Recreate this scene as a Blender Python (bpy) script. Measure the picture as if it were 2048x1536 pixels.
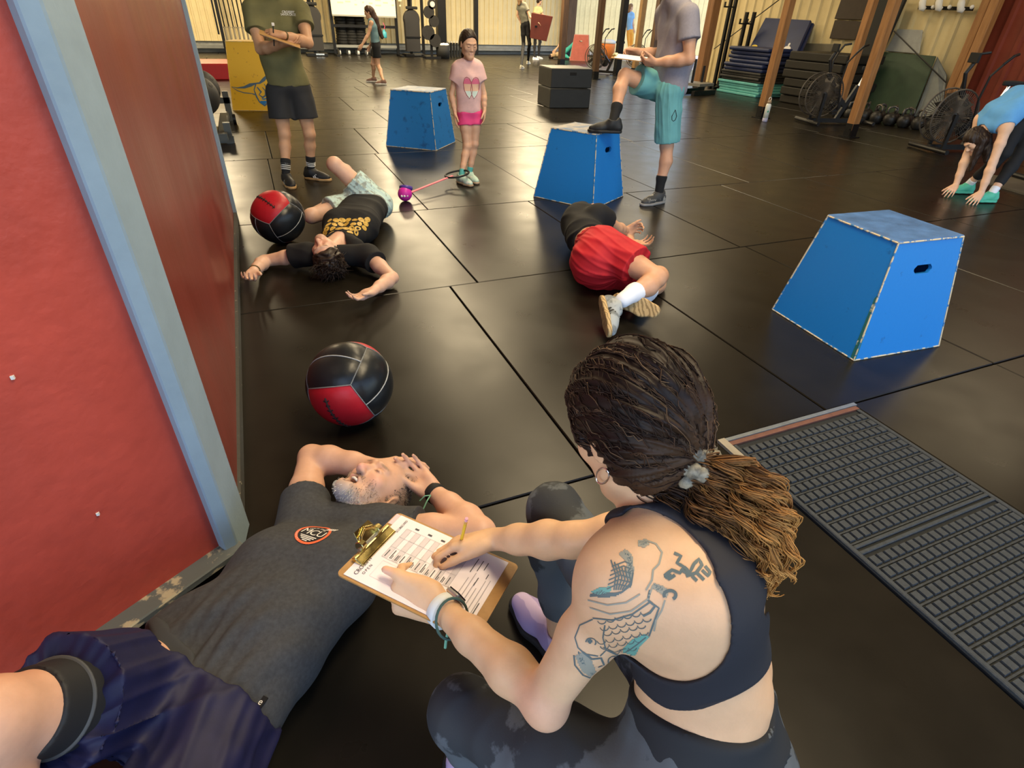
import bpy, bmesh, math, random
import numpy as np
from mathutils import Vector, Matrix
from mathutils.bvhtree import BVHTree

for o in list(bpy.data.objects):
    bpy.data.objects.remove(o)
SC = bpy.context.scene
COL = SC.collection
random.seed(7)
RNG = np.random.default_rng(7)

# ------------------------------------------------------------------ camera
H = 1.44
FPX = 1105.3
PITCH, ROLL, YAW = .58558, .03746, -.41522
_cy, _sy = math.cos(YAW), math.sin(YAW)
_a = math.pi / 2 - PITCH
_ca, _sa = math.cos(_a), math.sin(_a)
_cr, _sr = math.cos(ROLL), math.sin(ROLL)
RM = np.array([[_cy, -_sy, 0], [_sy, _cy, 0], [0, 0, 1.]]) @ np.array([[1, 0, 0], [0, _ca, -_sa], [0, _sa, _ca]]) @ np.array([[_cr, -_sr, 0], [_sr, _cr, 0], [0, 0, 1.]])
CAMP = np.array([0, 0, H])
cam = bpy.data.objects.new('camera', bpy.data.cameras.new('camera'))
COL.objects.link(cam)
M4 = Matrix.Identity(4)
for i in range(3):
    for j in range(3):
        M4[i][j] = RM[i, j]
M4[2][3] = H
cam.matrix_world = M4
cam.data.sensor_fit = 'HORIZONTAL'
cam.data.sensor_width = 36.0
cam.data.lens = FPX * 36.0 / 2048
cam.data.clip_start = .02
cam.data.clip_end = 200
SC.camera = cam

# ------------------------------------------------------------------ sky, sun, lamps, exposure
W = bpy.data.worlds.new('world')
SC.world = W
W.use_nodes = True
nt = W.node_tree
sky = nt.nodes.new('ShaderNodeTexSky')
sky.sky_type = 'NISHITA'
sky.sun_disc = False
sky.sun_elevation = math.radians(52)
sky.sun_rotation = math.radians(250)
nt.links.new(sky.outputs[0], nt.nodes['Background'].inputs[0])
nt.nodes['Background'].inputs[1].default_value = .38


def lamp(name, kind, loc, energy, color=(1, 1, 1), size=1, size_y=None, to=None, spread=None):
    L = bpy.data.lights.new(name, kind)
    L.energy = energy
    L.color = color
    if kind == 'AREA':
        L.shape = 'RECTANGLE'
        L.size = size
        L.size_y = size_y or size
        if spread:
            L.spread = spread
    if kind == 'SUN':
        L.angle = math.radians(.6)
    o = bpy.data.objects.new(name, L)
    COL.objects.link(o)
    o.location = loc
    if to is not None:
        o.rotation_euler = (Vector(to) - Vector(loc)).to_track_quat('-Z', 'Y').to_euler()
    return o


lamp('sun', 'SUN', (0, 0, 20), 2.2, (1, .95, .86), to=(12, 3, 0))
# rows of roof skylights under the ceiling
for sx, sy, e in ((2.0, .9, 165), (3.0, 5.2, 130), (3.4, 10.0, 170), (4.2, 15.0, 210), (4.5, 21.5, 520), (-1.5, 21.5, 420), (9.8, 21.0, 560), (8.5, 10.2, 85), (10.2, 14.5, 95), (11.0, 4.2, 60)):
    lamp('roof_skylight', 'AREA', (sx, sy, 4.55), e, (1, .80, .50), 1.3, 2.6, to=(sx, sy, 0))

SC.view_settings.view_transform = 'Standard'
SC.view_settings.look = 'None'
SC.view_settings.gamma = 1
SC.view_settings.use_curve_mapping = False
SC.view_settings.exposure = .62


# ------------------------------------------------------------------ pixel rays to places in the room
def V3(*a):
    return np.array(a, float)


def ray(px, py):
    return RM @ np.array([(px - 1024) / FPX, -(py - 768) / FPX, -1.])


def G(px, py, z=0):
    d = ray(px, py)
    return CAMP + d * ((z - H) / d[2])


def PD(px, py, depth):
    return CAMP + ray(px, py) * depth


def PV(px, py, p0, n):
    d = ray(px, py)
    n = np.array(n, float)
    return CAMP + d * (np.dot(np.array(p0, float) - CAMP, n) / np.dot(d, n))


def RL(A, px, py, L, far=True):
    """the point on a ray at distance L from A"""
    d = ray(px, py)
    d = d / np.linalg.norm(d)
    m = np.dot(A - CAMP, d)
    perp = A - (CAMP + m * d)
    q = L * L - perp @ perp
    s = math.sqrt(q) if q > 0 else 0
    return CAMP + d * (m + (s if far else -s))


def nz(v):
    v = np.array(v, float)
    return v / (np.linalg.norm(v) + 1e-12)


def proj(p):
    c = RM.T @ (np.array(p, float) - CAMP)
    return 1024 + FPX * c[0] / -c[2], 768 - FPX * c[1] / -c[2]


# ------------------------------------------------------------------ materials
MATS = {}


def mat(name, col, rough=.6, metal=0., var=0., vscale=8., bump=0., bscale=80., col2=None, thr=None, spec=.32, kind='noise', rvar=0., sss=0., stretch=None, attr=None, coat=0., sheen=0.):
    if name in MATS:
        return MATS[name]
    m = bpy.data.materials.new(name)
    m.use_nodes = True
    t = m.node_tree
    N = t.nodes
    b = N['Principled BSDF']
    b.inputs['Base Color'].default_value = (*col, 1)
    b.inputs['Roughness'].default_value = rough
    b.inputs['Metallic'].default_value = metal
    b.inputs['Specular IOR Level'].default_value = spec
    if coat:
        b.inputs['Coat Weight'].default_value = coat
    if sheen:
        b.inputs['Sheen Weight'].default_value = sheen
    if sss:
        b.inputs['Subsurface Weight'].default_value = sss
        b.inputs['Subsurface Radius'].default_value = (.012, .005, .003)
        b.inputs['Subsurface Scale'].default_value = 1
    tc = N.new('ShaderNodeTexCoord')
    src = tc.outputs['Object']
    if stretch:
        mp = N.new('ShaderNodeMapping')
        mp.inputs['Scale'].default_value = stretch
        t.links.new(src, mp.inputs[0])
        src = mp.outputs[0]
    if attr:
        at = N.new('ShaderNodeAttribute')
        at.attribute_name = attr
    if var or col2 or attr:
        if kind == 'voronoi':
            nz_ = N.new('ShaderNodeTexVoronoi')
            nz_.inputs['Scale'].default_value = vscale
            fac = nz_.outputs['Distance']
        elif kind == 'wave':
            nz_ = N.new('ShaderNodeTexWave')
            nz_.inputs['Scale'].default_value = vscale
            nz_.inputs['Distortion'].default_value = 6
            nz_.inputs['Detail'].default_value = 3
            fac = nz_.outputs['Fac']
        else:
            nz_ = N.new('ShaderNodeTexNoise')
            nz_.inputs['Scale'].default_value = vscale
            nz_.inputs['Detail'].default_value = 6
            nz_.inputs['Roughness'].default_value = .6
            fac = nz_.outputs['Fac']
        t.links.new(src, nz_.inputs['Vector'])
        rp = N.new('ShaderNodeValToRGB')
        lo, hi = thr or (.3, .7)
        rp.color_ramp.elements[0].position = lo
        rp.color_ramp.elements[1].position = hi
        if attr:
            rp.color_ramp.elements[0].color = (1 - var,) * 3 + (1,)
            rp.color_ramp.elements[1].color = (1 + var * .3,) * 3 + (1,)
            mx = N.new('ShaderNodeMixRGB')
            mx.blend_type = 'MULTIPLY'
            mx.inputs[0].default_value = 1
            t.links.new(at.outputs['Color'], mx.inputs[1])
            t.links.new(rp.outputs[0], mx.inputs[2])
            t.links.new(mx.outputs[0], b.inputs['Base Color'])
        else:
            c2 = col2 or tuple(max(0, c * (1 - var)) for c in col)
            rp.color_ramp.elements[0].color = (*c2, 1)
            rp.color_ramp.elements[1].color = (*col, 1)
            t.links.new(rp.outputs[0], b.inputs['Base Color'])
        t.links.new(fac, rp.inputs[0])
    if rvar:
        n2 = N.new('ShaderNodeTexNoise')
        n2.inputs['Scale'].default_value = vscale * .7
        n2.inputs['Detail'].default_value = 5
        t.links.new(src, n2.inputs['Vector'])
        mr = N.new('ShaderNodeMapRange')
        mr.inputs[1].default_value = .3
        mr.inputs[2].default_value = .7
        mr.inputs[3].default_value = max(.03, rough - rvar)
        mr.inputs[4].default_value = min(1, rough + rvar)
        t.links.new(n2.outputs['Fac'], mr.inputs[0])
        t.links.new(mr.outputs[0], b.inputs['Roughness'])
    if bump:
        n3 = N.new('ShaderNodeTexNoise')
        n3.inputs['Scale'].default_value = bscale
        n3.inputs['Detail'].default_value = 4
        t.links.new(src, n3.inputs['Vector'])
        bp = N.new('ShaderNodeBump')
        bp.inputs['Strength'].default_value = bump
        bp.inputs['Distance'].default_value = .01
        t.links.new(n3.outputs['Fac'], bp.inputs['Height'])
        t.links.new(bp.outputs[0], b.inputs['Normal'])
    MATS[name] = m
    return m


# ------------------------------------------------------------------ objects and meshes
def thing(name, label, cat, loc=(0, 0, 0), rz=0., group=None):
    o = bpy.data.objects.new(name, None)
    o.empty_display_size = .1
    COL.objects.link(o)
    o.location = tuple(float(v) for v in loc)
    o.rotation_euler = (0, 0, rz)
    return tag(o, label, cat, group)


def tag(o, label, cat, group=None):
    o['label'] = label
    o['category'] = cat
    if group:
        o['group'] = group
    return o


def struct(o):
    o['kind'] = 'structure'
    return o


def mkobj(name, verts, faces, material, parent=None, smooth=False, col=None):
    me = bpy.data.meshes.new(name)
    me.from_pydata([tuple(v) for v in verts], [], [tuple(f) for f in faces])
    me.materials.append(material)
    if smooth:
        me.polygons.foreach_set('use_smooth', [True] * len(me.polygons))
    me.update()
    o = bpy.data.objects.new(name, me)
    COL.objects.link(o)
    if parent is not None:
        o.parent = parent
    return o


def dup(root, loc, rz, label, group=None):
    r = root.copy()
    COL.objects.link(r)
    r.location = tuple(float(v) for v in loc)
    r.rotation_euler = (0, 0, rz)
    r['label'] = label
    if group:
        r['group'] = group
    for ch in list(root.children):
        c = ch.copy()
        COL.objects.link(c)
        c.parent = r
        for g in list(ch.children):
            d = g.copy()
            COL.objects.link(d)
            d.parent = c
    return r


def basis(d):
    d = nz(d)
    a = V3(0, 0, 1) if abs(d[2]) < .9 else V3(1, 0, 0)
    u = nz(np.cross(a, d))
    return u, np.cross(d, u), d


class MB:
    """collects shapes and links them as one mesh"""

    def __init__(s):
        s.v, s.f = [], []

    def add(s, vs, fs):
        k = len(s.v)
        s.v += [tuple(map(float, p)) for p in vs]
        s.f += [tuple(i + k for i in f) for f in fs]
        return s

    def box(s, c, size, R=None, taper=1.):
        hx, hy, hz = [q / 2 for q in size]
        P = []
        for z, t in ((-hz, 1), (hz, taper)):
            P += [V3(-hx * t, -hy * t, z), V3(hx * t, -hy * t, z), V3(hx * t, hy * t, z), V3(-hx * t, hy * t, z)]
        if R is not None:
            P = [R @ p for p in P]
        P = [p + np.array(c, float) for p in P]
        return s.add(P, [(3, 2, 1, 0), (4, 5, 6, 7), (0, 1, 5, 4), (1, 2, 6, 5), (2, 3, 7, 6), (3, 0, 4, 7)])

    def bar(s, a, b, w, h=None):
        """rectangular bar from a to b"""
        a, b = np.array(a, float), np.array(b, float)
        u, v, d = basis(b - a)
        R = np.stack([u, v, d], 1)
        return s.box((a + b) / 2, (w, h or w, np.linalg.norm(b - a)), R)

    def cyl(s, a, b, r0, r1=None, n=12, caps=True):
        a, b = np.array(a, float), np.array(b, float)
        r1 = r0 if r1 is None else r1
        u, v, d = basis(b - a)
        P = []
        for c, r in ((a, r0), (b, r1)):
            P += [c + r * (math.cos(2 * math.pi * i / n) * u + math.sin(2 * math.pi * i / n) * v) for i in range(n)]
        F = [(i, (i + 1) % n, n + (i + 1) % n, n + i) for i in range(n)]
        if caps:
            F += [tuple(range(n - 1, -1, -1)), tuple(range(n, 2 * n))]
        return s.add(P, F)

    def tube(s, pts, r, n=8, closed=False):
        pts = [np.array(p, float) for p in pts]
        m = len(pts)
        rr = r if hasattr(r, '__len__') else [r] * m
        P = []
        pu = None
        for i, p in enumerate(pts):
            if closed:
                d = pts[(i + 1) % m] - pts[i - 1]
            else:
                d = pts[min(i + 1, m - 1)] - pts[max(i - 1, 0)]
            d = nz(d)
            if pu is None:
                u, v, _ = basis(d)
            else:
                u = nz(pu - d * (pu @ d))
                v = np.cross(d, u)
            pu = u
            P += [p + rr[i] * (math.cos(2 * math.pi * k / n) * u + math.sin(2 * math.pi * k / n) * v) for k in range(n)]
        F = []
        for i in range(m if closed else m - 1):
            j = (i + 1) % m
            F += [(i * n + k, i * n + (k + 1) % n, j * n + (k + 1) % n, j * n + k) for k in range(n)]
        if not closed:
            F += [tuple(range(n - 1, -1, -1)), tuple(range((m - 1) * n, m * n))]
        return s.add(P, F)

    def lathe(s, prof, n=24, c=(0, 0, 0), ax=(0, 0, 1)):
        """prof: (radius, height) pairs along the axis"""
        u, v, d = basis(ax)
        c = np.array(c, float)
        P = []
        for r, h in prof:
            r = max(r, 1e-4)
            P += [c + d * h + r * (math.cos(2 * math.pi * i / n) * u + math.sin(2 * math.pi * i / n) * v) for i in range(n)]
        m = len(prof)
        F = []
        for j in range(m - 1):
            F += [(j * n + i, j * n + (i + 1) % n, (j + 1) * n + (i + 1) % n, (j + 1) * n + i) for i in range(n)]
        F += [tuple(range(n - 1, -1, -1)), tuple(range((m - 1) * n, m * n))]
        return s.add(P, F)

    def ball(s, c, r, n=14, sq=(1, 1, 1)):
        c = np.array(c, float)
        prof = [(math.sin(math.pi * i / n), -math.cos(math.pi * i / n)) for i in range(n + 1)]
        k = len(s.v)
        s.lathe(prof, n * 2)
        for i in range(k, len(s.v)):
            p = s.v[i]
            s.v[i] = (c[0] + p[0] * r * sq[0], c[1] + p[1] * r * sq[1], c[2] + p[2] * r * sq[2])
        return s

    def prism(s, poly, z0, z1, o=(0, 0, 0), X=(1, 0, 0), Y=(0, 1, 0)):
        """2D outline extruded along X x Y"""
        o, X, Y = (np.array(q, float) for q in (o, X, Y))
        Z = np.cross(X, Y)
        n = len(poly)
        P = [o + X * a + Y * b + Z * z0 for a, b in poly] + [o + X * a + Y * b + Z * z1 for a, b in poly]
        F = [tuple(range(n - 1, -1, -1)), tuple(range(n, 2 * n))] + [(i, (i + 1) % n, n + (i + 1) % n, n + i) for i in range(n)]
        return s.add(P, F)

    def obj(s, name, material, parent=None, smooth=False, bevel=0., seg=2, auto=None):
        o = mkobj(name, s.v, s.f, material, parent, smooth)
        if bevel:
            bm = bmesh.new()
            bm.from_mesh(o.data)
            bmesh.ops.remove_doubles(bm, verts=bm.verts, dist=1e-6)
            es = [e for e in bm.edges if len(e.link_faces) == 2 and e.calc_face_angle(0) > .5]
            bmesh.ops.bevel(bm, geom=es, offset=bevel, segments=seg, affect='EDGES', profile=.5)
            bm.to_mesh(o.data)
            bm.free()
        if auto:
            o.data.polygons.foreach_set('use_smooth', [True] * len(o.data.polygons))
            o.data.set_sharp_from_angle(angle=math.radians(auto))
        return o


def rotz(a):
    c, s_ = math.cos(a), math.sin(a)
    return np.array([[c, -s_, 0], [s_, c, 0], [0, 0, 1.]])


def rota(ax, a):
    ax = nz(ax)
    K = np.array([[0, -ax[2], ax[1]], [ax[2], 0, -ax[0]], [-ax[1], ax[0], 0]])
    return np.eye(3) + math.sin(a) * K + (1 - math.cos(a)) * K @ K


def text_mesh(txt, size=1., space=1.):
    """letters of the built-in font as 2D vertices and faces"""
    cu = bpy.data.curves.new('lettering', 'FONT')
    cu.body = txt
    cu.size = size
    cu.space_character = space
    cu.align_x = 'CENTER'
    cu.align_y = 'CENTER'
    cu.resolution_u = 3
    o = bpy.data.objects.new('lettering', cu)
    COL.objects.link(o)
    dg = bpy.context.evaluated_depsgraph_get()
    me = bpy.data.meshes.new_from_object(o.evaluated_get(dg))
    vs = [(v.co.x, v.co.y) for v in me.vertices]
    fs = [tuple(p.vertices) for p in me.polygons]
    bpy.data.objects.remove(o)
    bpy.data.curves.remove(cu)
    bpy.data.meshes.remove(me)
    return vs, fs


def flat_text(name, txt, size, o, X, Y, material, parent, lift=.001, space=1.):
    vs, fs = text_mesh(txt, size, space)
    o, X, Y = np.array(o, float), np.array(X, float), np.array(Y, float)
    Z = np.cross(X, Y)
    return mkobj(name, [o + X * a + Y * b + Z * lift for a, b in vs], fs, material, parent)
# ------------------------------------------------------------------ the setting
BLACKRUB = mat('black_rubber', (.014, .0115, .008), .30, var=.3, vscale=5, rvar=.035, spec=.21)
m_gap = mat('floor_gap', (.006, .006, .006), .8)
m_sheet = mat('cream_siding', (.84, .70, .40), .5, var=.12, vscale=2.5)
m_kick = mat('grey_kickboard', (.30, .31, .30), .6, var=.25, vscale=4)
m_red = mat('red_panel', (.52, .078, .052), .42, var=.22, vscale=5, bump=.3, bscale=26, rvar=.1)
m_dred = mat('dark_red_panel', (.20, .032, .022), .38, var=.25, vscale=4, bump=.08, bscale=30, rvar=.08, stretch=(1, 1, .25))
m_trim = mat('blue_grey_trim', (.27, .36, .43), .5, var=.12, vscale=10, bump=.08, bscale=60)
m_worn = mat('worn_grey_paint', (.11, .12, .115), .6, col2=(.42, .36, .24), vscale=26, thr=(.42, .47), stretch=(.5, .5, 1.6), bump=.2, bscale=50)
m_darkbase = mat('dark_baseboard', (.06, .06, .055), .6, col2=(.36, .33, .25), vscale=34, thr=(.31, .36), bump=.2, bscale=60)
m_wood = mat('post_wood', (.40, .20, .075), .55, col2=(.22, .095, .03), vscale=6, thr=(.3, .75), stretch=(3, 3, .35), bump=.1, bscale=40)
m_dwood = mat('dark_post_wood', (.10, .052, .025), .6, var=.5, vscale=6, stretch=(3, 3, .35))
m_steel = mat('black_steel', (.012, .012, .013), .4, .3, var=.2, vscale=12)
m_chrome = mat('bright_steel', (.7, .7, .7), .25, 1.0)
m_ceil = mat('ceiling_boards', (.32, .27, .2), .7, var=.3, vscale=2)
m_concrete = mat('outdoor_paving', (.62, .58, .52), .8, var=.15, vscale=3)
m_fence = mat('sunlit_boards', (.62, .51, .26), .7, var=.18, vscale=4)

floor = struct(MB().box((4, 12.3, -.06), (24, 32.4, .08)).obj('floor', m_gap))
mats_mesh = {}


def floor_mat(x0, x1, y0, y1, z=0.0, material=None):
    g = .0035 + random.random() * .002
    w, d = x1 - x0 - 2 * g, y1 - y0 - 2 * g
    key = (round(w, 2), round(d, 2), material is None)
    if key not in mats_mesh:
        o = MB().box((0, 0, -.01), (w, d, .02)).obj('rubber_mat', material or BLACKRUB, floor, bevel=.004, seg=1)
        mats_mesh[key] = o.data
    else:
        o = bpy.data.objects.new('rubber_mat', mats_mesh[key])
        COL.objects.link(o)
        o.parent = floor
    o.location = ((x0 + x1) / 2, (y0 + y1) / 2, z - random.random() * .0012)
    return o


ROWS = [(-2.4, -.55, [-4, -2.7, -1.4, -.28, 1.54]), (-.55, 1.30, [-4, -2.7, -1.4, -.28, 1.54]), (-2.4, -.55, [2.29, 3.346, 4.57, 5.8, 7.0]), (-.55, 1.30, [2.29, 3.346, 4.57, 5.8, 7.0]),
        (1.30, 3.165, [-.3, .936, 2.135, 3.348, 4.57, 5.79, 7.0, 8.2, 9.4, 10.6, 11.8]),
        (3.165, 4.82, [-.3, 1.125, 2.22, 3.30, 4.5, 5.7, 6.9, 8.1, 9.3, 10.5, 11.8]),
        (4.82, 7.25, [-3.6, -2.4, -1.2, .03, 1.25, 2.466, 3.68, 4.9, 6.1, 7.3, 8.5, 9.7, 10.9, 12.1])]
for k in range(11):
    y = 7.25 + 1.83 * k
    off = (0, .62, .3, .9)[k % 4]
    ROWS.append((y, min(y + 1.83, 27.4), [-4.8 + off + 1.22 * i for i in range(17 if k > 3 else 14)]))
for y0, y1, xs in ROWS:
    for a, b in zip(xs, xs[1:]):
        floor_mat(a, b, y0, y1)
floor_mat(12.6, 15.5, 15.2, 21.0)
floor_mat(12.6, 15.5, 21.0, 27.4)

# far wall with ribbed siding
XW0, XW1 = -6.4, 14.9
YF = lambda x: 26.6 + .108 * (x + .7)
wd = nz((1, .108, 0))
wn = V3(wd[1], -wd[0], 0)
wall_far = struct(MB().bar(V3(XW0, YF(XW0), 2.3) - wn * .1, V3(XW1, YF(XW1), 2.3) - wn * .1, .1, 4.6).obj('wall_far', m_kick))


def sheet_mesh(w, ribs, z0, z1, depth=.035):
    P, n = [], 0
    xs = []
    p = w / ribs
    for r in range(ribs):
        xs += [(r * p, 0), (r * p + p * .62, 0), (r * p + p * .7, depth), (r * p + p * .92, depth)]
    xs += [(w, 0)]
    V = [(x, -d, z) for z in (z0, z1) for x, d in xs]
    n = len(xs)
    return V, [(i, i + 1, n + i + 1, n + i) for i in range(n - 1)]


sv, sf = sheet_mesh(.92, 4, .36, 4.6)
proto = None
x = XW0
while x < XW1 - .5:
    if proto is None:
        proto = mkobj('siding_sheet', sv, sf, m_sheet, wall_far)
        o = proto
    else:
        o = proto.copy()
        COL.objects.link(o)
    p = V3(x, YF(x), 0) + wn * .02
    o.location = p
    o.rotation_euler = (0, 0, math.atan2(wd[1], wd[0]))
    x += .92 * wd[0]
struct(MB().bar(V3(XW0, YF(XW0), .18) + wn * .05, V3(XW1, YF(XW1), .18) + wn * .05, .36, .09).obj('baseboard_far', m_kick))
# sides of the hall
XR = 12.75
wall_right = struct(MB().box((XR + .1, 6.3, 2.3), (.12, 18.2, 4.6)).obj('wall_right', m_kick))
sv2, sf2 = sheet_mesh(.92, 3, 0, 4.6, .045)
m_rsheet = mat('cream_ribbed_sheet', (.64, .52, .28), .5, var=.25, vscale=1.6)
m_redsheet = mat('oxide_red_sheet', (.20, .035, .018), .5, var=.3, vscale=2)
pr = {}
for k in range(20):
    y = 15.4 - .92 * k
    mt = m_rsheet if y > 8.4 else m_redsheet
    if mt not in pr:
        o = pr[mt] = mkobj('siding_sheet', sv2, sf2, mt, wall_right)
    else:
        o = pr[mt].copy()
        COL.objects.link(o)
    o.location = (XR, y, 0)
    o.rotation_euler = (0, 0, -math.pi / 2)
wall_left = struct(MB().box((-6.5, 14.5, 2.3), (.12, 26, 4.6)).obj('wall_left', m_sheet))
ceil = struct(MB().box((4.2, 12.4, 4.72), (22.6, 32.2, .1)).obj('ceiling', m_ceil))
for k in range(7):
    struct(MB().box((4, 1.6 + 4.2 * k, 4.62), (21, .12, .12)).obj('trim_%d' % (k + 1), m_dwood))

# red partition: corner post, near panel, long side panel
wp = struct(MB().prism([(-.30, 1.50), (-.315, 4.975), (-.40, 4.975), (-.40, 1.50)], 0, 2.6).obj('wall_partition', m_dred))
CD = nz((-.28, -.18, 0))
CN = V3(-CD[1], CD[0], 0)
if CN[1] > 0:
    CN = -CN
C0 = V3(-.304, 1.375, 0) - CN * .03
e1 = C0 + CD * 1.7
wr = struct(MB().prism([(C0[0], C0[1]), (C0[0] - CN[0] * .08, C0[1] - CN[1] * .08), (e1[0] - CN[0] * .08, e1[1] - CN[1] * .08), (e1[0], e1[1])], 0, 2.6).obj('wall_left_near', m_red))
struct(MB().prism([(-.276, 1.502), (-.300, 1.367), (-.335, 1.352), (-.40, 1.45), (-.36, 1.51)], 0, 2.6).obj('trim_8', m_trim, bevel=.004, seg=1))
pp = C0 + CN * .012
struct(MB().bar(C0 + CN * .006 + CD * .012, C0 + CN * .006 + CD * .012 + V3(0, 0, 2.6), .014, .026).obj('trim_9', m_trim))
bb = MB()
bb.bar(C0 + CN * .012 + CD * -.01 + V3(0, 0, .05), C0 + CN * .012 + CD * 1.6 + V3(0, 0, .05), .10, .026)
struct(bb.obj('baseboard_left', m_worn, bevel=.004, seg=1))
struct(MB().box((-.301, 3.25, .03), (.022, 3.45, .06)).obj('baseboard_side', m_darkbase))
struct(MB().box((-.345, 5.0, 1.3), (.11, .05, 2.6)).obj('trim_10', m_trim))

# recessed entrance mat
em = thing('entrance_mat', 'charcoal waffle-pattern entrance mat sunk in the rubber floor', 'mat', (1.915, .1, 0))
m_mat = mat('ribbed_mat', (.045, .052, .058), .75, var=.35, vscale=60, bump=.3, bscale=260)
m_matd = mat('mat_ground', (.018, .021, .024), .85, bump=.3, bscale=200)
MW, MD = .70, 2.3
MB().box((0, 0, -.008), (MW + .035, MD, .012)).obj('backing', m_matd, em)
for s in (-1, 1):
    MB().box((s * (MW / 2 + .006), 0, .001), (.018, MD, .014)).obj('border', m_mat, em, bevel=.003, seg=1)
blk = MB().box((0, 0, .002), (.030, .036, .012), taper=.84).obj('waffle_block', m_mat, em)
rest = MB()
nx, py_ = 19, .0485
pxx = (MW - .01) / nx
cells = []
for r in range(46):
    yc = MD / 2 - .045 - py_ * r - (.052 if r >= 11 else 0) - (.052 if r >= 22 else 0)
    for c in range(nx):
        cells.append((-(MW / 2) + .005 + pxx * (c + .5), yc))
    MB().box((0, yc - py_ / 2, -.001), (MW, .006, .008)).obj('rib', m_mat, em)
vis = [q for q in cells if -.3 < q[1] + .1 < 1.3]
vis.sort(key=lambda q: (q[0] - .2) ** 2 + (q[1] - .2) ** 2)
first = True
for q in vis[:300]:
    if first:
        o = blk
        first = False
    else:
        o = blk.copy()
        COL.objects.link(o)
    o.location = (q[0], q[1], 0)
S300 = set(vis[:300])
for q in cells:
    if q not in S300:
        rest.box((q[0], q[1], .002), (.030, .036, .012), taper=.84)
ro = rest.obj('waffle_pattern', m_mat, em)
ro['kind'] = 'stuff'
for yy in (MD / 2 - .045 - py_ * 10.5 - .026, MD / 2 - .045 - py_ * 21.5 - .078):
    for d in (-.012, .012):
        MB().box((0, yy + d, .002), (MW, .014, .012)).obj('cross_bar', m_mat, em, bevel=.003, seg=1)
struct(MB().box((1.915, 1.285, .004), (.76, .018, .012)).obj('trim_11', mat('edge_strip', (.33, .36, .38), .35, .6, var=.3, vscale=20)))
struct(MB().box((1.915, 1.263, .001), (.74, .022, .010)).obj('trim_12', mat('red_oak', (.16, .07, .05), .6, var=.3, vscale=30)))
struct(MB().box((1.525, 1.13, .006), (.035, .33, .014)).obj('trim_13', mat('grey_weathered_wood', (.33, .29, .22), .7, var=.4, vscale=30, stretch=(1, .2, 1))))

# out through the open door: paving and a sunlit board fence
struct(MB().box((24, 24, -.06), (19, 30, .1)).obj('ground_outside', m_concrete))
struct(MB().box((4, -12, -.07), (40, 16.5, .1)).obj('ground_behind', mat('outdoor_asphalt', (.30, .29, .28), .85, var=.2, vscale=4)))
FA, FB = V3(11.5, 33.4, 0), V3(33, 24.5, 0)
fd = nz(FB - FA)
fence = thing('board_fence', 'tall cream board fence in full sun beyond the open door', 'fence', FA, math.atan2(fd[1], fd[0]))
fl = np.linalg.norm(FB - FA)
nb = int(fl / .27)
fp = None
for k in range(nb):
    if fp is None:
        fp = o = MB().box((0, 0, 2.1), (.262, .04, 4.2)).obj('board', m_fence, fence, bevel=.006, seg=1)
    else:
        o = fp.copy()
        COL.objects.link(o)
    o.location = (.27 * k, random.uniform(-.006, .006), 0)
MB().box((fl / 2, .07, 2.1), (fl, .06, 4.2)).obj('backing', m_fence, fence)
m_dark = mat('dark_inside', (.008, .008, .01), .9)

# chips in the red paint
for px, py in ((27, 758), (197, 1030)):
    q = PV(px, py, C0 + CN * .001, CN)
    struct(MB().bar(q, q + V3(0, 0, .008), .006, .006).obj('trim_%d' % (14 if px == 27 else 15), mat('bare_chip', (.75, .72, .66), .7)))
# ------------------------------------------------------------------ plyometric boxes
m_blue = mat('scuffed_blue_paint', (.012, .19, .56), .42, col2=(.010, .10, .32), vscale=11, thr=(.28, .36), bump=.06, bscale=40)
m_bluetop = mat('worn_blue_top', (.07, .17, .40), .5, var=.45, vscale=12, bump=.08)
m_edge = mat('bare_ply_edge', (.60, .50, .33), .6, col2=(.03, .17, .38), vscale=30, thr=(.42, .50))
m_green = mat('green_old_edge', (.02, .14, .13), .6, col2=(.55, .55, .42), vscale=24, thr=(.34, .4))


def hole_panel(outer, hole, th, o, X, Y):
    """flat panel with a cut-out, th thick"""
    bm = bmesh.new()
    es = []
    for loop in (outer, hole):
        vs = [bm.verts.new((a, b, 0)) for a, b in loop]
        es += [bm.edges.new((vs[i], vs[(i + 1) % len(vs)])) for i in range(len(vs))]
    bmesh.ops.triangle_fill(bm, edges=es, use_beauty=True, use_dissolve=False)
    r = bmesh.ops.extrude_face_region(bm, geom=list(bm.faces))
    for v in [q for q in r['geom'] if isinstance(q, bmesh.types.BMVert)]:
        v.co.z = -th
    bmesh.ops.recalc_face_normals(bm, faces=bm.faces)
    bm.verts.index_update()
    o, X, Y = (np.array(q, float) for q in (o, X, Y))
    Z = np.cross(X, Y)
    vs = [o + X * v.co.x + Y * v.co.y + Z * v.co.z for v in bm.verts]
    fs = [tuple(v.index for v in f.verts) for f in bm.faces]
    bm.free()
    return vs, fs


def slot(cx, cy, w, h):
    c = h * .38
    return [(cx - w / 2, cy - h / 2 + c), (cx - w / 2 + c, cy - h / 2), (cx + w / 2 - c, cy - h / 2), (cx + w / 2, cy - h / 2 + c), (cx + w / 2, cy + h / 2 - c), (cx + w / 2 - c, cy + h / 2), (cx - w / 2 + c, cy + h / 2), (cx - w / 2, cy + h / 2 - c)]


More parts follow.
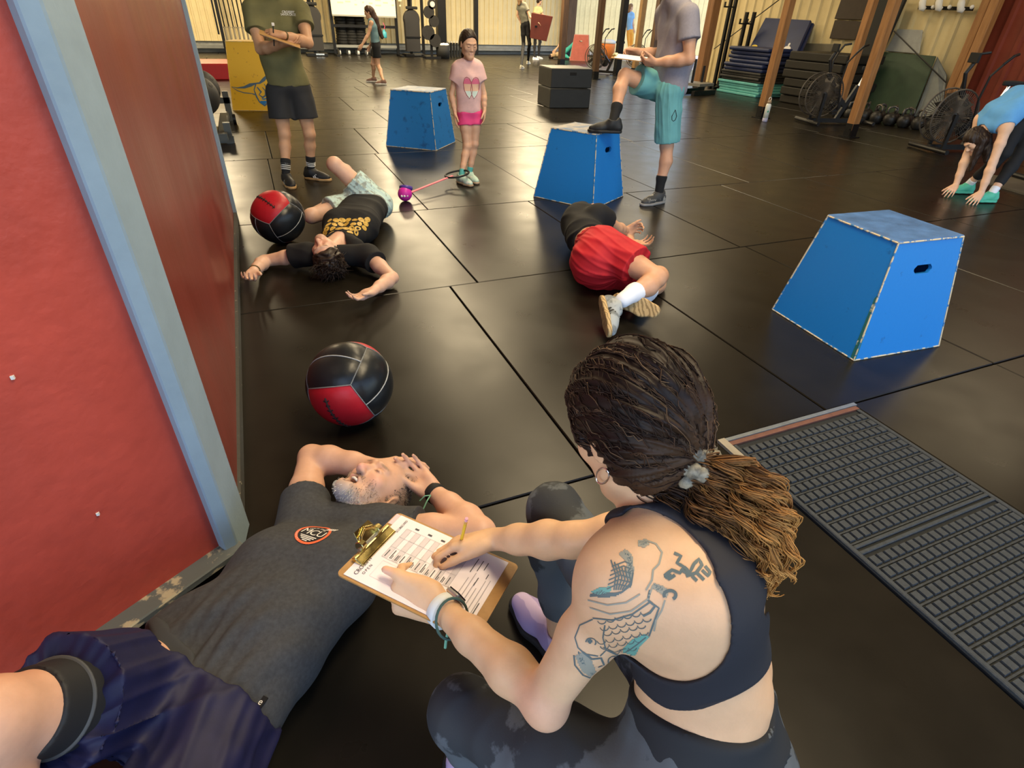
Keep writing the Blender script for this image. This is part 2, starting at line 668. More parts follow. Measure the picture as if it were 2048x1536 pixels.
def plyo_box(label, loc, rz, wb, db, wt, dt, h, side, top, edge, slots=True, green=False):
    t = thing('plyo_box', label, 'jump box', loc, rz)
    B = [V3(-wb / 2, -db / 2, 0), V3(wb / 2, -db / 2, 0), V3(wb / 2, db / 2, 0), V3(-wb / 2, db / 2, 0)]
    T = [V3(-wt / 2, -dt / 2, h), V3(wt / 2, -dt / 2, h), V3(wt / 2, dt / 2, h), V3(-wt / 2, dt / 2, h)]
    names = ('front_panel', 'side_panel', 'back_panel', 'side_panel')
    for i in range(4):
        j = (i + 1) % 4
        X = nz(B[j] - B[i])
        m = (B[i] + B[j]) / 2
        Y = nz((T[i] + T[j]) / 2 - m)
        L = np.linalg.norm((T[i] + T[j]) / 2 - m)
        a, b = np.linalg.norm(B[j] - B[i]) / 2, np.linalg.norm(T[j] - T[i]) / 2
        outer = [(-a, 0), (a, 0), (b, L), (-b, L)]
        if slots and i % 2 == 0:
            vs, fs = hole_panel(outer, slot(.0, L * .76, .12, .044), .018, m, X, Y)
            mkobj(names[i], vs, fs, side, t)
        else:
            MB().prism(outer, -.018, 0, m, X, Y).obj(names[i], side, t)
    tp = MB()
    tp.prism([(p[0] * 1.008, p[1] * 1.008) for p in T], h - .004, h + .008).obj('top_panel', top, t, bevel=.003, seg=1)
    e = MB()
    for i in range(4):
        e.tube([B[i] + V3(0, 0, .004), T[i]], .0045, 6)
        e.tube([T[i], T[(i + 1) % 4]], .0055, 6)
        e.tube([B[i] + V3(0, 0, .004), B[(i + 1) % 4] + V3(0, 0, .004)], .004, 6)
    e.obj('worn_edge', edge, t)
    if green:
        d = T[0] - B[0]
        MB().prism([(-.006, .01), (.022, .01), (.014, .33), (-.002, .36)], -.002, .0035, B[0], nz(B[3] - B[0]), nz(d)).obj('bare_strip', m_green, t)
    return t


b1 = np.array([G(1541, 620), G(1713, 721), G(1880, 692)])
cen = (b1[0] + b1[2]) / 2
ang = math.atan2(*(b1[2] - b1[1])[[1, 0]])
plyo_box('blue tapered jump box with bare worn corners, alone on the open floor', cen + V3(.0, .0, 0), ang, .60, .625, .43, .445, .595, m_blue, m_bluetop, m_edge, green=True)
b2 = np.array([G(1067, 394), G(1188, 419), G(1246, 391.5)])
cen2 = (b2[0] + b2[2]) / 2
ang2 = math.atan2(*(b2[2] - b2[1])[[1, 0]])
BOX2 = plyo_box('blue tapered jump box with a foot of the man in teal shorts on top', cen2, ang2 - .02, np.linalg.norm(b2[2] - b2[1]), np.linalg.norm(b2[0] - b2[1]), .43, .47, .61, m_blue, mat('dusty_top', (.36, .33, .30), .6, col2=(.10, .17, .30), vscale=8, thr=(.35, .6)), m_edge)
b3 = np.array([G(776, 291), G(869, 303), G(908, 285)])
cen3 = (b3[0] + b3[2]) / 2
ang3 = math.atan2(*(b3[2] - b3[1])[[1, 0]])
plyo_box('blue tapered jump box with a dusty top beside the girl in pink', cen3, ang3, np.linalg.norm(b3[2] - b3[1]), np.linalg.norm(b3[0] - b3[1]), .50, .53, .645, mat('darker_blue_paint', (.014, .17, .50), .45, col2=(.01, .09, .28), vscale=9, thr=(.3, .42)), mat('chalky_top', (.38, .38, .40), .6, col2=(.13, .2, .34), vscale=7, thr=(.35, .65)), m_edge)

# black soft box with seams
kb = np.array([G(1077, 205), G(1100, 217), G(1176, 217)])
bw, bd, bh = .82, .82, .67
cenk = (kb[0] + kb[2]) / 2
blkb = thing('soft_plyo_box', 'large black vinyl foam jump box with a seam around its middle', 'jump box', cenk, math.radians(-8))
m_vinyl = mat('black_vinyl', (.022, .022, .022), .5, var=.3, vscale=6, bump=.15, bscale=12)
MB().box((0, 0, .165), (bw, bd, .33)).obj('lower_section', m_vinyl, blkb, bevel=.015, seg=2)
MB().box((0, 0, .505), (bw, bd, .32)).obj('upper_section', m_vinyl, blkb, bevel=.015, seg=2)
MB().box((0, 0, .668), (bw * .985, bd * .985, .012)).obj('top_cover', mat('dusty_vinyl_top', (.14, .13, .10), .45, var=.3, vscale=6), blkb, bevel=.004)
e = MB()
for z in (.335, .665):
    e.tube([(-bw / 2, -bd / 2, z), (bw / 2, -bd / 2, z), (bw / 2, bd / 2, z), (-bw / 2, bd / 2, z)], .006, 6, closed=True)
e.obj('piping', mat('grey_piping', (.12, .12, .11), .5), blkb)
MB().box((0.02, -bd / 2 - .002, .585), (.13, .01, .05)).obj('handle_slot', m_dark, blkb, bevel=.003, seg=1)

# yellow box with the painted bull
yb = np.array([G(466, 221), G(552, 222)])
m_yel = mat('yellow_paint', (.72, .40, .018), .5, col2=(.42, .22, .02), vscale=14, thr=(.30, .36), bump=.06)
yw = np.linalg.norm(yb[1] - yb[0]) + .08
ycen = yb[0] + nz(yb[1] - yb[0]) * yw / 2
ydir = nz(yb[1] - yb[0])
yn = V3(-ydir[1], ydir[0], 0)
YB = plyo_box('yellow tapered jump box painted with a blue bull head', ycen + yn * .4, math.atan2(ydir[1], ydir[0]), yw, .8, .60, .55, .98, m_yel, mat('yellow_top', (.74, .50, .16), .5, var=.2), mat('yellow_edge', (.62, .45, .2), .6, col2=(.6, .33, .02), vscale=20, thr=(.4, .5)), slots=False)
m_bull = mat('blue_grey_marking', (.075, .12, .17), .6)
m_bull2 = mat('blue_chin', (.02, .16, .40), .6)


def stroke(mb, pts, w, o, X, Y, lift=.0025, th=.001):
    """tapered painted line on a flat face"""
    P = [np.array(p, float) for p in pts]
    n = len(P)
    V = []
    for i, p in enumerate(P):
        d = nz(P[min(i + 1, n - 1)] - P[max(i - 1, 0)])
        nn = V3(-d[1], d[0]) if False else np.array([-d[1], d[0]])
        wi = (w[i] if hasattr(w, '__len__') else w) / 2
        V += [p + nn * wi, p - nn * wi]
    Z = np.cross(X, Y)
    mb.add([o + X * v[0] + Y * v[1] + Z * lift for v in V], [(2 * i + 1, 2 * i + 3, 2 * i + 2, 2 * i) for i in range(n - 1)])


# painted bull on the front face (face plane: base mid, X across, Y up the slope)
fo = V3(0, -.4, 0)
fX = V3(1, 0, 0)
fY = nz(V3(0, -.275 + .4, .98))
bl = MB()
hx, hy = .085, .18
stroke(bl, [(hx - .42, hy + .17), (hx - .33, hy + .155), (hx - .22, hy + .165), (hx - .12, hy + .20), (hx - .03, hy + .225), (hx + .03, hy + .23), (hx + .10, hy + .28), (hx + .17, hy + .34), (hx + .21, hy + .45)], [.004, .014, .034, .05, .02, .026, .05, .035, .006], fo, fX, fY)
stroke(bl, [(hx - .42, hy + .17), (hx - .34, hy + .115), (hx - .24, hy + .085), (hx - .12, hy + .075), (hx - .07, hy + .06)], [.004, .012, .014, .012, .02], fo, fX, fY)
stroke(bl, [(hx - .03, hy + .22), (hx - .075, hy + .13), (hx - .055, hy + .03), (hx - .02, hy - .05), (hx + .05, hy - .10), (hx + .11, hy - .06)], [.02, .014, .026, .02, .03, .02], fo, fX, fY)
stroke(bl, [(hx - .02, hy + .17), (hx + .03, hy + .10), (hx - .01, hy + .06), (hx + .04, hy + .02), (hx + .09, hy + .05), (hx + .10, hy + .12), (hx + .06, hy + .17)], [.02, .03, .014, .03, .024, .02, .01], fo, fX, fY)
stroke(bl, [(hx + .10, hy + .22), (hx + .15, hy + .12), (hx + .13, hy + .02), (hx + .12, hy - .06)], [.012, .02, .022, .02], fo, fX, fY)
bl.obj('painted_bull_head', m_bull, YB)
b_ = MB()
stroke(b_, [(hx - .01, hy - .045), (hx + .04, hy - .06), (hx + .09, hy - .04)], [.03, .06, .03], fo, fX, fY, .003)
stroke(b_, [(hx + .02, hy + .0), (hx + .06, hy - .005), (hx + .10, hy + .01)], [.012, .022, .012], fo, fX, fY, .003)
b_.obj('painted_muzzle', m_bull2, YB)
# far red box
rb = G(1160, 122)
plyo_box('faded red tapered jump box by the open door', rb + V3(.2, .4, 0), -.55, .80, .75, .58, .55, .92, mat('faded_red', (.40, .10, .07), .6, var=.2), mat('faded_red_top', (.62, .25, .19), .6), mat('faded_edge', (.6, .3, .22), .6))

# red crash mat behind the partition
rm = thing('crash_mat', 'long red foam crash mat on the floor behind the yellow box', 'crash mat', G(440, 160) + V3(-1.1, .75, 0), .03)
MB().box((0, 0, .16), (3.0, 1.5, .32)).obj('body', mat('crash_red', (.46, .02, .02), .45, var=.1), rm, bevel=.02)
MB().box((0, 0, .325), (2.96, 1.46, .012)).obj('top_cover', mat('crash_top', (.66, .16, .10), .45, var=.1), rm, bevel=.004)

# ------------------------------------------------------------------ medicine balls
m_leath = mat('black_leather', (.014, .016, .018), .34, var=.3, vscale=9, bump=.12, bscale=26, rvar=.08)
m_rleath = mat('red_leather', (.46, .012, .022), .42, var=.2, vscale=9, bump=.15, bscale=26)
m_stitch = mat('grey_stitching', (.42, .43, .42), .7)


def cube_dir(f, u, v):
    a = V3(0, 0, 0)
    ax, sg = f // 2, 1 if f % 2 == 0 else -1
    a[ax] = sg
    a[(ax + 1) % 3] = math.tan(u * math.pi / 4)
    a[(ax + 2) % 3] = math.tan(v * math.pi / 4)
    return nz(a)


def med_ball(label, loc, r, R, laced=True):
    """six faces of a rounded cube, each split in two panels, like a sewn wall ball"""
    t = thing('medicine_ball', label, 'medicine ball', V3(loc[0], loc[1], 0))
    c = V3(0, 0, r * .985)
    n = 14
    st = MB()

    def pt(f, u, v, k=1.):
        d = R @ cube_dir(f, u, v)
        p = c + d * r * k
        p[2] = max(p[2], .0015)
        return p
    for f in range(6):
        halves = ((-1, 1, -1, 0), (-1, 1, 0, 1)) if f // 2 != 1 else ((-1, 1, -1, 1),)
        red = f // 2 == 1
        for u0, u1, v0, v1 in halves:
            nv = n if v1 - v0 > 1.5 else n // 2
            P = []
            for i in range(n + 1):
                for j in range(nv + 1):
                    u, v = u0 + (u1 - u0) * i / n, v0 + (v1 - v0) * j / nv
                    e_ = min(1 - abs(u), (v - v0), (v1 - v))
                    k = 1.0 + .035 * min(1, max(0, e_) * 3.2) ** .5 - .022
                    k += .004 * math.sin(u * 60 + v * 9) * max(0, 1 - max(0, e_) * 6)
                    P.append(pt(f, u, v, k))
            F = [(i * (nv + 1) + j, (i + 1) * (nv + 1) + j, (i + 1) * (nv + 1) + j + 1, i * (nv + 1) + j + 1) for i in range(n) for j in range(nv)]
            mkobj('red_panel' if red else 'black_panel', P, F, m_rleath if red else m_leath, t, smooth=True)
            if not red:
                st.tube([pt(f, u0 + (u1 - u0) * i / n, v0 if v0 > -.5 else v0, .984) for i in range(n + 1)], .0022, 5)
        for a in (-1, 1):
            st.tube([pt(f, a, -1 + 2 * i / n, .984) for i in range(n + 1)], .0022, 5)
            st.tube([pt(f, -1 + 2 * i / n, a, .984) for i in range(n + 1)], .0022, 5)
    st.obj('stitching', m_stitch, t)
    if laced:
        lc = MB()
        for f in (2,):
            for i in range(9):
                v = -.62 + .155 * i
                lc.tube([pt(f, v, -.10 + .03 * (i % 2), 1.012), pt(f, v + .05, 0, 1.022), pt(f, v, .10 - .03 * (i % 2), 1.012)], .0028, 5)
            lc.tube([pt(f, -.7 + .1 * i, 0, 1.014) for i in range(15)], .004, 5)
        lc.obj('lacing', mat('black_lace', (.02, .015, .015), .7), t)
    return t


def ball_axes(yv, xv):
    """rotation that carries the ball's y axis to yv"""
    y = nz(yv)
    x = nz(np.array(xv, float) - y * (y @ np.array(xv, float)))
    return np.stack([x, y, np.cross(x, y)], 1)


# nearer ball: the red face looks down towards the camera
cb = G(700, 765, .175)
med_ball('black and red leather medicine ball nearest the clipboard, red panel low', cb, .172, ball_axes(RM @ V3(-.15, -.76, .62), RM @ V3(.95, .1, .3)))
cb2 = G(556, 432, .19)
med_ball('black and red laced medicine ball beside the man in mint shorts', cb2, .185, ball_axes((-.38, -.45, .82), (.5, .2, .4)))
# the ball the woman in front sits on
med_ball('black and red medicine ball used as a seat by the crouching woman', (.475, .22), .152, ball_axes((-.8, .55, .2), (.3, .4, .9)), laced=False)

# ------------------------------------------------------------------ posts
def post(label, p, w, name='wooden_post', m=m_wood, base=True, h=4.6):
    t = thing(name, label, 'post', p)
    MB().box((0, 0, h / 2 + .05), (w, w, h - .1)).obj('shaft', m, t, bevel=.006, seg=1)
    if base:
        b = MB()
        b.box((0, 0, .008), (w * 1.7, w * 1.7, .016))
        for s in (-1, 1):
            b.box((s * (w / 2 + .004), 0, .10), (.008, w * .9, .2))
            b.cyl((s * (w / 2 + .006), -.03, .12), (s * (w / 2 + .018), -.03, .12), .012, n=6)
        b.box((0, -w / 2 - .004, .10), (w, .008, .2))
        b.obj('base_bracket', m_steel, t)
    return t


post('bare wooden post standing nearest the air bikes', G(1697, 274), .13)
post('bare wooden post with a water bottle at its foot', G(1521, 236), .135)
post('bare wooden post between the black board and the near post', (10.7, 8.72, 0), .13)
post('brown wooden post behind the man in the grey shirt', (10.75, 13.1, 0), .22, m=mat('brown_post', (.28, .13, .05), .55, var=.45, vscale=5, stretch=(3, 3, .35)))
post('dark post rising behind the black foam box', G(1122, 130), .20, 'dark_post', m_dwood)
post('dark post between the black foam box and the exercise bike', G(1189, 158), .155, 'dark_post', m_dwood)
post('pale brown post at the door beside the man in grey', G(1268, 150), .16, m=mat('pale_post', (.30, .17, .06), .6, var=.3, vscale=5))
post('dark steel post by the door next to the person in blue', G(1233, 150), .18, 'steel_post', m_steel)
post('dark door post behind the grey shirt', G(1300, 150), .2, 'dark_post', m_dwood)
q = post('weathered door jamb post where the far wall ends', V3(14.6, YF(14.6) - .35, 0), .42, 'door_post', mat('jamb_wood', (.15, .085, .045), .6, var=.5, vscale=5, stretch=(4, 4, .3)))
wpost = thing('wall_post', 'orange-brown timber post against the right wall beside the red sheeting', 'post', (12.5, 7.78, 0))
MB().box((0, -.09, 2.3), (.16, .15, 4.6)).obj('shaft', m_wood, wpost, bevel=.008, seg=1)
MB().box((.03, .09, 2.3), (.12, .15, 4.6)).obj('side_stud', m_wood, wpost, bevel=.008, seg=1)
wpost2 = thing('wall_post', 'second timber stud on the red wall behind the bending woman', 'post', (12.5, 5.9, 0))
MB().box((0, 0, 2.3), (.16, .22, 4.6)).obj('shaft', mat('stud_wood', (.30, .16, .05), .6, var=.3, vscale=5, stretch=(3, 3, .4)), wpost2, bevel=.008, seg=1)

# tie rods
tr = thing('brace_rod', 'thin steel tie rod slanting across the wall left of the bottle post', 'rod', (12.55, 12, 0))
MB().tube([PV(1563, -4, (12.4, 0, 0), (1, 0, 0)) - V3(12.55, 12, 0), PV(1428, 98, (12.4, 0, 0), (1, 0, 0)) - V3(12.55, 12, 0)], .012, 6).obj('rod', m_steel, tr)
tr2 = thing('brace_rod', 'thin steel tie rod slanting down over the green board', 'rod', (12.55, 9, 0))
MB().tube([PV(1788, 62, (12.3, 0, 0), (1, 0, 0)) - V3(12.55, 9, 0), PV(1892, 165, (12.3, 0, 0), (1, 0, 0)) - V3(12.55, 9, 0)], .012, 6).obj('rod', m_steel, tr2)
# ------------------------------------------------------------------ training gear along the walls
m_fan = mat('fan_cage', (.09, .075, .06), .5, .3)
m_bikeframe = mat('bike_frame', (.016, .015, .015), .4, .2)
m_grip = mat('grip_rubber', (.012, .012, .012), .7)
m_navy = mat('navy_vinyl', (.013, .022, .075), .45, var=.2, vscale=5)
m_teal = mat('teal_foam', (.12, .42, .40), .6, var=.2, vscale=9)
m_iron = mat('cast_iron', (.03, .028, .026), .42, .2, var=.3, vscale=20)


def air_bike(label, loc, rz):
    t = thing('air_bike', label, 'exercise bike', loc, rz, None)
    R = .34
    fc = V3(.12, 0, .47)
    for s in (-1, 1):
        g = MB()
        for k in range(1, 6):
            r = R * k / 5
            g.tube([fc + V3(r * math.cos(a), s * .10, r * math.sin(a)) for a in np.linspace(0, 2 * math.pi, 25)[:-1]], .0035 if k < 5 else .012, 5, closed=True)
        for k in range(60):
            a = 2 * math.pi * k / 60
            g.tube([fc + V3(.05 * math.cos(a), s * .115, .05 * math.sin(a)), fc + V3(R * math.cos(a), s * .10, R * math.sin(a))], .0036, 4)
        g.obj('fan_cage', m_fan, t)
    f = MB()
    for k in range(10):
        a = 2 * math.pi * k / 10
        f.box(fc + V3(.2 * math.cos(a), 0, .2 * math.sin(a)), (.2, .13, .004), rota((0, 1, 0), -a) @ rota((1, 0, 0), .5))
    f.cyl(fc - V3(0, .1, 0), fc + V3(0, .1, 0), .05)
    f.obj('fan', mat('fan_steel', (.10, .09, .08), .45, .5), t)
    MB().tube([(0, -.36, .045), (0, .36, .045)], .032, 10).obj('front_foot', m_bikeframe, t)
    MB().tube([(1.12, -.28, .045), (1.12, .28, .045)], .032, 10).obj('rear_foot', m_bikeframe, t)
    b = MB()
    b.bar((0, 0, .06), (1.12, 0, .06), .05, .07)
    b.bar((.12, .13, .06), (.12, .13, .5), .03, .05)
    b.bar((.12, -.13, .06), (.12, -.13, .5), .03, .05)
    b.bar((.55, 0, .07), (.78, 0, .62), .05, .07)
    b.bar((.13, .0, .80), (.62, 0, .30), .05, .06)
    b.tube([(.20, 0, .72), (.10, 0, 1.0), (.16, 0, 1.12)], .025)
    b.obj('frame', m_bikeframe, t)
    MB().cyl((.78, 0, .6), (.86, 0, .86), .02).obj('seat_post', m_chrome, t)
    s_ = MB()
    s_.prism([(-.14, -.02), (-.12, .03), (.06, .11), (.13, .10), (.14, -.0), (.13, -.10), (.06, -.11), (-.12, -.03)], 0, .06, (.88, 0, .86))
    s_.obj('seat', m_grip, t, bevel=.015, seg=2)
    for s in (-1, 1):
        h = MB()
        h.tube([(.42, s * .16, .25), (.30, s * .18, .70), (.30, s * .20, .98), (.38, s * .24, 1.12)], .014)
        h.tube([(.38, s * .24, 1.12), (.46, s * .26, 1.22), (.56, s * .22, 1.24)], .018)
        h.obj('swing_handle', m_bikeframe, t)
        c = MB()
        c.tube([(.45, 0, .30), (.45, s * .12, .30), (.45 + s * .12, s * .12, .30 + s * .10)], .014)
        c.box((.45 + s * .12, s * .19, .30 + s * .10), (.10, .09, .025))
        c.obj('pedal', m_bikeframe, t)
    MB().box((.14, 0, 1.18), (.04, .16, .12)).obj('console', m_grip, t, bevel=.008)
    MB().cyl((.45, -.04, .3), (.45, .04, .3), .10, n=20).obj('crank_wheel', m_bikeframe, t)
    return t


ab = air_bike('black fan bike between the bottle post and the nearest wooden post', G(1612, 247), -.27)
dup(ab, G(1853, 302), -.27, 'black fan bike against the red wall behind the bending woman')
dup(ab, G(2078, 372), -.3, 'black fan bike cut off at the right edge, by the bending woman')
dup(ab, G(1185, 146) + V3(0, .1, 0), -.9, 'black fan bike in front of the bright doorway beside the foam box')
dup(ab, G(1262, 142), -.9, 'black fan bike silhouetted behind the raised knee of the man in grey')


def kettlebell(label, p, s):
    t = thing('kettlebell', label, 'kettlebell', p, random.uniform(0, 3), 'kettlebells on the floor by the green board')
    MB().lathe([(.0, 0), (.055 * s, .0), (.085 * s, .03 * s), (.105 * s, .085 * s), (.10 * s, .13 * s), (.07 * s, .175 * s), (.03 * s, .19 * s), (0, .19 * s)], 18).obj('bell', m_iron, t, smooth=True)
    MB().tube([(-.055 * s, 0, .165 * s), (-.072 * s, 0, .22 * s), (-.06 * s, 0, .27 * s), (0, 0, .29 * s), (.06 * s, 0, .27 * s), (.072 * s, 0, .22 * s), (.055 * s, 0, .165 * s)], .0165 * s, 8).obj('handle', mat('worn_handle', (.10, .09, .08), .35, .7), t, smooth=True)
    return t


kw = ['first', 'second', 'third', 'fourth', 'fifth', 'sixth', 'seventh', 'eighth']
for i in range(8):
    kettlebell('cast-iron kettlebell, %s of the front row counted from the near wooden post' % kw[i], V3(10.45 + .055 * i, 8.50 - .235 * i, 0), 1.08)
for i in range(4):
    kettlebell('cast-iron kettlebell, %s in the rear row by the green board' % kw[i], V3(10.85 + .03 * i, 8.2 - .26 * i, 0), 1.05)


def slab(label, name, cat, c, size, m, rz=0., bevel=.015, group=None, edge=None):
    t = thing(name, label, cat, (c[0], c[1], c[2] - size[2] / 2), rz, group)
    MB().box((0, 0, size[2] / 2), size).obj('body', m, t, bevel=bevel, seg=2)
    return t


order = ['bottom', 'second', 'third', 'fourth', 'fifth', 'sixth', 'seventh', 'top']
z = 0
for i in range(5):
    slab('teal exercise mat at the foot of the mat stack, %s of its five' % ['lowest', 'second', 'third', 'fourth', 'topmost'][i], 'exercise_mat', 'exercise mat', (11.75 + random.uniform(-.03, .03), 12.25 + random.uniform(-.04, .04), z + .029), (1.0, 1.42, .055), m_teal, group='mats in the stack')
    z += .058
for i in range(4):
    slab('black exercise mat in the middle of the mat stack, %s of its four' % ['lowest', 'second', 'third', 'topmost'][i], 'exercise_mat', 'exercise mat', (11.78 + random.uniform(-.04, .04), 12.28 + random.uniform(-.05, .05), z + .027), (1.0, 1.38, .052), m_vinyl, group='mats in the stack')
    z += .055
for i in range(6):
    slab('navy folding mat near the top of the mat stack, %s of its six' % ['lowest', 'second', 'third', 'fourth', 'fifth', 'topmost'][i], 'folding_mat', 'exercise mat', (11.8 + random.uniform(-.05, .05), 12.22 + random.uniform(-.06, .06), z + .042), (1.0, 1.36, .081), m_navy, bevel=.03, group='mats in the stack')
    z += .085
ZT = z


def quad_board(name, label, cat, px, xs, th, m, push=None):
    """board given by its corners in the room (pixel rays cut with planes x = const)"""
    P = [PV(a, b, (xx, 0, 0), (1, 0, 0)) for (a, b), xx in zip(px, xs)]
    o = P[0]
    n = nz(np.cross(P[1] - P[0], P[3] - P[0]))
    if n[0] < 0:
        n = -n
    t = thing(name, label, cat, o)
    V = [p - o for p in P] + [p - o + n * th for p in P]
    mb = MB().add(V, [(0, 1, 2, 3), (7, 6, 5, 4), (0, 4, 5, 1), (1, 5, 6, 2), (2, 6, 7, 3), (3, 7, 4, 0)])
    mb.obj('board', m, t, bevel=.01, seg=1)
    return t, P, n


t, P, n = quad_board('folded_mat', 'big navy folded mat leaning on the wall above the stack', 'exercise mat', [(1496, 100), (1592, 108), (1622, 40), (1531, 35)], (11.95, 11.95, 12.5, 12.5), .07, m_navy)
V = [p - P[0] + n * .085 + V3(0, -.04, .0) for p in P]
mb = MB().add(V + [v + n * .07 for v in V], [(0, 1, 2, 3), (7, 6, 5, 4), (0, 4, 5, 1), (1, 5, 6, 2), (2, 6, 7, 3), (3, 7, 4, 0)])
mb.obj('folded_half', m_navy, t, bevel=.01, seg=1)
X, Y = nz(P[1] - P[0]), nz(P[3] - P[0])
for u, v, w, h, m, nm in ((.10, .12, .10, .045, mat('yellow_badge', (.62, .45, .05), .5), 'yellow_badge'), (.78, .12, .11, .075, mat('white_badge', (.62, .6, .58), .5), 'white_emblem')):
    o = P[0] + (P[1] - P[0]) * u + (P[3] - P[0]) * v - n * .004 - P[0]
    MB().prism([(w * math.cos(a), h * math.sin(a)) for a in np.linspace(0, 2 * math.pi, 17)[:-1]], -.002, .002, o, X, Y).obj(nm, m, t)
    if w > .105:
        MB().prism([(.03 * math.cos(a), h * 1.5 + .045 * math.sin(a)) for a in np.linspace(0, 2 * math.pi, 13)[:-1]], -.002, .002, o, X, Y).obj('white_emblem', m, t)
# stack of dark crash pads
z = 0
for i in range(6):
    slab('dark crash pad, %s of the pile behind the fan bike' % ['lowest', 'second', 'third', 'fourth', 'fifth', 'topmost'][i], 'crash_pad', 'crash mat', (11.75 + random.uniform(-.05, .05), 10.05 + random.uniform(-.05, .05), z + .085), (1.1, 1.5, .16), mat('dark_pad', (.014, .012, .009), .55, var=.3, vscale=4), bevel=.02, group='dark crash pads in the pile')
    z += .17
quad_board('wall_board', 'brown-black board on the right wall, upper of the two with a pale seam between', 'board', [(1668, 38), (1726, 40), (1738, -8), (1684, -8)], (12.64,) * 4, .05, mat('umber_board', (.045, .032, .022), .6, var=.2))
quad_board('wall_board', 'brown-black board on the right wall, lower of the two under the pale seam', 'board', [(1658, 77), (1710, 80), (1725, 43), (1669, 40)], (12.62,) * 4, .05, MATS['umber_board'])
quad_board('black_panel', 'tall black panel standing between the two bare wooden posts', 'board', [(1690, 160), (1765, 100), (1812, -6), (1752, -6)], (12.35,) * 4, .08, mat('black_board', (.012, .012, .011), .6))
quad_board('grey_board', 'small grey board low on the wall under the pale seam', 'board', [(1580, 122), (1650, 127), (1668, 88), (1600, 86)], (12.66,) * 4, .04, mat('khaki_board', (.16, .14, .10), .6, var=.2))
quad_board('green_board', 'dark green plywood board leaning behind the kettlebells', 'board', [(1716, 226), (1826, 228), (1872, 112), (1766, 103)], (12.1, 12.1, 12.5, 12.5), .03, mat('green_ply', (.030, .055, .028), .6, var=.35, vscale=3))
quad_board('grey_sheet', 'bare grey metal sheet leaning behind the green board', 'board', [(1828, 232), (1880, 240), (1894, 150), (1874, 112)], (12.2, 12.2, 12.55, 12.55), .02, mat('zinc_sheet', (.17, .18, .17), .5, .3, var=.3, vscale=4))
quad_board('patched_sheet', 'pale grey patch of bare sheeting above the green board', 'board', [(1770, 102), (1838, 108), (1845, 60), (1795, 58)], (12.66,) * 4, .02, mat('bare_patch', (.36, .36, .33), .6, var=.2))

# hook rail with white knobs
hr = thing('hook_rail', 'wall rail with white padded hooks high on the right wall', 'hook rail', PV(1890, 16, (12.6, 0, 0), (1, 0, 0)))
ho = PV(1890, 16, (12.6, 0, 0), (1, 0, 0))
MB().bar(PV(1838, 15, (12.6, 0, 0), (1, 0, 0)) - ho, PV(1946, 18, (12.6, 0, 0), (1, 0, 0)) - ho, .04, .06).obj('rail', m_steel, hr)
m_white = mat('white_pad', (.72, .70, .66), .6)
for px, py in ((1847, 9), (1880, 9), (1924, 12)):
    p = PV(px, py, (12.5, 0, 0), (1, 0, 0)) - ho
    MB().tube([p + V3(-.02, .03, .09), p + V3(-.05, .0, .04), p + V3(-.03, -.02, -.06), p + V3(0, -.07, -.08)], [.05, .062, .06, .04], 10).obj('padded_hook', m_white, hr, smooth=True)
for px, py in ((1866, 14), (1899, 14), (1944, 14)):
    p = PV(px, py, (12.5, 0, 0), (1, 0, 0)) - ho
    MB().ball(p, .035, 7).obj('knob', m_white, hr, smooth=True)

# squat stands by the brown post
stn = ['leftmost and tallest', 'second', 'third', 'fourth', 'rightmost']
for i, (bx, by, tx, ty) in enumerate(((1405, 150, 1440, 10), (1432, 150, 1460, -10), (1441, 150, 1478, -10), (1467, 150, 1483, 24), (1481, 150, 1497, 24))):
    xx = 12.05 if i > 2 else 11.6
    p0 = PV(bx, by, (xx, 0, 0), (1, 0, 0))
    p1 = PV(tx, ty, (xx, 0, 0), (1, 0, 0))
    hgt = p1[2]
    t = thing('squat_stand', 'black steel squat stand by the mat stack, %s of five' % stn[i], 'squat stand', (p0[0], p0[1], 0), 0, 'squat stands by the mat stack')
    MB().box((0, 0, hgt / 2), (.07, .07, hgt)).obj('upright', m_steel, t)
    MB().box((-.1, 0, hgt - .25), (.16, .05, .03)).box((-.17, 0, hgt - .2), (.02, .05, .11)).obj('bar_hook', m_steel, t)
    MB().box((0, 0, .03), (.34, .07, .06)).box((0, 0, .03), (.07, .2, .06)).obj('base', m_steel, t)
# low black sled with a grey deck at the post foot
t = thing('weight_sled', 'low black weight sled at the foot of the brown post', 'sled', (10.2, 12.2, 0), .3)
MB().box((0, 0, .05), (.9, .08, .1)).box((0, .5, .05), (.9, .08, .1)).obj('runner', m_steel, t)
MB().box((0, .25, .22), (.6, .6, .06)).obj('deck', mat('grey_deck', (.2, .19, .17), .5, .3), t)
MB().cyl((-.2, .25, .2), (-.2, .25, .75), .03).cyl((.2, .25, .2), (.2, .25, .6), .03).obj('plate_peg', m_steel, t)

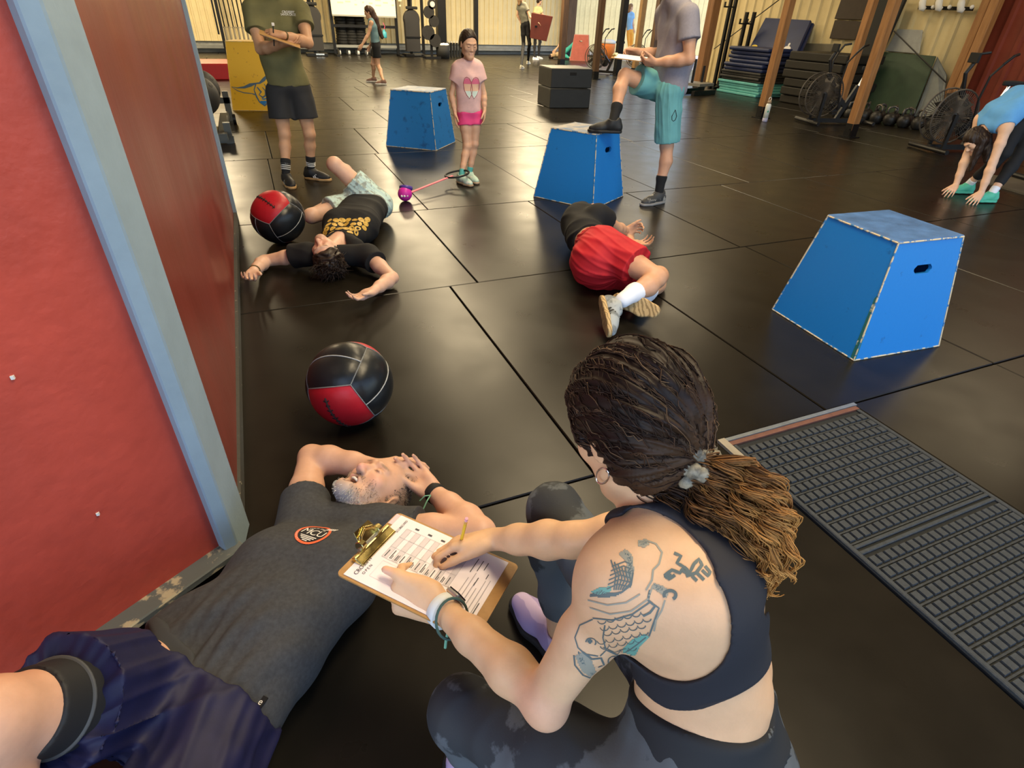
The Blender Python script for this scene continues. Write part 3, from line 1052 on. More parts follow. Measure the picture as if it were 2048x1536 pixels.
# white bottle at the post
wb = thing('water_bottle', 'white steel water bottle with a lavender base at the foot of a wooden post', 'bottle', G(1529, 243))
MB().lathe([(0, 0), (.044, 0), (.046, .01), (.046, .06)], 20).obj('lavender_base', mat('lavender', (.36, .35, .5), .5), wb, smooth=True)
MB().lathe([(.046, .06), (.046, .25), (.042, .28), (.032, .295)], 20).obj('body', mat('white_enamel', (.74, .76, .70), .4), wb, smooth=True)
MB().lathe([(.034, .295), (.034, .33), (.02, .345), (0, .345)], 16).obj('cap', mat('tan_cap', (.35, .24, .15), .5), wb, smooth=True)
MB().tube([(.0 + .03 * math.cos(a), 0, .365 + .03 * math.sin(a)) for a in np.linspace(0, 6.28, 13)[:-1]], .006, 6, closed=True).obj('carry_loop', m_white, wb)
MB().ball((-.02, -.043, .17), .018, 8, (1, .15, 1)).obj('green_badge', mat('bottle_green', (.05, .35, .2), .5), wb)

# ------------------------------------------------------------------ along the far wall
def rower(label, p, rz=0.):
    t = thing('rowing_machine', label, 'rowing machine', p, rz)
    MB().box((0, 0, .05), (.75, .5, .1)).obj('base_foot', m_steel, t, bevel=.01)
    MB().lathe([(0, -.1), (.30, -.1), (.33, -.05), (.33, .05), (.30, .1), (0, .1)], 22, (0, 0, 1.25), (0, 1, 0)).box((0, 0, .70), (.56, .2, 1.05), taper=1.05).obj('flywheel_housing', mat('housing', (.03, .028, .027), .5), t)
    MB().box((-.04, .1, 1.15), (.08, .1, 2.1)).obj('rail', m_steel, t)
    MB().cyl((.0, 0, 1.5), (.02, 0, 1.95), .045).obj('neck', m_steel, t)
    MB().box((.02, -.05, 2.05), (.28, .1, .26)).obj('monitor', m_grip, t, bevel=.02)
    MB().box((0, -.1, 1.62), (.46, .12, .10)).obj('seat', m_grip, t, bevel=.03)
    MB().box((0, -.1, .66), (.62, .06, .05)).obj('handle', m_steel, t)
    MB().box((.1, -.25, .07), (.3, .03, .05)).obj('foot_plate', m_chrome, t)
    return t


ro = rower('black rowing machine stood on end just right of the man in green', G(634, 112))
dup(ro, G(827, 113), .1, 'black rowing machine stood on end right of the whiteboard')
ty = V3(*G(730, 113)[:2], 0)


def at_y(px, py, y):
    return PV(px, py, (0, y, 0), (0, 1, 0))


rig = thing('pull_up_rig', 'black steel rig holding the whiteboard on the far wall', 'rig', (5.0, 25.6, 0))
r0 = V3(5.0, 25.6, 0)
pl, pr_ = at_y(672, 112, 25.6), at_y(797, 112, 25.6)
for nm, p in (('upright', pl), ('upright', pr_)):
    MB().box((p[0] - r0[0], 0, 2.3), (.10, .10, 4.6)).box((p[0] - r0[0], -.35, .03), (.1, .9, .06)).obj(nm, m_steel, rig)
for pz in (53, 93):
    p = at_y(735, pz, 25.6)
    MB().bar((pl[0] - r0[0], 0, p[2]), (pr_[0] - r0[0], 0, p[2]), .09, .09).obj('crossbar', m_steel if pz < 60 else mat('grey_bar', (.3, .3, .27), .4, .5), rig)
wbt = thing('whiteboard', 'big whiteboard hung on the steel rig', 'whiteboard', (5, 25.45, 1))
q0, q1 = at_y(664, 30, 25.45), at_y(792, 32, 25.45)
MB().box(((q0[0] + q1[0]) / 2 - 5, 0, q0[2] - 1 + .9), (q1[0] - q0[0], .03, 1.8)).obj('panel', mat('board_white', (.78, .76, .62), .4), wbt)
MB().box(((q0[0] + q1[0]) / 2 - 5, -.02, q0[2] - 1), (q1[0] - q0[0], .05, .05)).obj('tray', mat('tray_grey', (.3, .3, .27), .5), wbt)
sc = MB()
for i in range(9):
    for j in range(3):
        xx = q0[0] - 5 + .35 + i * .28
        zz = q0[2] - 1 + .72 - j * .16 + .05 * math.sin(i * 2.3)
        sc.box((xx, -.018, zz), (.14 + .08 * math.sin(i * 5 + j), .002, .05))
sc.obj('writing', mat('marker', (.62, .60, .40), .6), wbt)['kind'] = 'stuff'
plate = None
cn = 0
stk = [(686 + 18.5 * i) for i in range(3)]
pw = ['left', 'middle', 'third']
for i, px in enumerate(stk):
    p = at_y(px, 92, 25.9)
    for k in range(15):
        lab = 'black rubber bumper plate, number %s up in the %s stack under the whiteboard' % (['one', 'two', 'three', 'four', 'five', 'six', 'seven', 'eight', 'nine', 'ten', 'eleven', 'twelve', 'thirteen', 'fourteen', 'fifteen'][k], ['first', 'second', 'third'][i])
        if plate is None:
            plate = MB().lathe([(.03, 0), (.2, 0), (.225, .012), (.225, .078), (.2, .09), (.12, .082), (.03, .082)], 20).obj('bumper_plate', m_grip, None, smooth=False)
            o = plate
        else:
            o = plate.copy()
            COL.objects.link(o)
        o.location = (p[0] + random.uniform(-.015, .015), 25.9, .30 + .0925 * k)
        tag(o, lab, 'weight plate', 'bumper plates stacked under the whiteboard')
    d = thing('plate_dolly', 'low wheeled dolly under the %s stack of bumper plates' % ['first', 'second', 'third'][i], 'dolly', (p[0], 25.9, 0), 0, 'dollies under the plate stacks')
    MB().box((0, 0, .24), (.37, .37, .11)).obj('deck', m_steel, d)
    for sx in (-1, 1):
        MB().cyl((sx * .16 - .02, -.18, .09), (sx * .16 + .02, -.18, .09), .09, n=12).obj('wheel', mat('wheel_white', (.6, .6, .58), .4), d)
        MB().cyl((sx * .16 - .02, .18, .09), (sx * .16 + .02, .18, .09), .09, n=12).obj('wheel', MATS['wheel_white'], d)
jug = thing('water_jug', 'blue water jug hanging from the rig crossbar behind the long-haired girl', 'jug', at_y(769, 76, 25.5))
MB().lathe([(0, 0), (.09, 0), (.10, .03), (.10, .18), (.04, .24), (.035, .28), (0, .28)], 14).obj('body', mat('jug_blue', (.05, .33, .42), .35), jug, smooth=True)
MB().tube([(0, 0, .26), (.05, 0, .38), (0, .04, .5)], .012, 6).obj('strap', mat('jug_pink', (.6, .1, .2), .6), jug)

# barbell rack on the far left
bp0, bp1 = at_y(452, 100, 25.7), at_y(520, 100, 25.7)
br = thing('barbell_rack', 'black vertical barbell rack on the far wall behind the yellow box', 'rack', (bp0[0], 25.7, 0))
bw_ = bp1[0] - bp0[0]
MB().box((bw_ / 2, 0, .30), (bw_, .4, .16)).box((bw_ / 2, 0, .08), (bw_, .5, .1)).obj('base_tray', m_steel, br)
MB().box((0, 0, 1.3), (.1, .12, 2.6)).box((-.12, 0, 1.6), (.06, .08, 2.0)).obj('upright', m_steel, br)
MB().box((bw_ * .42, -.1, 1.75), (bw_ * .9, .06, .09)).obj('holder_bar', m_steel, br)
bno = ['first', 'second', 'third', 'fourth', 'fifth', 'sixth', 'seventh', 'eighth']
for i in range(8):
    t = thing('barbell', 'steel barbell standing upright in the far rack, %s from the rack post' % bno[i], 'barbell', (bp0[0] + .12 + (bw_ - .15) * i / 7, 25.68, .38), 0, 'barbells standing in the far rack')
    MB().cyl((0, 0, .42), (-.03, 0, 2.3), .022, n=8).obj('shaft', m_steel, t)
    MB().cyl((0, 0, 0), (0, 0, .42), .035, n=8).cyl((0, 0, .42), (0, 0, .46), .055, n=8).obj('sleeve', mat('sleeve_steel', (.35, .32, .26), .35, .8), t)

# things right of the second rower
t = thing('dumbbell_tree', 'small rack of round weights beside the black column', 'weight rack', G(864, 117))
MB().box((0, 0, .9), (.08, .08, 1.8)).box((0, 0, .04), (.6, .5, .08)).obj('stand', m_steel, t)
for dx, zz, r in ((.05, 1.75, .16), (-.08, 1.5, .20), (.10, 1.22, .19), (-.14, .85, .24), (.12, .60, .22)):
    MB().lathe([(.0, -.05), (r, -.05), (r, .05), (.04, .05)], 16, (dx, -.12, zz), (0, 1, 0)).obj('weight', m_iron, t)
MB().cyl((.05, -.20, 1.75), (.05, -.14, 1.75), .09, n=14).obj('white_cap', mat('cap_white', (.6, .55, .45), .5), t)
t = thing('chalk_bucket', 'black bucket heaped with white towels beside the round weights', 'bucket', G(871, 114) + V3(.05, -.9, 0))
MB().lathe([(0, 0), (.24, 0), (.28, .45), (.26, .45)], 16).obj('tub', m_grip, t, smooth=True)
tw = MB()
for i in range(6):
    tw.ball((.16 * math.cos(i * 1.05), .16 * math.sin(i * 1.05), .47), .08, 6, (1.2, 1, .7))
tw.obj('towels', m_white, t, smooth=True)
post('thick black steel column left of the girl in pink', at_y(884, 110, 25.2) * V3(1, 1, 0), .34, 'steel_column', m_steel, base=False)
post('slim black steel column directly behind the girl in pink', at_y(952, 112, 25.0) * V3(1, 1, 0), .16, 'steel_column', m_steel, base=False)
post('thin black steel upright left of the round weights', at_y(848, 112, 25.4) * V3(1, 1, 0), .10, 'steel_column', m_steel, base=False)
post('thin black steel upright just right of the man in green', at_y(640, 110, 25.6) * V3(1, 1, 0), .07, 'steel_column', m_steel, base=False)
for i in range(6):
    p = at_y(897 + 5.6 * i, 108, 25.3) * V3(1, 1, 0)
    t = thing('foam_roller', 'short black roller standing in a row by the column, %s from the column' % bno[i], 'foam roller', p, 0, 'rollers standing by the far column')
    MB().cyl((0, 0, 0), (0, 0, .5), .05, n=10).obj('core', m_grip, t)
    MB().cyl((0, 0, .5), (0, 0, .56), .035, n=10).obj('pale_cap', MATS['cap_white'], t)

# low ball rack at the end of the red partition
rk = thing('ball_rack', 'low steel ball rack half hidden behind the red partition', 'rack', (-.42, 9.2, 0))
MB().box((0, 0, .10), (.10, 2.2, .08)).box((-.5, 0, .10), (.10, 2.2, .08)).obj('rail', mat('rack_grey', (.10, .10, .09), .45, .4), rk)
MB().box((-.2, .9, .28), (.62, .08, .08)).box((.06, .9, .2), (.08, .08, .4)).obj('end_frame', MATS['rack_grey'], rk)
MB().box((.06, -.9, .12), (.08, .08, .24)).box((-.2, -.9, .05), (.62, .1, .08)).obj('end_frame', MATS['rack_grey'], rk)
MB().cyl((.10, .55, .07), (.14, .55, .07), .07, n=14).obj('caster', m_steel, rk)
for i, (yy, zz) in enumerate(((10.1, .44), (9.45, .42))):
    t = thing('slam_ball', 'large grey-black slam ball on the low rack, the %s one' % ['farther', 'nearer'][i], 'slam ball', (-.66, yy, zz - .26))
    MB().ball((0, 0, .25), .25, 14).obj('shell', mat('slam_rubber', (.03, .028, .026), .6, var=.3, vscale=6), t, smooth=True)
    MB().lathe([(0, 0), (.035, 0), (.035, .006), (0, .006)], 10, (.17, -.1, .39), nz((.7, -.4, .56))).obj('valve', m_grip, t)

# orange drum with white lid outside, by the door
t = thing('drinks_cooler', 'orange drinks cooler with a white lid standing in the bright doorway', 'cooler', G(1213, 118))
MB().lathe([(0, 0), (.30, 0), (.33, .5), (.31, .62)], 18).obj('tub', mat('cooler_orange', (.75, .20, .03), .5), t, smooth=True)
MB().lathe([(.33, .60), (.34, .68), (.2, .75), (0, .76)], 18).obj('lid', m_white, t, smooth=True)

# low platform edge under the bike at the right
pf = thing('rubber_platform', 'low grey-brown rubber platform under the fan bike at the right edge', 'platform', G(2010, 372))
po0 = G(2010, 372)
poly = [G(1948, 361) - po0, G(2110, 408) - po0, G(2110, 366) - po0, G(1957, 350) - po0]
MB().prism([(p[0], p[1]) for p in poly], 0, .018).obj('deck', mat('platform_deck', (.10, .085, .06), .6, var=.2), pf)
# ------------------------------------------------------------------ bodies: smooth blended volumes turned into one surface
class Fig:
    def __init__(s):
        s.P = []

    def cone(s, a, b, ra, rb=None, k=.02, n=None, q=1., cut=None, sub=False, g=''):
        s.P.append(dict(t='c', a=np.array(a, float), b=np.array(b, float), ra=ra, rb=ra if rb is None else rb, k=k, n=None if n is None else nz(n), q=q, cut=cut, sub=sub, g=g))
        return s

    def ell(s, c, r, ax=None, k=.02, cut=None, sub=False, g=''):
        s.P.append(dict(t='e', a=np.array(c, float), r=np.array(r, float) * np.ones(3), ax=np.eye(3) if ax is None else np.array(ax, float), k=k, cut=cut, sub=sub, g=g))
        return s


def pick(fig, groups, inflate=0., k=None, cut=None):
    out = []
    for p in fig.P:
        if p['g'] in groups and not p['sub']:
            d = dict(p)
            if p['t'] == 'c':
                d['ra'], d['rb'] = p['ra'] + inflate, p['rb'] + inflate
            else:
                d['r'] = p['r'] + inflate
            if k:
                d['k'] = k
            if cut is not None:
                d['cut'] = cut
            out.append(d)
    return out


def prim_box(p):
    if p['t'] == 'c':
        r = max(p['ra'], p['rb'])
        return np.minimum(p['a'], p['b']) - r, np.maximum(p['a'], p['b']) + r
    e = np.sqrt(((p['ax'] * p['r']) ** 2).sum(1))
    return p['a'] - e, p['a'] + e


def prim_sd(p, X, Y, Z):
    a = p['a']
    x, y, z = X - a[0], Y - a[1], Z - a[2]
    if p['t'] == 'c':
        ba = p['b'] - a
        if p['n'] is not None and p['q'] != 1:
            n, q = p['n'], p['q'] - 1
            t = x * n[0] + y * n[1] + z * n[2]
            x, y, z = x + q * t * n[0], y + q * t * n[1], z + q * t * n[2]
            ba = ba + q * (ba @ n) * n
        L2 = ba @ ba + 1e-12
        h = np.clip((x * ba[0] + y * ba[1] + z * ba[2]) / L2, 0, 1)
        d = np.sqrt((x - h * ba[0]) ** 2 + (y - h * ba[1]) ** 2 + (z - h * ba[2]) ** 2) - (p['ra'] + (p['rb'] - p['ra']) * h)
    else:
        A, r = p['ax'], p['r']
        u = x * A[0, 0] + y * A[1, 0] + z * A[2, 0]
        v = x * A[0, 1] + y * A[1, 1] + z * A[2, 1]
        w = x * A[0, 2] + y * A[1, 2] + z * A[2, 2]
        k0 = np.sqrt((u / r[0]) ** 2 + (v / r[1]) ** 2 + (w / r[2]) ** 2)
        k1 = np.sqrt((u / r[0] ** 2) ** 2 + (v / r[1] ** 2) ** 2 + (w / r[2] ** 2) ** 2) + 1e-9
        d = k0 * (k0 - 1) / k1
    if p['cut'] is not None:
        cs = p['cut'] if isinstance(p['cut'], list) else [p['cut']]
        for c0, cn in cs:
            d = np.maximum(d, (X - c0[0]) * cn[0] + (Y - c0[1]) * cn[1] + (Z - c0[2]) * cn[2])
    return d


def surface(prims, h, cuts=(), smooth=2):
    lo = np.min([prim_box(p)[0] for p in prims if not p['sub']], 0) - 3 * h
    hi = np.max([prim_box(p)[1] for p in prims if not p['sub']], 0) + 3 * h
    n = np.ceil((hi - lo) / h).astype(int) + 1
    D = np.full(n, 1., np.float32)
    gx = [(lo[i] + h * np.arange(n[i])).astype(np.float32) for i in range(3)]
    for p in prims:
        b0, b1 = prim_box(p)
        m = p['k'] + 3 * h
        i0 = np.clip(np.floor((b0 - m - lo) / h).astype(int), 0, n)
        i1 = np.clip(np.ceil((b1 + m - lo) / h).astype(int) + 1, 0, n)
        if (i1 <= i0).any():
            continue
        sl = tuple(slice(a, b) for a, b in zip(i0, i1))
        X = gx[0][sl[0]][:, None, None]
        Y = gx[1][sl[1]][None, :, None]
        Z = gx[2][sl[2]][None, None, :]
        d = prim_sd(p, X, Y, Z)
        B = D[sl]
        k = p['k']
        if p['sub']:
            d = -d
            hh = np.maximum(k - np.abs(d - B), 0) / k if k > 0 else 0
            D[sl] = np.maximum(d, B) + hh * hh * k * .25
        else:
            hh = np.maximum(k - np.abs(d - B), 0) / k if k > 0 else 0
            D[sl] = np.minimum(d, B) - hh * hh * k * .25
    for c0, cn in cuts:
        D = np.maximum(D, (gx[0][:, None, None] - c0[0]) * cn[0] + (gx[1][None, :, None] - c0[1]) * cn[1] + (gx[2][None, None, :] - c0[2]) * cn[2])
    D[0], D[-1], D[:, 0], D[:, -1], D[:, :, 0], D[:, :, -1] = 1, 1, 1, 1, 1, 1
    return nets(D, lo, h, smooth)


def nets(D, lo, h, smooth):
    S = D < 0
    nx, ny, nz_ = D.shape
    cnt = np.zeros((nx - 1, ny - 1, nz_ - 1), np.uint8)
    for i in (0, 1):
        for j in (0, 1):
            for k in (0, 1):
                cnt += S[i:nx - 1 + i, j:ny - 1 + j, k:nz_ - 1 + k]
    act = (cnt > 0) & (cnt < 8)
    I = np.argwhere(act)
    idx = np.full(act.shape, -1, np.int32)
    idx[act] = np.arange(len(I))
    C = np.stack([D[I[:, 0] + i, I[:, 1] + j, I[:, 2] + k] for i in (0, 1) for j in (0, 1) for k in (0, 1)], 1)
    acc = np.zeros((len(I), 3))
    num = np.zeros(len(I))
    for a in range(8):
        for ax, bit in ((0, 4), (1, 2), (2, 1)):
            if a & bit:
                continue
            b = a | bit
            va, vb = C[:, a], C[:, b]
            m = (va < 0) != (vb < 0)
            t = np.where(m, va / (va - vb + 1e-12), 0)
            pa = np.array([(a >> 2) & 1, (a >> 1) & 1, a & 1], float)
            P = np.tile(pa, (len(I), 1))
            P[:, ax] += t
            acc += P * m[:, None]
            num += m
    V = lo + h * (I + acc / num[:, None])
    Q = []
    for ax in range(3):
        sl0 = [slice(1, -1)] * 3
        sl1 = [slice(1, -1)] * 3
        sl0[ax] = slice(0, -1)
        sl1[ax] = slice(1, None)
        s0, s1 = S[tuple(sl0)], S[tuple(sl1)]
        E = np.argwhere(s0 != s1)
        off = np.array([1, 1, 1])
        off[ax] = 0
        E = E + off
        flip = S[E[:, 0], E[:, 1], E[:, 2]]
        u, w = (ax + 1) % 3, (ax + 2) % 3
        du, dw = np.eye(3, dtype=int)[u], np.eye(3, dtype=int)[w]
        q = np.stack([idx[tuple((E - du - dw).T)], idx[tuple((E - dw).T)], idx[tuple(E.T)], idx[tuple((E - du).T)]], 1)
        q[~flip] = q[~flip][:, ::-1]
        Q.append(q)
    Q = np.concatenate(Q)
    for _ in range(smooth):
        V = relax(V, Q, .55)
    return V, Q


def relax(V, Q, f):
    n = len(V)
    a = np.concatenate([Q[:, 0], Q[:, 1], Q[:, 2], Q[:, 3], Q[:, 1], Q[:, 2], Q[:, 3], Q[:, 0]])
    b = np.concatenate([Q[:, 1], Q[:, 2], Q[:, 3], Q[:, 0], Q[:, 0], Q[:, 1], Q[:, 2], Q[:, 3]])
    c = np.bincount(a, minlength=n)[:, None] + 1e-9
    M = np.stack([np.bincount(a, V[b, i], n) for i in range(3)], 1) / c
    return V + f * (M - V)


def vnormals(V, Q):
    fn = np.cross(V[Q[:, 2]] - V[Q[:, 0]], V[Q[:, 3]] - V[Q[:, 1]])
    N = np.zeros_like(V)
    for i in range(4):
        for j in range(3):
            N[:, j] += np.bincount(Q[:, i], fn[:, j], len(V))
    return N / (np.linalg.norm(N, axis=1, keepdims=True) + 1e-12)


def folds(amp, freq, seed=0, axis=None, aniso=.25):
    """cloth creases: ridged waves, long along axis"""
    r = np.random.default_rng(seed)
    D = r.normal(size=(5, 3))
    ph = r.uniform(0, 6.28, 5)
    fr = freq * r.uniform(.6, 1.5, 5)

    def f(V, N):
        P = V.copy()
        if axis is not None:
            a = nz(axis)
            P = P - np.outer(P @ a, a) * (1 - aniso)
        o = np.zeros(len(V))
        for i in range(5):
            d = D[i] / np.linalg.norm(D[i])
            w = np.sin(P @ np.roll(d, 1) * fr[i] * .4 + ph[i]) * 1.3 + .7 * np.sin(P @ np.roll(d, 2) * fr[i] * .7 + ph[i])
            q = np.sin(P @ d * fr[i] * .7 + w + ph[i] * 2)
            o += 1.6 * np.exp(-(q / .45) ** 2) - .55
        return V + N * (amp * o / 2.4)[:, None]
    return f


def pleats(c, axis, n, amp, reach, ph=0.):
    """soft folds that run along an axis"""
    u, v, w = basis(axis)

    def f(V, N):
        d = V - np.array(c)
        a = np.arctan2(d @ v, d @ u)
        t = d @ w
        r = np.linalg.norm(d, axis=1)
        q = np.sin(n * a + 1.2 * np.sin(t * 5 + ph) + ph)
        q2 = np.sin(n * 1.7 * a - 1.0 * np.sin(t * 7 + 1) + 2 * ph)
        o = (1.5 * np.exp(-(q / .5) ** 2) - .6) + .6 * (1.5 * np.exp(-(q2 / .5) ** 2) - .6)
        return V + N * (amp * o * np.clip(1.6 - r / reach, 0, 1))[:, None]
    return f


def skin_mesh(name, prims, h, material, parent, cuts=(), smooth=2, disp=None, color=None, paints=(), floor_z=None):
    V, Q = surface(prims, h, cuts, smooth)
    if disp is not None:
        for dfn in (disp if isinstance(disp, (list, tuple)) else [disp]):
            V = dfn(V, vnormals(V, Q))
    if floor_z is not None:
        V[:, 2] = np.maximum(V[:, 2], floor_z)
    base = np.array(parent.matrix_world.translation if parent.parent is None and False else parent.location) if parent is not None else V3(0, 0, 0)
    if parent is not None and parent.parent is not None:
        base = base + np.array(parent.parent.location)
    me = bpy.data.meshes.new(name)
    me.vertices.add(len(V))
    me.vertices.foreach_set('co', (V - base).astype(np.float32).ravel())
    me.loops.add(len(Q) * 4)
    me.loops.foreach_set('vertex_index', Q.astype(np.int32).ravel())
    me.polygons.add(len(Q))
    me.polygons.foreach_set('loop_start', np.arange(0, len(Q) * 4, 4, dtype=np.int32))
    me.polygons.foreach_set('loop_total', np.full(len(Q), 4, np.int32))
    me.polygons.foreach_set('use_smooth', np.ones(len(Q), bool))
    me.materials.append(material)
    me.update(calc_edges=True)
    if color is not None:
        Cc = np.tile(np.array([*color, 1.]), (len(V), 1))
        for (c, r, A, cl, st) in paints:
            d = (V - np.array(c)) @ (np.eye(3) if A is None else A) / r
            w = np.clip(1.25 - np.linalg.norm(d, axis=1), 0, .5) * 2 * st
            w = w[:, None]
            Cc[:, :3] = Cc[:, :3] * (1 - w) + np.array(cl) * w
        at = me.color_attributes.new('Col', 'FLOAT_COLOR', 'POINT')
        at.data.foreach_set('color', Cc.astype(np.float32).ravel())
    o = bpy.data.objects.new(name, me)
    COL.objects.link(o)
    o.parent = parent
    o_surf[o.name] = (V, Q)
    return o


o_surf = {}


def tree(o):
    V, Q = o_surf[o.name]
    return BVHTree.FromPolygons(V.tolist(), Q.tolist())


# ---- anatomy
def arm(F, sh, el, wr, s=1., side='L', m=1.):
    u = el - sh
    F.ell(sh + u * .06, (.055 * s * m, .055 * s * m, .06 * s), k=.03 * s, g='ua' + side)
    F.cone(sh, sh + u * .5, .049 * s * m, .047 * s * m, k=.03 * s, g='ua' + side)
    F.cone(sh + u * .5, el, .047 * s * m, .038 * s * m, k=.02 * s, g='ua' + side)
    f = wr - el
    F.cone(el, el + f * .28, .038 * s * m, .0435 * s * m, k=.02 * s, g='fa' + side)
    F.cone(el + f * .28, el + f * .65, .0435 * s * m, .035 * s * m, k=.02 * s, g='fa' + side)
    F.cone(el + f * .65, wr, .035 * s * m, .0265 * s * m, k=.02 * s, g='fa' + side)


def leg(F, hp, kn, an, s=1., side='L', m=1., back=None):
    u = kn - hp
    f = an - kn
    if back is None:
        back = nz(-nz(np.cross(np.cross(u, f), f)) if np.linalg.norm(np.cross(u, f)) > .02 else V3(0, 1, 0))
    F.cone(hp, hp + u * .45, .088 * s * m, .076 * s * m, k=.04 * s, g='th' + side)
    F.cone(hp + u * .45, kn, .076 * s * m, .055 * s * m, k=.03 * s, g='th' + side)
    F.ell(kn - back * .008, .056 * s * m, k=.02 * s, g='sh' + side)
    F.cone(kn, kn + f * .32 + back * .014 * s, .051 * s * m, .055 * s * m, k=.02 * s, g='sh' + side)
    F.cone(kn + f * .32 + back * .014 * s, kn + f * .68, .055 * s * m, .040 * s * m, k=.02 * s, g='sh' + side)
    F.cone(kn + f * .68, an, .040 * s * m, .034 * s * m, k=.02 * s, g='sh' + side)


def torso(F, nb, cc, be, pc, shL, shR, fr, s=1., w=1., wst=1., hip=1.):
    """neck base, chest, belly, pelvis; fr points out of the chest"""
    sd = nz(shR - shL)
    fr = nz(fr - sd * (fr @ sd))
    for t in (-1, 1):
        F.cone(pc + sd * t * .070 * s * hip, be + sd * t * .062 * s * wst, .100 * s, .092 * s * wst, k=.05 * s, n=fr, q=1.05, g='to')
        F.cone(be + sd * t * .062 * s * wst, cc + sd * t * .082 * s * w, .092 * s * wst, .102 * s, k=.05 * s, n=fr, q=1.03, g='to')
        F.cone(cc + sd * t * .080 * s * w, nb + sd * t * .075 * s * w - (nb - cc) * .25, .098 * s, .062 * s, k=.05 * s, g='to')
    F.cone(pc, cc, .10 * s, .11 * s, k=.05 * s, n=fr, q=1.1, g='to')
    F.cone(shL + sd * .012 * s, shR - sd * .012 * s, .052 * s, k=.05 * s, g='to')
    F.cone(nb, nb * .45 + shL * .55, .05 * s, .045 * s, k=.05 * s, g='to')
    F.cone(nb, nb * .45 + shR * .55, .05 * s, .045 * s, k=.05 * s, g='to')


def head(F, c, f, u, nb, s=1., mouth=0., fem=False, nk=1., eyes=True, soft=False):
    f = nz(f)
    u = nz(u - f * (u @ f))
    l = np.cross(u, f)
    A = np.stack([l, f, u], 1)
    P = lambda x, y, z: c + s * (l * x + f * y + u * z)
    r = lambda *q: tuple(s * k for k in q)
    F.cone(nb, P(0, -.022, -.055), .054 * s * nk, .055 * s * nk, k=.03 * s, g='nk')
    F.ell(P(0, -.012, .028), r(.074, .094, .090), A, k=.02, g='hd')
    F.ell(P(0, .030, -.015), r(.066, .060, .085), A, k=.03 * s, g='hd')
    F.cone(P(.038, .012, -.058), P(.012, .070, -.098), .030 * s, .022 * s, k=.03 * s, g='hd')
    F.cone(P(-.038, .012, -.058), P(-.012, .070, -.098), .030 * s, .022 * s, k=.03 * s, g='hd')
    F.ell(P(0, .074, -.098), r(.024, .020, .018), A, k=.02 * s, g='hd')
    for t in (-1, 1):
        F.ell(P(.040 * t, .062, -.020), r(.024, .020, .022), A, k=.02 * s, g='hd')
        F.cone(P(.012 * t, .090, .028), P(.042 * t, .076, .026), (.006 if soft else .010) * s, (.006 if soft else .009) * s, k=.014 * s, g='hd')
    F.cone(P(0, .084 if not soft else .080, .012), P(0, .108 if not soft else .097, -.030), (.0085 if not soft else .006) * s, (.0125 if not soft else .0095) * s, k=.012 * s, g='hd')
    for t in (-1, 1):
        F.ell(P(.011 * t, .098 if not soft else .089, -.035), r(.0085, .010, .008) if not soft else r(.006, .008, .006), A, k=.008 * s, g='hd')
        F.ell(P(.033 * t, .097, .006), r(.017, .016 if not soft else .010, .011), A, k=.010 * s, sub=True, g='hd')
        F.ell(P(.032 * t, .079, .004), r(.0155, .0125, .0105), A, k=.003 * s, g='hd')
        B = A @ rota((0, 0, 1), -t * .35)
        F.ell(P(.076 * t, -.010, -.006), r(.008, .019, .031), B, k=.008 * s, g='hd')
        F.ell(P(.088 * t, -.004, -.004), r(.008, .010, .018), B, k=.006 * s, sub=True, g='hd')
    if mouth > 0:
        F.cone(P(-.016, .086, -.056), P(.016, .086, -.056), .0075 * s, k=.010 * s, g='hd')
        F.cone(P(-.014, .084, -.072 - mouth), P(.014, .084, -.072 - mouth), .008 * s, k=.012 * s, g='hd')
        F.ell(P(0, .092, -.064 - mouth * .5), r(.020, .026, .006 + mouth * .8), A, k=.005 * s, sub=True, g='hd')
    else:
        F.cone(P(-.016, .085, -.060), P(.016, .085, -.060), .0065 * s, k=.008 * s, g='hd')
        F.cone(P(-.013, .084, -.072), P(.013, .084, -.072), .0075 * s, k=.008 * s, g='hd')
        if not soft:
            F.ell(P(0, .098, -.0655), r(.020, .008, .0018), A, k=.003 * s, sub=True, g='hd')
    return P, A


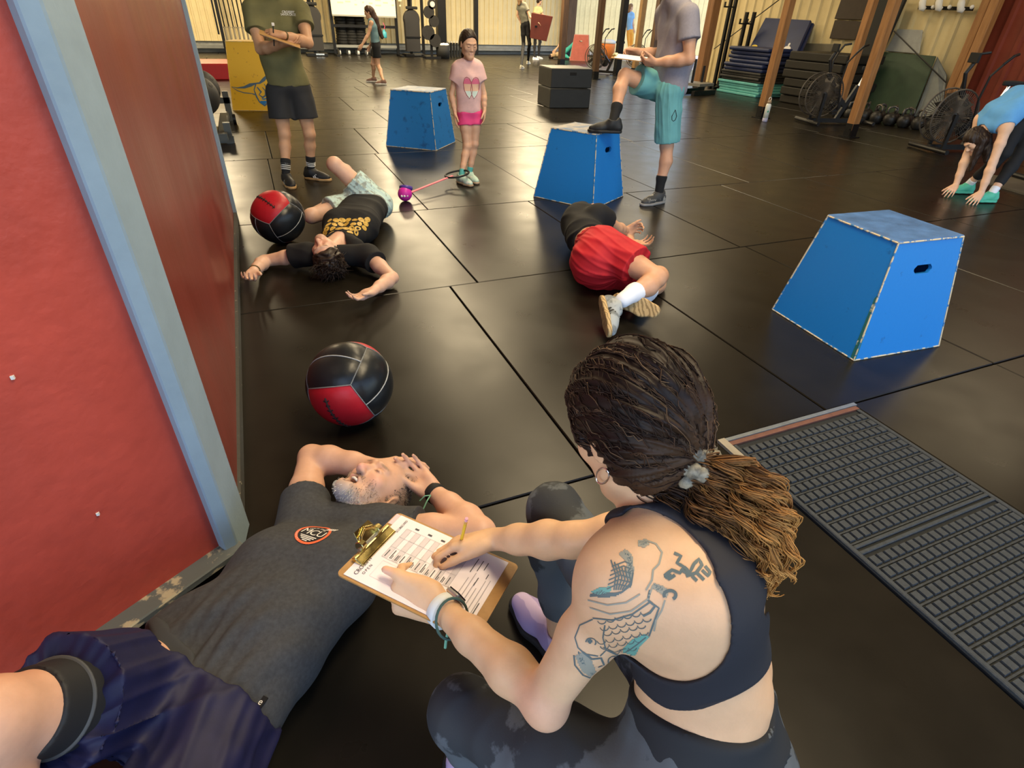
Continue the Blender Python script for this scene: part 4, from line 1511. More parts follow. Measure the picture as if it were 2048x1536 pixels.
def hand(F, wr, d, pn, td, s=1., curl=(.25, .3, .3), thumb=(.6, .35, .2), side='L', spread=.12, fcurl=None, tcurl=.3, k=.004):
    """d: fingers; pn: the way the palm looks; td: towards the thumb"""
    x = nz(d)
    z = nz(pn - x * (pn @ x))
    y = np.cross(z, x)
    if y @ td < 0:
        y = -y
    P = lambda a, b, c=0.: wr + s * (x * a + y * b + z * c)
    g = 'ha' + side
    base = [(.088, .030), (.092, .010), (.088, -.011), (.079, -.030)]
    ln = [(.044, .026, .021), (.048, .030, .023), (.045, .028, .022), (.036, .021, .019)]
    F.cone(wr - s * x * .015, P(.03, 0, .002), .026 * s, .027 * s, k=.015 * s, n=z, q=1.25, g=g)
    for i, (bx, by) in enumerate(base):
        F.cone(P(.012, by * .55), P(bx, by), .0155 * s, .0115 * s, k=.014 * s, g=g)
    F.ell(P(.045, .022, .012), (.022 * s, .018 * s, .014 * s), np.stack([x, y, z], 1), k=.014 * s, g=g)
    F.ell(P(.04, -.02, .010), (.026 * s, .014 * s, .012 * s), np.stack([x, y, z], 1), k=.014 * s, g=g)
    for i, (bx, by) in enumerate(base):
        cu = fcurl[i] if fcurl else curl
        p = P(bx, by)
        a = 0
        sp = (1.5 - i) * spread
        xx = nz(x + y * sp)
        rr = [.0092, .0084, .0076, .0064] if i < 3 else [.0082, .0074, .0066, .0056]
        for j in range(3):
            a += cu[j]
            q = p + s * ln[i][j] * (math.cos(a) * xx + math.sin(a) * z)
            F.cone(p, q, rr[j] * s, rr[j + 1] * s, k=k * s if j or True else .01, g=g)
            p = q
    # thumb
    p = P(.022, .026, .006)
    dd = nz(x * thumb[0] + y * (1 - thumb[0]) + z * thumb[1])
    q = p + dd * .042 * s
    F.cone(p, q, .0165 * s, .0125 * s, k=.012 * s, g=g)
    d2 = nz(dd + x * tcurl)
    r_ = q + d2 * .034 * s
    F.cone(q, r_, .0118 * s, .0105 * s, k=.005 * s, g=g)
    d3 = nz(d2 + x * tcurl * .8 + z * thumb[2])
    e = r_ + d3 * .026 * s
    F.cone(r_, e, .0105 * s, .0080 * s, k=.005 * s, g=g)
    return dict(x=x, y=y, z=z, tip=e, P=P)


def shoe(parent, an, toe, up, s, m_up, m_sole, h=.005, m_lace=None, nm='shoe', stripes=None, side=1, sub_up=None, sock=None):
    """an: ankle joint, toe: heel-to-toe direction, up: out of the foot's top"""
    x = nz(toe)
    z = nz(up - x * (up @ x))
    y = np.cross(z, x)
    P = lambda a, b, c: an + s * (x * a + y * b + z * c)
    F = Fig()
    F.cone(P(-.045, 0, -.045), P(.01, 0, -.045), .037 * s, .040 * s, k=.03 * s)
    F.cone(P(.0, 0, -.012), P(.0, 0, .012), .044 * s, .041 * s, k=.02 * s, cut=(P(0, 0, .012), z))
    F.cone(P(.02, 0, -.028), P(.12, .004, -.058), .040 * s, .036 * s, k=.03 * s)
    F.cone(P(.10, .006, -.058), P(.165, .006, -.062), .044 * s, .032 * s, k=.03 * s, n=z, q=1.25)
    F.cone(P(-.04, 0, -.0), P(-.045, 0, -.05), .030 * s, .034 * s, k=.02 * s)
    F.cone(P(0, 0, -.0), P(0, 0, .05), .033 * s, k=.006 * s, sub=True)
    root = skin_mesh(nm, F.P, h, m_up, parent, cuts=[(P(0, 0, -.076), -z)])
    S = Fig()
    for a, b, ra, rb in ((-.047, .0, .036, .038), (.0, .10, .038, .046), (.10, .168, .046, .036)):
        S.cone(P(a, 0 if a < .05 else .005, -.08), P(b, 0.005 if b > .05 else 0, -.08), ra * s * 1.06, rb * s * 1.06, k=.02 * s)
    ch = root
    so = skin_mesh('sole', S.P, h, m_sole, parent, cuts=[(P(0, 0, -.066), z), (P(0, 0, -.092), -z)])
    if m_lace is not None:
        L = MB()
        o0 = np.array(parent.location)
        for i in range(5):
            a = .035 + i * .02
            zt = .006 - i * .0085
            L.tube([P(a, -.022, zt - .012) - o0, P(a + .004, 0, zt + .004) - o0, P(a, .022, zt - .012) - o0], .0032 * s, 5)
        L.obj('laces', m_lace, parent)
    if stripes is not None:
        o0 = np.array(parent.location)
        for sgn in (-1, 1):
            T = MB()
            for i in range(3):
                a = .045 + i * .021
                T.add([P(a, sgn * .0405, -.066) - o0, P(a + .011, sgn * .0405, -.066) - o0, P(a - .012, sgn * .033, -.022 - i * .004) - o0, P(a - .021, sgn * .033, -.022 - i * .004) - o0], [(0, 1, 2, 3)])
                a_ = .0025 * sgn
                T.add([P(a, sgn * .0405 + a_, -.066) - o0, P(a + .011, sgn * .0405 + a_, -.066) - o0, P(a - .012, sgn * .033 + a_ * 1.6, -.022 - i * .004) - o0, P(a - .021, sgn * .033 + a_ * 1.6, -.022 - i * .004) - o0], [(0, 1, 2, 3)])
            T.obj('side_stripes', stripes, parent)
    return P


def person(name, label, base, cat='person'):
    return thing(name, label, cat, base)


def tee(fig, J, s, infl=.014, sleeve=.5, flare=.012, hem=None, hemn=None, k=.04, neck=True, extra=None):
    """shirt volumes over the torso and upper arms"""
    P = pick(fig, ('to',), infl, k=k, cut=None if hem is None else (hem, hemn))
    for sd in 'LR':
        sh, el = J['sh' + sd], J['el' + sd]
        u = el - sh
        if sleeve > 0:
            e = sh + u * sleeve
            P.append(dict(t='c', a=sh, b=e + u * .15, ra=.058 * s + infl, rb=.052 * s + infl + flare, k=k, n=None, q=1, cut=(e, nz(u)), sub=False, g=''))
    if neck:
        nb = J['nb']
        P.append(dict(t='c', a=nb - J['fr'] * .0, b=nb + nz(J['hc'] - nb) * .2 + J['fr'] * .02, ra=.060 * s, rb=.075 * s, k=.008, n=None, q=1, cut=None, sub=True, g=''))
    return P


SKIN = lambda nm, c: mat(nm, c, .48, attr='Col', var=.10, vscale=28, bump=.04, bscale=220, sss=.06)
m_skin = mat('skin', (.6, .4, .3), .46, attr='Col', var=.09, vscale=26, bump=.05, bscale=240, sss=.08)
m_hairline = mat('dark_brow', (.05, .03, .02), .7)


def ik(A, B, l1, l2, px, py, near=0.):
    """middle joint between A and B whose picture lies nearest a pixel"""
    d = np.linalg.norm(B - A)
    if d >= l1 + l2 - 1e-4:
        return A + (B - A) * l1 / (l1 + l2)
    a = (l1 * l1 - l2 * l2 + d * d) / (2 * d)
    h = math.sqrt(max(0, l1 * l1 - a * a))
    u, v, w = basis(B - A)
    best = None
    for k in range(120):
        t = 2 * math.pi * k / 120
        p = A + w * a + h * (u * math.cos(t) + v * math.sin(t))
        x, y = proj(p)
        e = math.hypot(x - px, y - py) + 40 * max(0, .04 - p[2]) * 100 + near * np.linalg.norm(p - CAMP)
        if best is None or e < best[0]:
            best = (e, p)
    return best[1]
# ------------------------------------------------------------------ the woman with the clipboard
WB = V3(.42, .33, 0)
wo = person('person', 'crouching woman with curly ponytail, tattooed arm and black bra, writing on a clipboard', WB)
nb = PD(1318, 1015, .90)
pc = G(1372, 1512, .43)
cc = PD(1385, 1150, .86)
be = PD(1438, 1345, .895)
hc = PD(1262, 856, .85)
shL = PD(1262, 1135, .79)
fr = nz((-.72, .62, -.25))
shR = shL + nz((.40, .86, .18)) * .325
shR = RL(shL, 1318, 1060, .26, True)
CBC, CBU, CBV = V3(.164, .76, .452), nz((.70, .69, -.17)), nz((.69, -.72, -.08))
CBN = nz(np.cross(CBV, CBU))
if CBN[2] < 0:
    CBN = -CBN
elL = RL(shL, 1090, 1400, .285, True)
wrL = PV(880, 1216, CBC - CBN * .004, CBN)
wrR = PV(985, 1078, CBC + CBN * .045, CBN)
elR = PD(1145, 1080, 1.085)
sdv = nz(shR - shL)
sdh = nz((sdv[0] + .25, sdv[1], 0))
hpL, hpR = pc - sdh * .09, pc + sdh * .09
knL = RL(hpL, 925, 1425, .41, True)
anL = V3(knL[0] + .10, knL[1] - .10, .09)
knR = PD(1108, 1020, 1.31)
anR = G(1120, 1262, .10)
#print('W lens', np.linalg.norm(shL - shR), np.linalg.norm(elL - shL), np.linalg.norm(wrL - elL), np.linalg.norm(elR - shR), np.linalg.norm(wrR - elR), np.linalg.norm(knL - hpL), np.linalg.norm(knR - hpR), np.linalg.norm(knR - anR))
#print('W', *[np.round(q, 2) for q in (hc, nb, cc, be, pc, shL, shR, elL, wrL, elR, wrR, knL, knR, anL, anR)])
F = Fig()
S_ = .95
# torso, seen from the back
torso(F, nb, cc, be, pc, shL, shR, fr, .90, 1.0, .86, 1.0)
# shoulder blade and flank
F.ell(PD(1340, 1190, .80) + fr * .05, (.07, .07, .10), k=.05, g='to')
arm(F, shL, elL, wrL, .94, 'L', .94)
arm(F, shR, elR, wrR, .92, 'R', .94)
F.ell(shL + (elL - shL) * .10 - sdv * .012, (.060, .060, .066), k=.04, g='uaL')
F.ell(elL + nz(elL - (shL + wrL) / 2) * .012, .030, k=.02, g='faL')
leg(F, hpL, knL, anL, 1.0, 'L', 1.02)
leg(F, hpR, knR, anR, .95, 'R', 1.0)
F.ell(pc - fr * .05, (.115, .115, .10), k=.06, g='to')
hf = nz((-.14, .80, -.58))
hu = nz((-.05, .45, 1.0))
HP, HA = head(F, hc, hf, hu, nb, .95, fem=True, nk=.88, soft=True)
# left hand grips the near edge: fingers under, thumb on top
Hd = PV(790, 1172, CBC - CBN * .006, CBN)
hdL = nz(Hd - wrL)
hl = hand(F, wrL, nz(hdL - .12 * CBU), CBU - CBN * .45, CBN, 1.06, curl=(1.15, .8, .45), thumb=(.92, -.06, -.02), side='L', spread=.03, tcurl=.12)
Hr = PV(925, 1085, CBC + CBN * .030, CBN)
hdR = nz(Hr - wrR)
hr_ = hand(F, wrR, hdR, -CBN * .8 - CBU * .45, nz(-CBU + CBN * .3), .95, curl=(.45, .8, .6), thumb=(.85, .3, .15), side='R', spread=.03, tcurl=.2)
skin_c = (.66, .41, .24)
wbody = skin_mesh('body', F.P, .0040, m_skin, wo, color=skin_c, paints=[(hl['tip'], .02, None, (.70, .40, .30), .6), (elL, .05, None, (.66, .34, .24), .5)], floor_z=.002)
wtree = tree(wbody)

# leggings with a soft camouflage print
m_camo = mat('camo_leggings', (.080, .092, .105), .75, col2=(.028, .032, .038), vscale=6, thr=(.45, .48), bump=.05, bscale=300)
waist = be * .67 + pc * .33 - fr * .03
wn_ = nz(be - pc) * .9 + fr * .22
wn_ = nz(wn_)
LP = pick(F, ('thL', 'shL', 'thR', 'shR'), .0065, k=.03) + pick(F, ('to',), .007, k=.05, cut=(waist, wn_))
leg_cut = [(anR + V3(0, 0, .075), V3(0, 0, -1))]
for p in LP:
    if p['g'] == 'shR':
        p['cut'] = (anR + V3(0, 0, .07), nz(anR - knR))
skin_mesh('leggings', LP, .0055, m_camo, wo, disp=folds(.0022, 34, 4), floor_z=.003)
wb_ = pick(F, ('to',), .0085, k=.05, cut=[(waist + wn_ * .001, wn_), (waist - wn_ * .045, -wn_)])
skin_mesh('waistband', wb_, .0055, mat('leggings_band', (.016, .018, .022), .8), wo)

# racer-back bra
band = PD(1450, 1335, .80)
bn = nz(nb - be)
BP = pick(F, ('to',), .006, k=.05)
lowc = be * .70 + cc * .30
for p in BP:
    p['cut'] = [(lowc, -bn)]
A_ = np.stack([nz(RM @ V3(1, 0, 0)), nz(RM @ V3(0, 1, 0)), nz(RM @ V3(0, 0, 1))], 1)


def bite(px, py, dep, rx, ry, rz_, rot=0., k=.010):
    """cut-out seen square on at its place on the back"""
    c = PD(px, py, dep)
    d = nz(c - CAMP)
    u = nz(np.cross(d, V3(0, 0, 1)))
    v = np.cross(u, d)
    u2, v2 = u * math.cos(rot) + v * math.sin(rot), v * math.cos(rot) - u * math.sin(rot)
    BP.append(dict(t='e', a=c, r=np.array([rx, ry, rz_]), ax=np.stack([u2, v2, d], 1), k=k, cut=None, sub=True, g=''))


bite(1335, 1205, .80, .100, .100, .14, -.2)
bite(1522, 1222, .85, .0095, .058, .14, .10)
bite(1345, 1104, .80, .085, .040, .10, -.35)
bite(1262, 1130, .80, .075, .055, .14, -.5)
BP.append(dict(t='c', a=nb - nz(hc - nb) * .035, b=hc, ra=.072, rb=.09, k=.008, n=None, q=1, cut=None, sub=True, g=''))
m_bra = mat('bra_fabric', (.017, .018, .025), .75, bump=.04, bscale=400)
skin_mesh('sports_bra', BP, .0042, m_bra, wo)

# right shoe on the floor
tR = G(1035, 1200) - G(1105, 1290)
m_lav = mat('lavender_knit', (.45, .36, .56), .7, col2=(.30, .24, .45), vscale=5, kind='wave', thr=(.35, .45))
shoe(wo, anR * V3(1, 1, 0) + V3(0, 0, .094), nz(tR * V3(1, 1, 0)), V3(0, 0, 1), .97, m_lav, mat('black_sole', (.012, .012, .014), .7), .0045)
shoe(wo, anL * V3(1, 1, 0) + V3(0, 0, .094), nz((-.5, .6, 0)), V3(0, 0, 1), .97, m_lav, MATS['black_sole'], .006)

# hair: cap drawn back to a scrunchie, then a curly ponytail
m_hair = mat('dark_hair', (.03, .016, .01), .52, attr='Col', var=.35, vscale=40, spec=.22)
scr = PD(1366, 914, .790)
HF = Fig()
hl_cut = [(HP(0, .068, .03), nz(HA @ V3(0, .80, -.55))), (HP(0, 0, -.075), nz(HA @ V3(0, .35, -.95)))]
HF.ell(HP(0, -.014, .034), (.088, .104, .100), HA, k=.03, cut=hl_cut)
HF.ell(HP(0, -.045, .03), (.080, .085, .088), HA, k=.04, cut=hl_cut)
HF.cone(HP(0, -.07, .0), scr, .060, .022, k=.04)
HF.cone(HP(.03, -.055, -.04), HP(-.03, -.055, -.04), .045, k=.04)
for t in (-1, 1):
    HF.ell(HP(t * .088, .006, -.018), (.022, .026, .034), HA, k=.01, sub=True)


def comb(V, N):
    d = V - scr
    a = np.arctan2(d @ HA[:, 0], d @ HA[:, 2])
    r = np.linalg.norm(d, axis=1)
    o = .0022 * np.sin(a * 38 + 1.2 * np.sin(r * 30)) + .0016 * np.sin(a * 71 + r * 60) + .0025 * np.sin(a * 13 + 1.5 * np.sin(r * 40))
    return V + N * (o * np.clip(r * 14, 0, 1))[:, None]


hcap = skin_mesh('hair', HF.P, .0032, m_hair, wo, disp=comb, color=(.014, .007, .005), paints=[(scr, .09, None, (.075, .038, .018), .75)])
htree = tree(hcap)
ST = MB()
scol = []


def strand(pts, r0, r1, c0, c1, n=4):
    k0 = len(ST.v)
    m = len(pts)
    ST.tube(pts, [r0 + (r1 - r0) * i / (m - 1) for i in range(m)], n)
    for i in range(len(ST.v) - k0):
        f = min(1, (i // n) / (m - 1))
        scol.append(np.array(c0) * (1 - f) + np.array(c1) * f)


rs = np.random.default_rng(3)
# loose waves lying over the cap
for i in range(1300):
    u_, v_ = rs.uniform(-1, 1), rs.uniform(-1, 1)
    d0 = nz(HA @ V3(u_ * .9, .55 + .5 * rs.random() if i % 3 else rs.uniform(-.6, .8), .75 * v_ + .55))
    p0 = HP(0, -.014, .03) + d0 * .13
    q = htree.find_nearest(Vector(p0))
    p = np.array(q[0])
    if (p - HP(0, .066, .03)) @ (HA @ V3(0, .80, -.55)) > -.004:
        continue
    pts = []
    T = rs.uniform(.35, 1.0)
    ph = rs.uniform(0, 6.28)
    for j in range(12):
        t = T * j / 11
        s0 = p * (1 - t) + scr * t
        hit = htree.find_nearest(Vector(s0 + nz(s0 - HP(0, -.01, 0)) * .03))
        nn = np.array(hit[1])
        s1 = np.array(hit[0]) + nn * (.001 + .0045 * math.sin(t * 3.1) * rs.uniform(.3, 1))
        sdd = nz(np.cross(nn, scr - p))
        pts.append(s1 + sdd * .005 * math.sin(t * 14 + ph) * math.sin(t * 3.0))
    b = rs.choice([0, 0, 0, 1, 2], p=[.3, .25, .2, .15, .1])
    c0 = [(.022, .011, .007), (.05, .026, .014), (.11, .065, .035)][b]
    c1 = tuple(1.5 * c for c in c0)
    strand(pts, .0010, .0007, c0, c1, 3)
# the tail
cl = [scr, PD(1398, 948, .785), PD(1424, 1010, .775), PD(1446, 1080, .765), PD(1470, 1158, .76)]
cl = [np.array(c) for c in cl]


def spine(t):
    t = t * (len(cl) - 1)
    i = min(int(t), len(cl) - 2)
    f = t - i
    p0, p1, p2, p3 = cl[max(i - 1, 0)], cl[i], cl[i + 1], cl[min(i + 2, len(cl) - 1)]
    return .5 * (2 * p1 + (p2 - p0) * f + (2 * p0 - 5 * p1 + 4 * p2 - p3) * f * f + (3 * p1 - p0 - 3 * p2 + p3) * f ** 3)


rt = RM @ V3(1, 0, 0)
upv = RM @ V3(0, 1, 0)
bkv = RM @ V3(0, 0, 1)
dk, md, gd = np.array((.022, .011, .007)), np.array((.17, .068, .020)), np.array((.66, .32, .085))
tdir = nz(cl[-1] - cl[0])
for i in range(210):
    ang = rs.uniform(0, 6.283)
    rad = math.sqrt(rs.random())
    T = rs.uniform(.55, 1.08)
    T0 = rs.uniform(0, .5) if i % 2 else 0
    ph, w = rs.uniform(0, 6.28), rs.uniform(15, 27)
    amp = rs.uniform(.007, .0135)
    hx = nz(rs.normal(size=3))
    hy = nz(np.cross(hx, tdir))
    hx = np.cross(tdir, hy)
    side = (math.cos(ang) * rad + 1) / 2
    g0 = side * 1.2 + rs.normal(0, .15) - .12 + .25 * (T - .8)
    for k in range(10):
        off = rt * math.cos(ang) * rad * .084 + upv * math.sin(ang) * rad * .042 + bkv * math.sin(ang + 1) * rad * .055 + rs.normal(0, .0028, 3)
        p_, a_ = ph + rs.normal(0, .25), amp * rs.uniform(.8, 1.15)
        pts = []
        m = 34
        Tk = T * rs.uniform(.93, 1.04)
        for j in range(m):
            t = T0 + (Tk - T0) * j / (m - 1)
            sp = spine(min(t, 1)) + (cl[-1] - cl[-2]) * max(0, t - 1)
            wd_ = min(1, max(t - .05, 0) * 3.2 + .10) * (1.0 - .3 * max(0, t - .75) / .3)
            a = a_ * min(1, t * 5)
            pts.append(sp + off * wd_ + a * (hx * math.cos(w * t + p_) + hy * math.sin(w * t + p_)))
        g = np.clip(g0 + rs.normal(0, .10), 0, 1)
        tip = dk * (1 - g) ** 2 + md * 2 * g * (1 - g) + gd * g * g
        root = dk * (1 - g * .55) + md * g * .55
        strand(pts, .0015, .0007, root, tip, 3)
so = ST.obj('hair_strands', m_hair, wo, smooth=True)
so.data.transform(Matrix.Translation(Vector(-WB)))
at = so.data.color_attributes.new('Col', 'FLOAT_COLOR', 'POINT')
at.data.foreach_set('color', np.concatenate([np.array(scol), np.ones((len(scol), 1))], 1).astype(np.float32).ravel())
so['kind'] = 'stuff'
# scrunchie
sx = nz(spine(.12) - spine(0.))
su, sv_, _ = basis(sx)
mb = MB()
for k in range(3):
    mb.tube([scr - WB + sx * (.004 + .010 * k + .004 * math.sin(a * 5 + k)) + (su * math.cos(a) + sv_ * math.sin(a)) * (.030 + .005 * math.sin(a * 7 + k * 2)) for a in np.linspace(0, 6.283, 49)[:-1]], [.0095 + .003 * math.sin(i * 1.3 + k) for i in range(48)], 7, closed=True)
mb.obj('scrunchie', mat('silver_satin', (.30, .27, .20), .45, col2=(.07, .065, .055), vscale=60, thr=(.35, .6)), wo, smooth=True)
# ear hoop
eh = PD(1187, 950, .80)
lob = HP(-.080, -.012, -.040) if (HA[:, 0] @ (shL - shR)) < 0 else HP(.080, -.012, -.040)
ctr = lob + V3(0, 0, -.016)
hx = nz(HA[:, 1])
MB().tube([ctr - WB + .0155 * (hx * math.cos(a) + V3(0, 0, 1) * math.sin(a)) for a in np.linspace(0, 6.283, 25)[:-1]], .0016, 6, closed=True).obj('hoop_earring', mat('silver', (.8, .8, .8), .2, 1.), wo, smooth=True)

# watch and cord bracelet on the left wrist
fa = nz(wrL - elL)
wu, wv, _ = basis(fa)
wp = wrL - fa * .012
top = nz(CBN - fa * (CBN @ fa))
sd2 = np.cross(fa, top)
mb = MB()
mb.lathe([(.0325, -.0105), (.0345, -.009), (.0345, .009), (.0325, .0105)], 28, wp - WB, fa)
mb.obj('watch_band', mat('white_rubber', (.62, .66, .68), .5), wo, smooth=True)
q = wtree.ray_cast(Vector(wp + (top * .6 + sd2 * -.8) * .1), Vector(-(top * .6 + sd2 * -.8)))
wz = RM @ V3(.75, .62, -.25)
wz = nz(wz - fa * (wz @ fa))
Rw = np.stack([fa, np.cross(wz, fa), wz], 1)
MB().box(wp + Rw[:, 2] * .036 - WB, (.036, .034, .011), Rw).obj('watch_case', mat('steel_case', (.6, .58, .56), .3, .9), wo, bevel=.004)
MB().box(wp + Rw[:, 2] * .0425 - WB, (.030, .028, .002), Rw).obj('watch_face', m_dark, wo)
bp = wrL - fa * .042
m_cord = mat('mint_cord', (.16, .38, .27), .7)
MB().tube([bp - WB + .036 * (top * math.cos(a) + sd2 * math.sin(a)) + fa * .012 * math.cos(a) for a in np.linspace(0, 6.283, 25)[:-1]], .0028, 6, closed=True).obj('cord_bracelet', mat('dark_cord', (.05, .10, .09), .7), wo)
low = bp - top * .036
mb = MB()
tsd = nz(RM @ V3(1, 0, 0))
for s in (-1, 1):
    mb.tube([low - WB, low - WB + tsd * .010 * s + V3(0, 0, .004), low - WB + tsd * .014 * s + V3(0, 0, -.022), low - WB + tsd * .016 * s + V3(0, 0, -.045)], .003, 6)
mb.obj('cord_ends', m_cord, wo)

# ------------------------------------------------------------------ tattoos: ink lines lying on the skin
def skin_at(px, py, tr=None, lift=.0007):
    d = nz(ray(px, py))
    q = (tr or wtree).ray_cast(Vector(CAMP), Vector(d))
    if q[0] is None:
        return None
    return np.array(q[0]) + np.array(q[1]) * lift, np.array(q[1])


def ink_line(mb, pts, w, base, tr=None, lift=.0007):
    """narrow ribbon that follows the skin under a drawn line"""
    P = []
    for (a, b) in zip(pts, pts[1:]):
        n = max(2, int(math.hypot(b[0] - a[0], b[1] - a[1]) / 6))
        for i in range(n):
            P.append((a[0] + (b[0] - a[0]) * i / n, a[1] + (b[1] - a[1]) * i / n))
    P.append(pts[-1])
    H = [skin_at(x, y, tr, lift) for x, y in P]
    H = [h for h in H if h is not None]
    if len(H) < 2:
        return
    V = []
    for i, (p, n) in enumerate(H):
        d = H[min(i + 1, len(H) - 1)][0] - H[max(i - 1, 0)][0]
        s = nz(np.cross(n, d))
        V += [p + s * w / 2 - base, p - s * w / 2 - base]
    Fc = []
    for i in range(len(H) - 1):
        if np.linalg.norm(H[i + 1][0] - H[i][0]) < .02:
            Fc.append((2 * i, 2 * i + 1, 2 * i + 3, 2 * i + 2))
    mb.add(V, Fc)


def inside(p, poly):
    c = False
    j = len(poly) - 1
    for i in range(len(poly)):
        if (poly[i][1] > p[1]) != (poly[j][1] > p[1]) and p[0] < (poly[j][0] - poly[i][0]) * (p[1] - poly[i][1]) / (poly[j][1] - poly[i][1] + 1e-9) + poly[i][0]:
            c = not c
        j = i
    return c


def ink_patch(mb, poly, base, tr=None, step=2.5, lift=.0005):
    xs, ys = [p[0] for p in poly], [p[1] for p in poly]
    cache = {}

    def g(i, j):
        if (i, j) not in cache:
            h = skin_at(min(xs) + i * step, min(ys) + j * step, tr, lift)
            cache[(i, j)] = None if h is None else (len(mb.v), mb.v.append(tuple(h[0] - base)))[0]
        return cache[(i, j)]
    for i in range(int((max(xs) - min(xs)) / step) + 1):
        for j in range(int((max(ys) - min(ys)) / step) + 1):
            if inside((min(xs) + (i + .5) * step, min(ys) + (j + .5) * step), poly):
                q = [g(i, j), g(i + 1, j), g(i + 1, j + 1), g(i, j + 1)]
                if None not in q and max(np.linalg.norm(np.array(mb.v[q[0]]) - np.array(mb.v[k])) for k in q) < .012:
                    mb.f.append(tuple(q[::-1]))


def circ(x, y, rx, ry, a0=0, a1=360, n=14):
    return [(x + rx * math.cos(math.radians(a0 + (a1 - a0) * i / n)), y + ry * math.sin(math.radians(a0 + (a1 - a0) * i / n))) for i in range(n + 1)]


m_ink = mat('tattoo_ink', (.10, .13, .13), .5)
m_inkg = mat('tattoo_grey', (.27, .26, .21), .5)
m_inkt = mat('tattoo_teal', (.14, .33, .28), .5)
IK, IG, IT, IL, IKU, IGU, ITU = MB(), MB(), MB(), MB(), MB(), MB(), MB()
# upper scale fan with its dark rim
ink_patch(IGU, [(1236, 1108), (1250, 1098), (1264, 1108), (1268, 1140), (1262, 1165), (1252, 1150), (1254, 1125)], WB)
ink_patch(IKU, [(1247, 1102), (1262, 1112), (1267, 1145), (1259, 1150), (1256, 1122)], WB)
for k in range(6):
    ink_line(IKU, [(1222 + 7 * k, 1120 + 4 * k), (1232 + 6 * k, 1150 + 3 * k), (1228 + 4 * k, 1180)], .0018, WB)
    ink_line(IKU, [(1214 + 2 * k, 1178 - 9 * k), (1235 + 3 * k, 1168 - 9 * k), (1262, 1160 - 9 * k + 14)], .0016, WB)
ink_line(IKU, [(1266, 1145), (1262, 1170), (1244, 1184), (1215, 1190), (1180, 1192)], .0022, WB)
ink_patch(IKU, [(1178, 1190), (1200, 1180), (1222, 1186), (1246, 1184), (1232, 1192), (1205, 1196)], WB)
ink_patch(ITU, [(1180, 1184), (1196, 1176), (1222, 1172), (1224, 1182), (1200, 1190)], WB)
# waves round the shoulder cap
ink_line(IG, [(1290, 1080), (1312, 1088), (1324, 1105), (1318, 1128), (1306, 1140), (1304, 1160), (1292, 1180)], .0026, WB)
ink_line(IG, [(1176, 1200), (1215, 1210), (1252, 1205), (1280, 1188)], .0022, WB)
ink_line(IG, [(1180, 1215), (1220, 1228), (1262, 1222), (1296, 1198), (1306, 1170)], .0022, WB)
ink_patch(IG, [(1276, 1082), (1292, 1078), (1300, 1088), (1288, 1096), (1276, 1092)], WB)
ink_patch(IK, [(1279, 1084), (1292, 1081), (1295, 1088), (1284, 1092)], WB)
# lettering on the back of the shoulder
for pts in ([(1348, 1106), (1362, 1112), (1354, 1126), (1368, 1134), (1360, 1146), (1344, 1140), (1330, 1150), (1338, 1158), (1350, 1150)], [(1368, 1134), (1380, 1144), (1388, 1128), (1398, 1118), (1404, 1130), (1392, 1146), (1372, 1152)], [(1366, 1142), (1382, 1150)], [(1384, 1152), (1394, 1162)], [(1394, 1146), (1408, 1160)], [(1404, 1140), (1416, 1152), (1420, 1144), (1410, 1132)]):
    ink_line(IL, pts, .0042, WB)
ink_patch(IL, circ(1336, 1152, 8, 7), WB)
# grey cloud curls
ink_patch(IG, [(1308, 1166), (1326, 1172), (1338, 1180), (1334, 1196), (1318, 1184), (1304, 1176)], WB)
ink_patch(IK, [(1308, 1168), (1322, 1172), (1328, 1182), (1314, 1180)], WB)
ink_line(IK, circ(1340, 1190, 12, 9, 150, 420), .004, WB)
ink_line(IK, [(1300, 1180), (1296, 1200), (1310, 1212), (1300, 1225), (1286, 1232)], .003, WB)
ink_line(IG, [(1330, 1200), (1324, 1220), (1312, 1240), (1308, 1262)], .0022, WB)
# koi: scales, head, barbels
for r in range(7):
    for c in range(6):
        x = 1204 + 17 * c + 8 * (r % 2) - 3 * r
        y = 1240 + 13.5 * r - 3.5 * c
        if inside((x, y), [(1190, 1236), (1300, 1205), (1318, 1225), (1296, 1278), (1250, 1310), (1205, 1290)]):
            ink_line(IK, circ(x, y, 8.5, 7.5, 10, 170, 7), .0014, WB)
ink_line(IK, [(1186, 1236), (1225, 1240), (1265, 1228), (1300, 1204), (1318, 1216), (1308, 1244), (1298, 1272)], .0022, WB)
ink_line(IK, [(1186, 1238), (1160, 1250), (1150, 1275), (1156, 1295), (1170, 1308), (1196, 1312)], .0020, WB)
ink_line(IK, [(1210, 1250), (1206, 1275), (1212, 1300), (1200, 1312)], .002, WB)
ink_patch(IK, circ(1180, 1282, 5, 5), WB)
ink_line(IK, circ(1182, 1284, 10, 8, 180, 400), .002, WB)
ink_patch(IG, [(1150, 1312), (1166, 1304), (1184, 1322), (1194, 1348), (1184, 1356), (1164, 1342)], WB)
ink_patch(IK, [(1156, 1300), (1164, 1312), (1172, 1330), (1160, 1325)], WB)
ink_patch(IK, [(1180, 1346), (1194, 1342), (1190, 1354)], WB)
ink_line(IK, [(1166, 1304), (1184, 1318), (1202, 1316), (1208, 1330), (1196, 1334)], .003, WB)
ink_line(IK, [(1148, 1310), (1150, 1330), (1166, 1350), (1188, 1358)], .0026, WB)
ink_line(IK, [(1214, 1300), (1236, 1310), (1248, 1328), (1238, 1344), (1220, 1346)], .003, WB)
ink_line(IK, circ(1228, 1322, 12, 10, 90, 380), .0025, WB)
